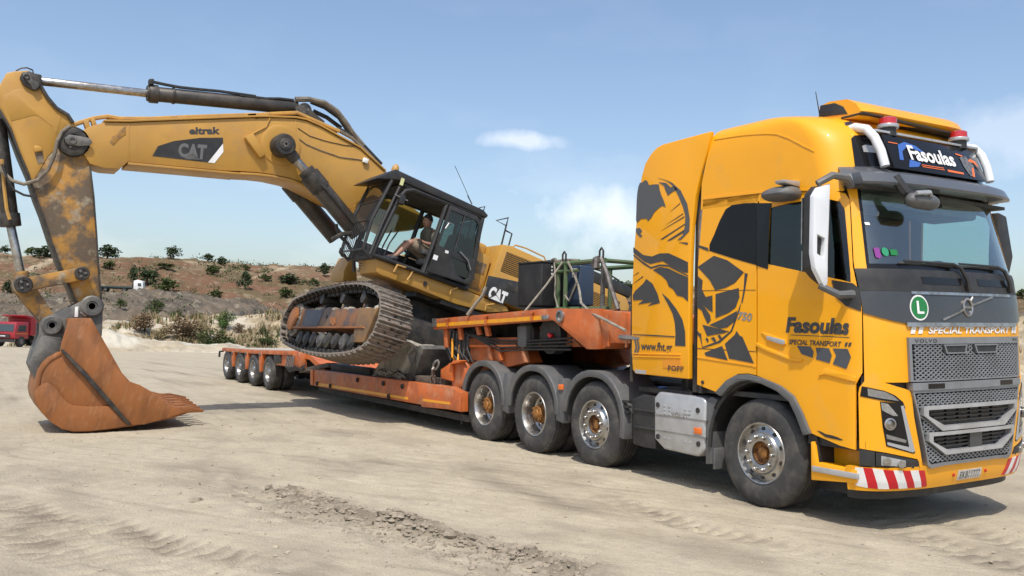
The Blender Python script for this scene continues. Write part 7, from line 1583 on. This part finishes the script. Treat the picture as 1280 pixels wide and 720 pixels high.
def make_track(fc, w_, near):
    t = thing('track', (0, 0, 0)); ORG[t.name] = Vector((0, 0, 0)); t.parent = exc
    s0 = shoe_mb(w_).build('track_shoe', [M['shoe'], M['grease']], t, smooth=False)
    for k, ((l, u), a) in enumerate(ST):
        o = s0 if k == 0 else s0.copy()
        if k: col.objects.link(o)
        o.parent = t
        X = Vector((-math.cos(a), 0, -math.sin(a))); Zv = Vector((-math.sin(a), 0, math.cos(a))); Yv = Zv.cross(X)
        mt = Matrix((X, Yv, Zv)).transposed().to_4x4(); mt.translation = Vector((l, -fc, u)) - Zv * .02
        o.matrix_basis = mt
    mb = MB()
    for (l, u), a in ST:
        R = Matrix.Rotation(-a, 3, 'Y'); Zv = Vector((-math.sin(a), 0, math.cos(a)))
        for dy in (-.12, .12): mb.box(Vector((l, -fc + dy, u)) - Zv * .085, (PITCH * .72, .06, .10), 0, R)
        mb.box(Vector((l, -fc, u)) - Zv * .075, (.06, .34, .05), 0, R)
        if near: mb.box(Vector((l, -fc - w_ / 2 + .05, u)) - Zv * .05, (.05, .09, .05), 0, R)
    mb.build('track_chain', M['grease'], t, smooth=False, kind='stuff')
    y0 = -fc
    mb = MB(); FR = [(-2.424,0.739),(1.709,0.723),(1.471,0.365),(-2.514,0.317)]
    out_ = -(fc + w_ / 2 - .12); inn = -(fc - w_ / 2 + .1)
    mb.prism(FR, 'y', out_, inn); fr = mb.build('track_frame', M['frame_rust'], t, bevel=.02)
    if near:
        mb = MB(); mb.prism([(1.071,0.717),(1.949,0.722),(1.872,0.586),(1.737,0.11),(1.24,0.097),(1.154,0.329),(1.138,0.585)], 'y', out_ - .03, out_ + .1); mb.build('guard_plate', mat('brown_guard', (.25, .135, .05), (.16, .10, .055), 3, .6, bump=.15, bscale=20), fr, bevel=.01)
        mb = MB(); mb.prism([(-2.271,0.332),(1.598,0.38),(1.621,0.346),(-2.234,0.292)], 'y', out_ - .06, out_ + .02); mb.build('frame_rail', M['rust'], fr, bevel=.006)
        for q in ([(-0.265,0.553),(-0.018,0.554),(0.082,0.427),(0.061,0.372),(-0.172,0.437)], ): mb = MB(); mb.prism(q, 'y', out_ - .02, out_ + .02); mb.build('grease_port', M['rust'], fr)
        for q in [(-0.489,0.559),(-1.651,0.641),(-1.709,0.433),(1.628,0.53)]: mb = MB(); mb.cyl((q[0], out_ - .012, q[1]), (q[0], out_ + .02, q[1]), .035, n=10); mb.build('frame_hole', M['grease'], fr)
        for q in ([(-1.715,0.681),(-0.751,0.709),(-0.814,0.362),(-1.713,0.352)], ): mb = MB(); mb.prism(q, 'y', out_ - .014, out_ + .02); mb.build('slate_patch', mat('slate_paint', (.075, .085, .105), (.10, .10, .11), 4, .55, bump=.1), fr, bevel=.004)
        mb = MB(); r_ = random.Random(2)
        for k in range(60): x = r_.uniform(-1.9, 2.0); s_ = r_.uniform(.03, .09); mb.ball((x, out_ + .05 + r_.random() * .25, .70 + s_ * .2), (s_ * 1.6, s_ * 1.3, s_ * .8), 7, 5)
        mb.build('caked_soil', M['dust'], fr, kind='stuff')
    mb = MB(); c = (-2.33, .50)
    mb.lathe([(.36, -.16), (.36, .16), (.30, .2), (.0, .2)], (c[0], y0, c[1]), (0, -1, 0), 24); sp = mb.build('sprocket', M['shoe'], t)
    if near:
        mb = MB(); mb.lathe([(.25, .2), (.25, .24), (.22, .26), (.0, .27)], (c[0], y0, c[1]), (0, -1, 0), 28); mb.build('sprocket_cover', M['rust'], sp)
        mb = MB()
        for k in range(18): a = 2 * PI * k / 18; mb.lathe([(.02, .18), (.02, .225), (0, .23)], (c[0] + .29 * math.cos(a), y0, c[1] + .29 * math.sin(a)), (0, -1, 0), 6)
        mb.build('sprocket_bolt', M['worn_grey'], sp, kind='stuff')
    mb = MB(); mb.lathe([(.40, -.09), (.40, .09), (.33, .12), (.0, .14)], (1.83, y0, .5), (0, -1, 0), 24); mb.build('idler', M['shoe'], t)
    for k in range(8):
        mb = MB(); mb.lathe([(.0, .24), (.08, .24), (.10, .22), (.15, .20), (.15, .10), (.11, .08), (.11, -.2)], (-1.65 + .40 * k, y0, .10), (0, -1, 0), 14); mb.build('track_roller', M['worn_grey'] if k in (3, 6) else M['grease'], t)
    for x in (-1.0, .1, 1.1):
        mb = MB(); mb.cyl((x, y0 - .2, .92), (x, y0 + .2, .92), .10, n=14); mb.box((x, y0, .80), (.14, .2, .2)); mb.build('carrier_roller', M['grease'], t)
make_track(2.05, .60, True); make_track(-.62, .56, False)
mb = MB(); mb.box((0, -.72, .62), (2.4, 2.2, .5)); mb.box((.9, -.72, .5), (.5, 2.4, .42)); mb.box((-.9, -.72, .5), (.5, 2.4, .42)); mb.build('carbody', M['grease'], exc, bevel=.03)
mb = MB(); mb.cyl((0, -.6, .85), (0, -.6, 1.3), .75, n=36); mb.build('swing_ring', M['grease'], exc)
# upper frame
mb = MB(); mb.box((0, .3, 1.29), (2.3, 3.2, .10)); mb.box((.95, .5, 1.26), (.9, 2.8, .08)); mb.build('belly_plate', M['grease'], exc)
FRM = [(-2.358,1.61),(-1.993,1.581),(-1.395,1.629),(-0.532,1.6),(0.447,1.567),(0.509,1.499),(0.099,1.354),(-0.615,1.297),(-1.47,1.331),(-2.199,1.347),(-2.268,1.368)]
frame = xp('deck_frame', FRM, .62, 1.45, 'cat', exc, .012)
mb = MB(); mb.prism([(-1.35, 1.60), (-1.35, 1.24), (3.0, 1.30), (3.0, 1.60)], 'x', -1.45, .6); mb.build('main_frame', M['cat_dirty'], exc, bevel=.02)
for q in [(-1.325,1.46)]: mb = MB(); mb.box((1.46, q[0], q[1]), (.03, .06, .07)); mb.build('latch', M['cat_black'], frame)
mb = MB()
for k in range(4): mb.box((.90 + .0 * k, -2.385, 1.52 - .05 * k), (.10, .012, .02))
mb.build('front_vent', M['cat_black'], frame)
line3('step_rail', [(-1.868,1.49),(-1.971,1.434),(-2.008,1.452),(-1.979,1.591),(-1.86,1.594),(-1.631,1.644)], [1.46, 1.54, 1.56, 1.56, 1.54, 1.46], .02, 'pipe_yellow', frame); line3('step_rail', [(-1.631,1.644),(-1.664,1.483),(-1.7,1.404)], 1.5, .018, 'pipe_yellow', frame)
for pts in ([(-0.687,1.588),(-0.812,1.502),(-0.809,1.419)], [(0.129,1.527),(-0.03,1.458),(-0.023,1.362)]): line3('step_rail', pts, 1.5, .015, 'pipe_yellow', frame)
# cab
cabx = thing('cab', (0, 0, 0)); ORG[cabx.name] = Vector((0, 0, 0)); cabx.parent = exc
xp('cab_roof', [(-2.80, 2.90), (-2.74, 2.97), (-2.5, 3.19), (-.62, 3.12), (-.50, 3.06), (-.52, 3.0), (-2.4, 3.03)], .46, 1.56, 'cat_black', cabx, .015)
def post(pts, x, r=.045, nm='cab_post'): return line3(nm, pts, x, r, 'cat_black', cabx, 8)
for x in (1.5, .52):
    post([(-2.47, 1.60), (-2.27, 2.76), (-2.20, 2.90), (-2.06, 2.97), (-.62, 2.99)], x, .05); post([(-1.44, 1.62), (-1.35, 2.98)], x, .045); post([(-.52, 1.62), (-.58, 2.99)], x, .05); post([(-2.47, 1.62), (-.5, 1.62)], x, .04)
    xp('roof_rail', [(-2.15, 2.92), (-.58, 2.94), (-.58, 3.02), (-2.3, 3.03)], x - .04, x + .02, 'cat_black', cabx, .01)
xp('rear_panel', [(-.56, 1.62), (-.50, 1.62), (-.50, 2.3), (-.56, 2.3)], .52, 1.5, 'cat_black', cabx); xp('side_wall', [(-2.45, 1.62), (-.52, 1.62), (-.55, 1.98), (-2.38, 1.98)], .50, .54, 'cat_black', cabx); xp('side_pane', [(-2.36, 2.0), (-.56, 2.0), (-.6, 2.92), (-2.2, 2.92)], .525, .53, 'clear', cabx, 0)
xp('cab_floor', [(-2.45, 1.58), (-.5, 1.58), (-.5, 1.63), (-2.45, 1.63)], .5, 1.5, 'cat_black', cabx)
xp('rear_pane', [(-.57, 2.3), (-.565, 2.3), (-.60, 2.95), (-.605, 2.95)], .56, 1.46, 'tint', cabx, 0)
xp('roof_lining', [(-2.1, 2.94), (-.65, 2.95), (-.65, 3.0), (-2.3, 3.0)], .56, 1.44, 'interior', cabx)
# open door folded back along the cab
DO = [(-1.40, 1.66), (-1.32, 2.95), (-.74, 2.95), (-.62, 2.88), (-.57, 2.74), (-.47, 1.82), (-.53, 1.68)]
mb = MB(); mb.panel(DO, lambda a, b, d: Vector((1.60 - d, a, b)), .05, [[(-1.33, 2.18), (-1.28, 2.87), (-.74, 2.86), (-.66, 2.80), (-.63, 2.70), (-.58, 2.16)], [(-1.02, 2.06), (-.62, 2.05), (-.58, 1.80), (-.66, 1.74), (-.86, 1.80)]]); door = mb.build('cab_door', M['cat_black'], cabx, bevel=.012)
mb = MB(); mb.panel([(-1.34, 2.16), (-1.28, 2.88), (-.72, 2.87), (-.57, 2.15)], lambda a, b, d: Vector((1.578 - d, a, b)), .005); mb.panel([(-1.03, 2.07), (-.60, 2.06), (-.58, 1.79), (-.86, 1.79)], lambda a, b, d: Vector((1.578 - d, a, b)), .005); mb.build('door_pane', M['tint'], door, kind='stuff')
line3('door_bar', [(-1.0, 2.17), (-.98, 2.86)], 1.59, .012, 'cat_black', door); line3('door_handle', [(-1.31, 2.5), (-1.27, 2.62), (-1.22, 2.62)], 1.63, .016, 'steel', door); line3('grab_bar', [(-.90, 2.2), (-.70, 2.10), (-.60, 1.95)], 1.63, .014, 'steel', door)
xp('door_sticker', [(-1.38, 1.90), (-1.29, 1.90), (-1.285, 1.99), (-1.375, 1.99)], 1.601, 1.604, 'white', door, 0); xp('door_sticker', [(-1.18, 2.09), (-1.11, 2.09), (-1.11, 2.14), (-1.18, 2.14)], 1.601, 1.604, 'white', door, 0)
# front guard
guard = thing('front_guard', (0, 0, 0)); ORG[guard.name] = Vector((0, 0, 0)); guard.parent = cabx
gp = lambda u: -2.66 + max(0, u - 2.2) * .20
for k in range(12):
    x = .54 + .96 * k / 11; mb = MB(); mb.tube([(x, -2.50, 1.52), (x, gp(1.62), 1.66), (x, gp(2.2), 2.2), (x, gp(2.97), 2.95)], .008, 5); mb.build('guard_bar', M['cat_black'], guard)
for u in (1.66, 2.2, 2.6, 2.95): mb = MB(); mb.tube([(.5, gp(u), u), (1.54, gp(u), u)], .018, 6); mb.build('guard_rail', M['cat_black'], guard)
for x in (.5, 1.54): mb = MB(); mb.tube([(x, -2.48, 1.56), (x, gp(1.62), 1.66), (x, gp(2.2), 2.2), (x, gp(2.97), 2.98)], .032, 8); mb.build('guard_post', M['cat_black'], guard)
line3('guard_post', [(-2.52, 1.60), (-2.46, 2.2), (-2.34, 2.92)], 1.55, .028, 'cat_black', cabx); xp('lamp_bracket', [(-2.30, 2.62), (-2.20, 2.62), (-2.20, 2.78), (-2.32, 2.80)], 1.52, 1.64, 'cat_black', cabx); line3('lamp_arm', [(-2.42, 2.74), (-2.15, 2.72)], 1.62, .014, 'steel', cabx)
xp('yellow_tag', [(-2.36, 2.95), (-2.30, 2.95), (-2.30, 3.08), (-2.36, 3.08)], 1.56, 1.58, mat('pale_yellow_tag', (.6, .6, .3), None, rough=.5), cabx, 0)
mb = MB(); mb.ball((1.0, -2.30, 3.34), (.07, .07, .11), 12, 8); mb.cyl((1.0, -2.30, 3.12), (1.0, -2.30, 3.28), .03, n=8); mb.build('roof_beacon', M['pipe_yellow'], cabx)
line3('roof_rack', [(-2.0, 3.14), (-1.95, 3.17), (-1.2, 3.14), (-1.15, 3.1)], 1.5, .014, 'cat_black', cabx)
line3('antenna', [(-0.564,3.331),(-0.84,3.613),(-1.133,3.904)], .9, .006, 'cat_black', cabx); line3('antenna_base', [(-0.564,3.331),(-0.708,3.462)], .9, .012, 'cat_black', cabx)
line3('mirror_rail', [(-0.823,3.033),(-0.746,3.107),(-0.592,3.209),(-0.593,3)], [1.5, 1.5, 1.5, 1.5], .014, 'cat_black', cabx); line3('hand_rail', [(-0.642,2.987),(-0.618,2.546),(-0.55,2.52),(-0.492,2.575),(-0.5,2.933)], 1.2, .012, 'cat_black', cabx)
# seat and controls
mb = MB(); mb.box((1.0, -1.08, 1.93), (.5, .5, .13)); mb.box((1.0, -.80, 2.28), (.48, .13, .72), R=Matrix.Rotation(-.15, 3, 'X')); mb.box((1.0, -1.02, 1.76), (.34, .4, .24)); mb.build('operator_seat', M['trim'], cabx, bevel=.05, seg=3)
for x in (.72, 1.32):
    mb = MB(); mb.box((x, -1.25, 2.02), (.14, .5, .10)); mb.build('armrest', M['interior'], cabx, bevel=.03, seg=3); mb = MB(); mb.tube([(x, -1.55, 2.02), (x, -1.57, 2.12), (x, -1.58, 2.22)], [.018, .016, .026], 8); mb.build('joystick', M['plastic'], cabx)
mb = MB(); mb.tube([(.85, -2.1, 1.63), (.85, -2.05, 2.0), (.85, -1.98, 2.3)], .014, 6); mb.tube([(1.1, -2.1, 1.63), (1.1, -2.05, 2.0), (1.1, -1.95, 2.28)], .014, 6); mb.build('travel_lever', M['plastic'], cabx, kind='stuff')
# engine house
hood = xp('engine_house', [(-.06, 2.04), (-.02, 2.66), (.20, 2.70), (2.0, 2.64), (3.1, 2.60), (3.25, 2.45), (3.25, 1.62), (-.1, 1.62)], .3, 1.5, 'cat', exc, .025)
xp('engine_house', [(-.9, 1.62), (-.9, 2.3), (.2, 2.68), (2.0, 2.64), (3.1, 2.60), (3.25, 2.45), (3.25, 1.62)], -1.5, .3, 'cat', exc, .025)
xp('black_panel', [(-.14, 1.63), (-.14, 2.00), (.5, 2.09), (1.6, 2.12), (1.6, 1.60)], 1.49, 1.506, 'cat_black', hood, .003)
letter('maker_lettering', 'CAT', hood, M['white'], exmap([(-0.055,1.592),(0.347,1.572),(0.368,1.822),(-0.029,1.838)], 1.5095), 1, 1, .065)
mb = MB(); q = [(-0.046,1.586),(0.11,1.717),(0.337,1.558)]; mb.add([(1.5125, a, b) for a, b in q], [(0, 1, 2)]); q = [(0.009,1.603),(0.119,1.69),(0.278,1.593)]; mb.build('maker_triangle_edge', M['cat_black'], hood, smooth=False)
mb = MB(); mb.add([(1.514, a, b) for a, b in q], [(0, 1, 2)]); mb.build('maker_triangle', M['white'], hood, smooth=False)
def louvre(name, y0, y1, z0, z1, n, skew=0):
    o = xp(name, [(y0, z0), (y1, z0), (y1 + skew, z1), (y0 + skew, z1)], 1.49, 1.504, 'cat_black', hood, .002)
    for k in range(n):
        z = z0 + (z1 - z0) * (k + .5) / n; mb = MB(); mb.box((1.507, (y0 + y1) / 2 + skew * (k + .5) / n, z), (.012, y1 - y0 - .02, (z1 - z0) / n * .42), R=Matrix.Rotation(.5, 3, 'Y')); mb.build('louvre_slat', M['cat'], o)
    return o
louvre('side_louvre', .08, .66, 2.16, 2.56, 11, .03); louvre('side_louvre', 2.12, 2.95, 2.10, 2.46, 11, .03); xp('vent_panel', [(.3, 1.86), (1.2, 1.90), (1.2, 2.06), (.3, 2.02)], 1.5, 1.512, 'grease', hood, .002)
xp('hood_edge', [(1.2, 2.66), (3.2, 2.62), (3.3, 2.72), (3.2, 2.84), (1.9, 2.88), (1.2, 2.78)], .5, 1.48, 'cat_black', exc, .03)
xp('counterweight', [(3.25, 1.45), (3.25, 2.5), (3.45, 2.62), (3.62, 2.3), (3.62, 1.6), (3.45, 1.42)], -1.5, 1.5, 'cat_black', exc, .05, 3)
xp('side_locker', [(-.48, 1.62), (-.1, 1.62), (-.1, 2.38), (-.46, 2.42)], .3, 1.36, 'cat', exc, .02); xp('locker_recess', [(-.42, 1.98), (-.16, 2.0), (-.16, 2.22), (-.42, 2.22)], 1.355, 1.364, 'cat_dirty', exc, .002); xp('locker_recess', [(-.42, 1.68), (-.16, 1.68), (-.16, 1.90), (-.42, 1.90)], 1.355, 1.364, 'cat_dirty', exc, .002)
mb = MB(); mb.box((.6, -.25, 2.52), (.7, .5, .34)); mb.build('air_cleaner', M['cat'], exc, bevel=.08, seg=3)
xp('tool_box', [(-2.013,1.352),(-2.053,1.568),(-1.992,1.886),(-1.891,1.877),(-1.722,1.447)], -1.5, -.8, 'cat', exc, .02); line3('side_rail', [(-0.112,2.553),(0.267,2.56)], .9, .02, 'cat_black')
line3('grab_rail', [(0.293,2.652),(0.282,3.196),(0.039,3.218),(0.282,3.363),(0.282,3.196)], .9, .018, 'cat_black'); line3('grab_rail', [(0.301,3.101),(0.453,3.089),(0.451,2.844)], .9, .018, 'cat_black'); line3('hood_rail', [(0.317,2.733),(0.37,2.794),(0.615,2.815),(1.062,2.791),(1.126,2.725)], 1.3, .016, 'pipe_yellow'); line3('hood_rail', [(2.498,3.062),(2.923,3.086),(3.274,3.034),(3.276,2.96),(3.211,2.963)], .9, .018, 'cat_black')

# ---------------------------------------------------------------- operator
SK = mat('skin', (.36, .20, .135), (.32, .17, .115), 9, .55); SHIRT = mat('khaki_shirt', (.105, .10, .075), (.07, .07, .055), 9, .9); SHORT = mat('tan_shorts', (.27, .21, .145), (.21, .165, .115), 9, .9); HAIR = mat('dark_hair', (.018, .015, .013), None, rough=.7); SHOE = mat('grey_shoe', (.10, .10, .105), (.06, .06, .06), 9, .7)
to_w = exc.matrix_basis.copy(); to_w = Matrix.Translation(Vector((-9.7, 0, .7))) @ Matrix.Rotation(rad(-15), 4, 'X')
man = thing('person', to_w @ Vector((1.0, -1.1, 2.0)), 'seated operator in a dark khaki shirt and tan shorts inside the excavator cab', 'person')
man.rotation_euler = (rad(-15), 0, 0); ORG[man.name] = Vector((1.0, -1.1, 2.0))
def skin_mesh(name, chains, m, parent, sub=2, root=0):
    "chains of (point, radius) joined where points coincide; grown with a skin modifier"
    o0 = ORG[parent.name]; V = []; E = []; R = []
    def vid(p, r):
        for i, q in enumerate(V):
            if (Vector(q) - Vector(p)).length < 1e-4: return i
        V.append(tuple(p)); R.append(r); return len(V) - 1
    for ch in chains:
        ids = [vid(p, r) for p, r in ch]; E += list(zip(ids, ids[1:]))
    me = bpy.data.meshes.new(name); me.from_pydata([Vector(v) - o0 for v in V], E, []); ob = bpy.data.objects.new(name, me); col.objects.link(ob); ob.parent = parent; me.materials.append(m)
    md = ob.modifiers.new('skin', 'SKIN'); md.use_smooth_shade = True
    for i, d in enumerate(me.skin_vertices[0].data): d.radius = (R[i], R[i]); d.use_root = i == root
    ob.modifiers.new('sub', 'SUBSURF').levels = sub; ob.modifiers['sub'].render_levels = sub
    return ob
hip = (1.0, -1.18, 2.06); ab = (1.0, -1.22, 2.24); ch_ = (1.01, -1.29, 2.41); nk = (1.03, -1.36, 2.53); hd = (1.05, -1.42, 2.63); ht = (1.06, -1.43, 2.71)
legs = []; arms = []
for s in (-1, 1):
    hj = (1.0 + .10 * s, -1.22, 2.04); kn = (1.0 + .16 * s + .05, -1.68 - .02 * s, 2.16); an = (1.0 + .17 * s + .08, -1.90 - .04 * s, 1.79); to = (1.0 + .18 * s + .1, -2.08 - .04 * s, 1.71)
    legs.append([(hip, .12), (hj, .10), (mixp(hj, kn, .5) + (.5 * (hj[2] + kn[2]) + .0,), .078), (kn, .062), (tuple(kn[i] * .6 + an[i] * .4 for i in range(3)), .056), (an, .042), (to, .035)])
    sh = (1.01 + .19 * s, -1.30, 2.46); el = (1.01 + .26 * s, -1.24, 2.22); wr = (1.01 + .27 * s, -1.48, 2.20); pm_ = (1.01 + .26 * s, -1.56, 2.21)
    arms.append([(ch_, .14), (sh, .066), (tuple(.5 * (sh[i] + el[i]) for i in range(3)), .05), (el, .042), (tuple(.5 * (el[i] + wr[i]) for i in range(3)), .036), (wr, .027), (pm_, .034)])
    for k in range(4):
        b = Vector(pm_) + Vector((.024 * (k - 1.5), -.035, .012)); arms.append([(pm_, .034), (tuple(b), .011), (tuple(b + Vector((.002 * (k - 1.5), -.035, .006 - .004 * abs(k - 1)))), .010), (tuple(b + Vector((0, -.052 + .004 * abs(k - 1), -.022))), .009)])
    b = Vector(pm_) + Vector((-.036 * s, -.01, .02)); arms.append([(pm_, .034), (tuple(b), .012), (tuple(b + Vector((-.012 * s, -.03, .012))), .010)])
body = skin_mesh('body', [[(hip, .12), (ab, .125), (ch_, .14), (nk, .058), (hd, .078), (ht, .072)]] + legs + arms, SK, man)
mb = MB(); c = Vector(hd) + Vector((.005, -.01, .02))
fd = Vector((.45, -.85, -.25)).normalized(); sd_ = fd.cross(Vector((0, 0, 1))).normalized(); up_ = sd_.cross(fd)
mb.ball((0, 0, 0), (.082, .098, .122), 16, 12); mb.ball((0, -.098, -.015), (.016, .022, .026), 8, 6)
for s in (-1, 1): mb.ball((.082 * s, .01, -.01), (.012, .02, .03), 8, 6)
mb.xf(lambda p: c + sd_ * p.x - fd * p.y + up_ * p.z); mb.build('head', SK, man, ang=180)
mb = MB()
for s in (-1, 1): mb.ball((.032 * s, -.088, .012), (.012, .008, .007), 8, 5)
mb.ball((0, -.092, -.058), (.024, .008, .006), 8, 5); mb.xf(lambda p: c + sd_ * p.x - fd * p.y + up_ * p.z); mb.build('face', mat('eyes_and_lips', (.07, .03, .025), None, rough=.5), man, kind='stuff')
mb = MB(); mb.ball((0, .012, .03), (.090, .100, .112), 16, 12); mb.xf(lambda p: c + sd_ * p.x - fd * p.y + up_ * (max(p.z, -.03 + max(0, -p.y) * 1.1))); mb.build('hair', HAIR, man, ang=180)
mb = MB(); mb.rings([[(hip[0] + .19 * math.cos(a), hip[1] + .16 * math.sin(a), hip[2] + .0) for a in [2 * PI * k / 20 for k in range(20)]]] + [[(p[0] + rx * math.cos(a), p[1] + ry * math.sin(a), p[2]) for a in [2 * PI * k / 20 for k in range(20)]] for p, rx, ry in ((ab, .195, .165), ((1.01, -1.27, 2.36), .215, .175), ((1.01, -1.30, 2.46), .235, .155), ((1.02, -1.32, 2.525), .15, .115), ((1.03, -1.35, 2.55), .08, .085))])
for s in (0, 1): A_ = arms[0 if s == 0 else 6]; mb.tube([A_[1][0], A_[2][0], tuple(.25 * A_[2][0][i] + .75 * A_[3][0][i] for i in range(3))], [.098, .084, .074], 12)
mb.build('shirt', SHIRT, man, ang=180)
mb = MB()
for L_ in legs: mb.tube([L_[0][0], L_[1][0], L_[2][0], tuple(.12 * L_[2][0][i] + .88 * L_[3][0][i] for i in range(3))], [.15, .135, .105, .09], 12)
mb.build('shorts', SHORT, man, ang=180)
for L_ in legs:
    mb = MB(); a, b = Vector(L_[5][0]), Vector(L_[6][0]); d = (b - a).normalized(); mb.tube([a + Vector((0, .05, -.05)), a + d * .05 + Vector((0, 0, -.02)), a + d * .14 + Vector((0, 0, -.025)), b + d * .03], [.045, .052, .046, .03], 10); mb.build('shoe', SHOE, man, ang=180)
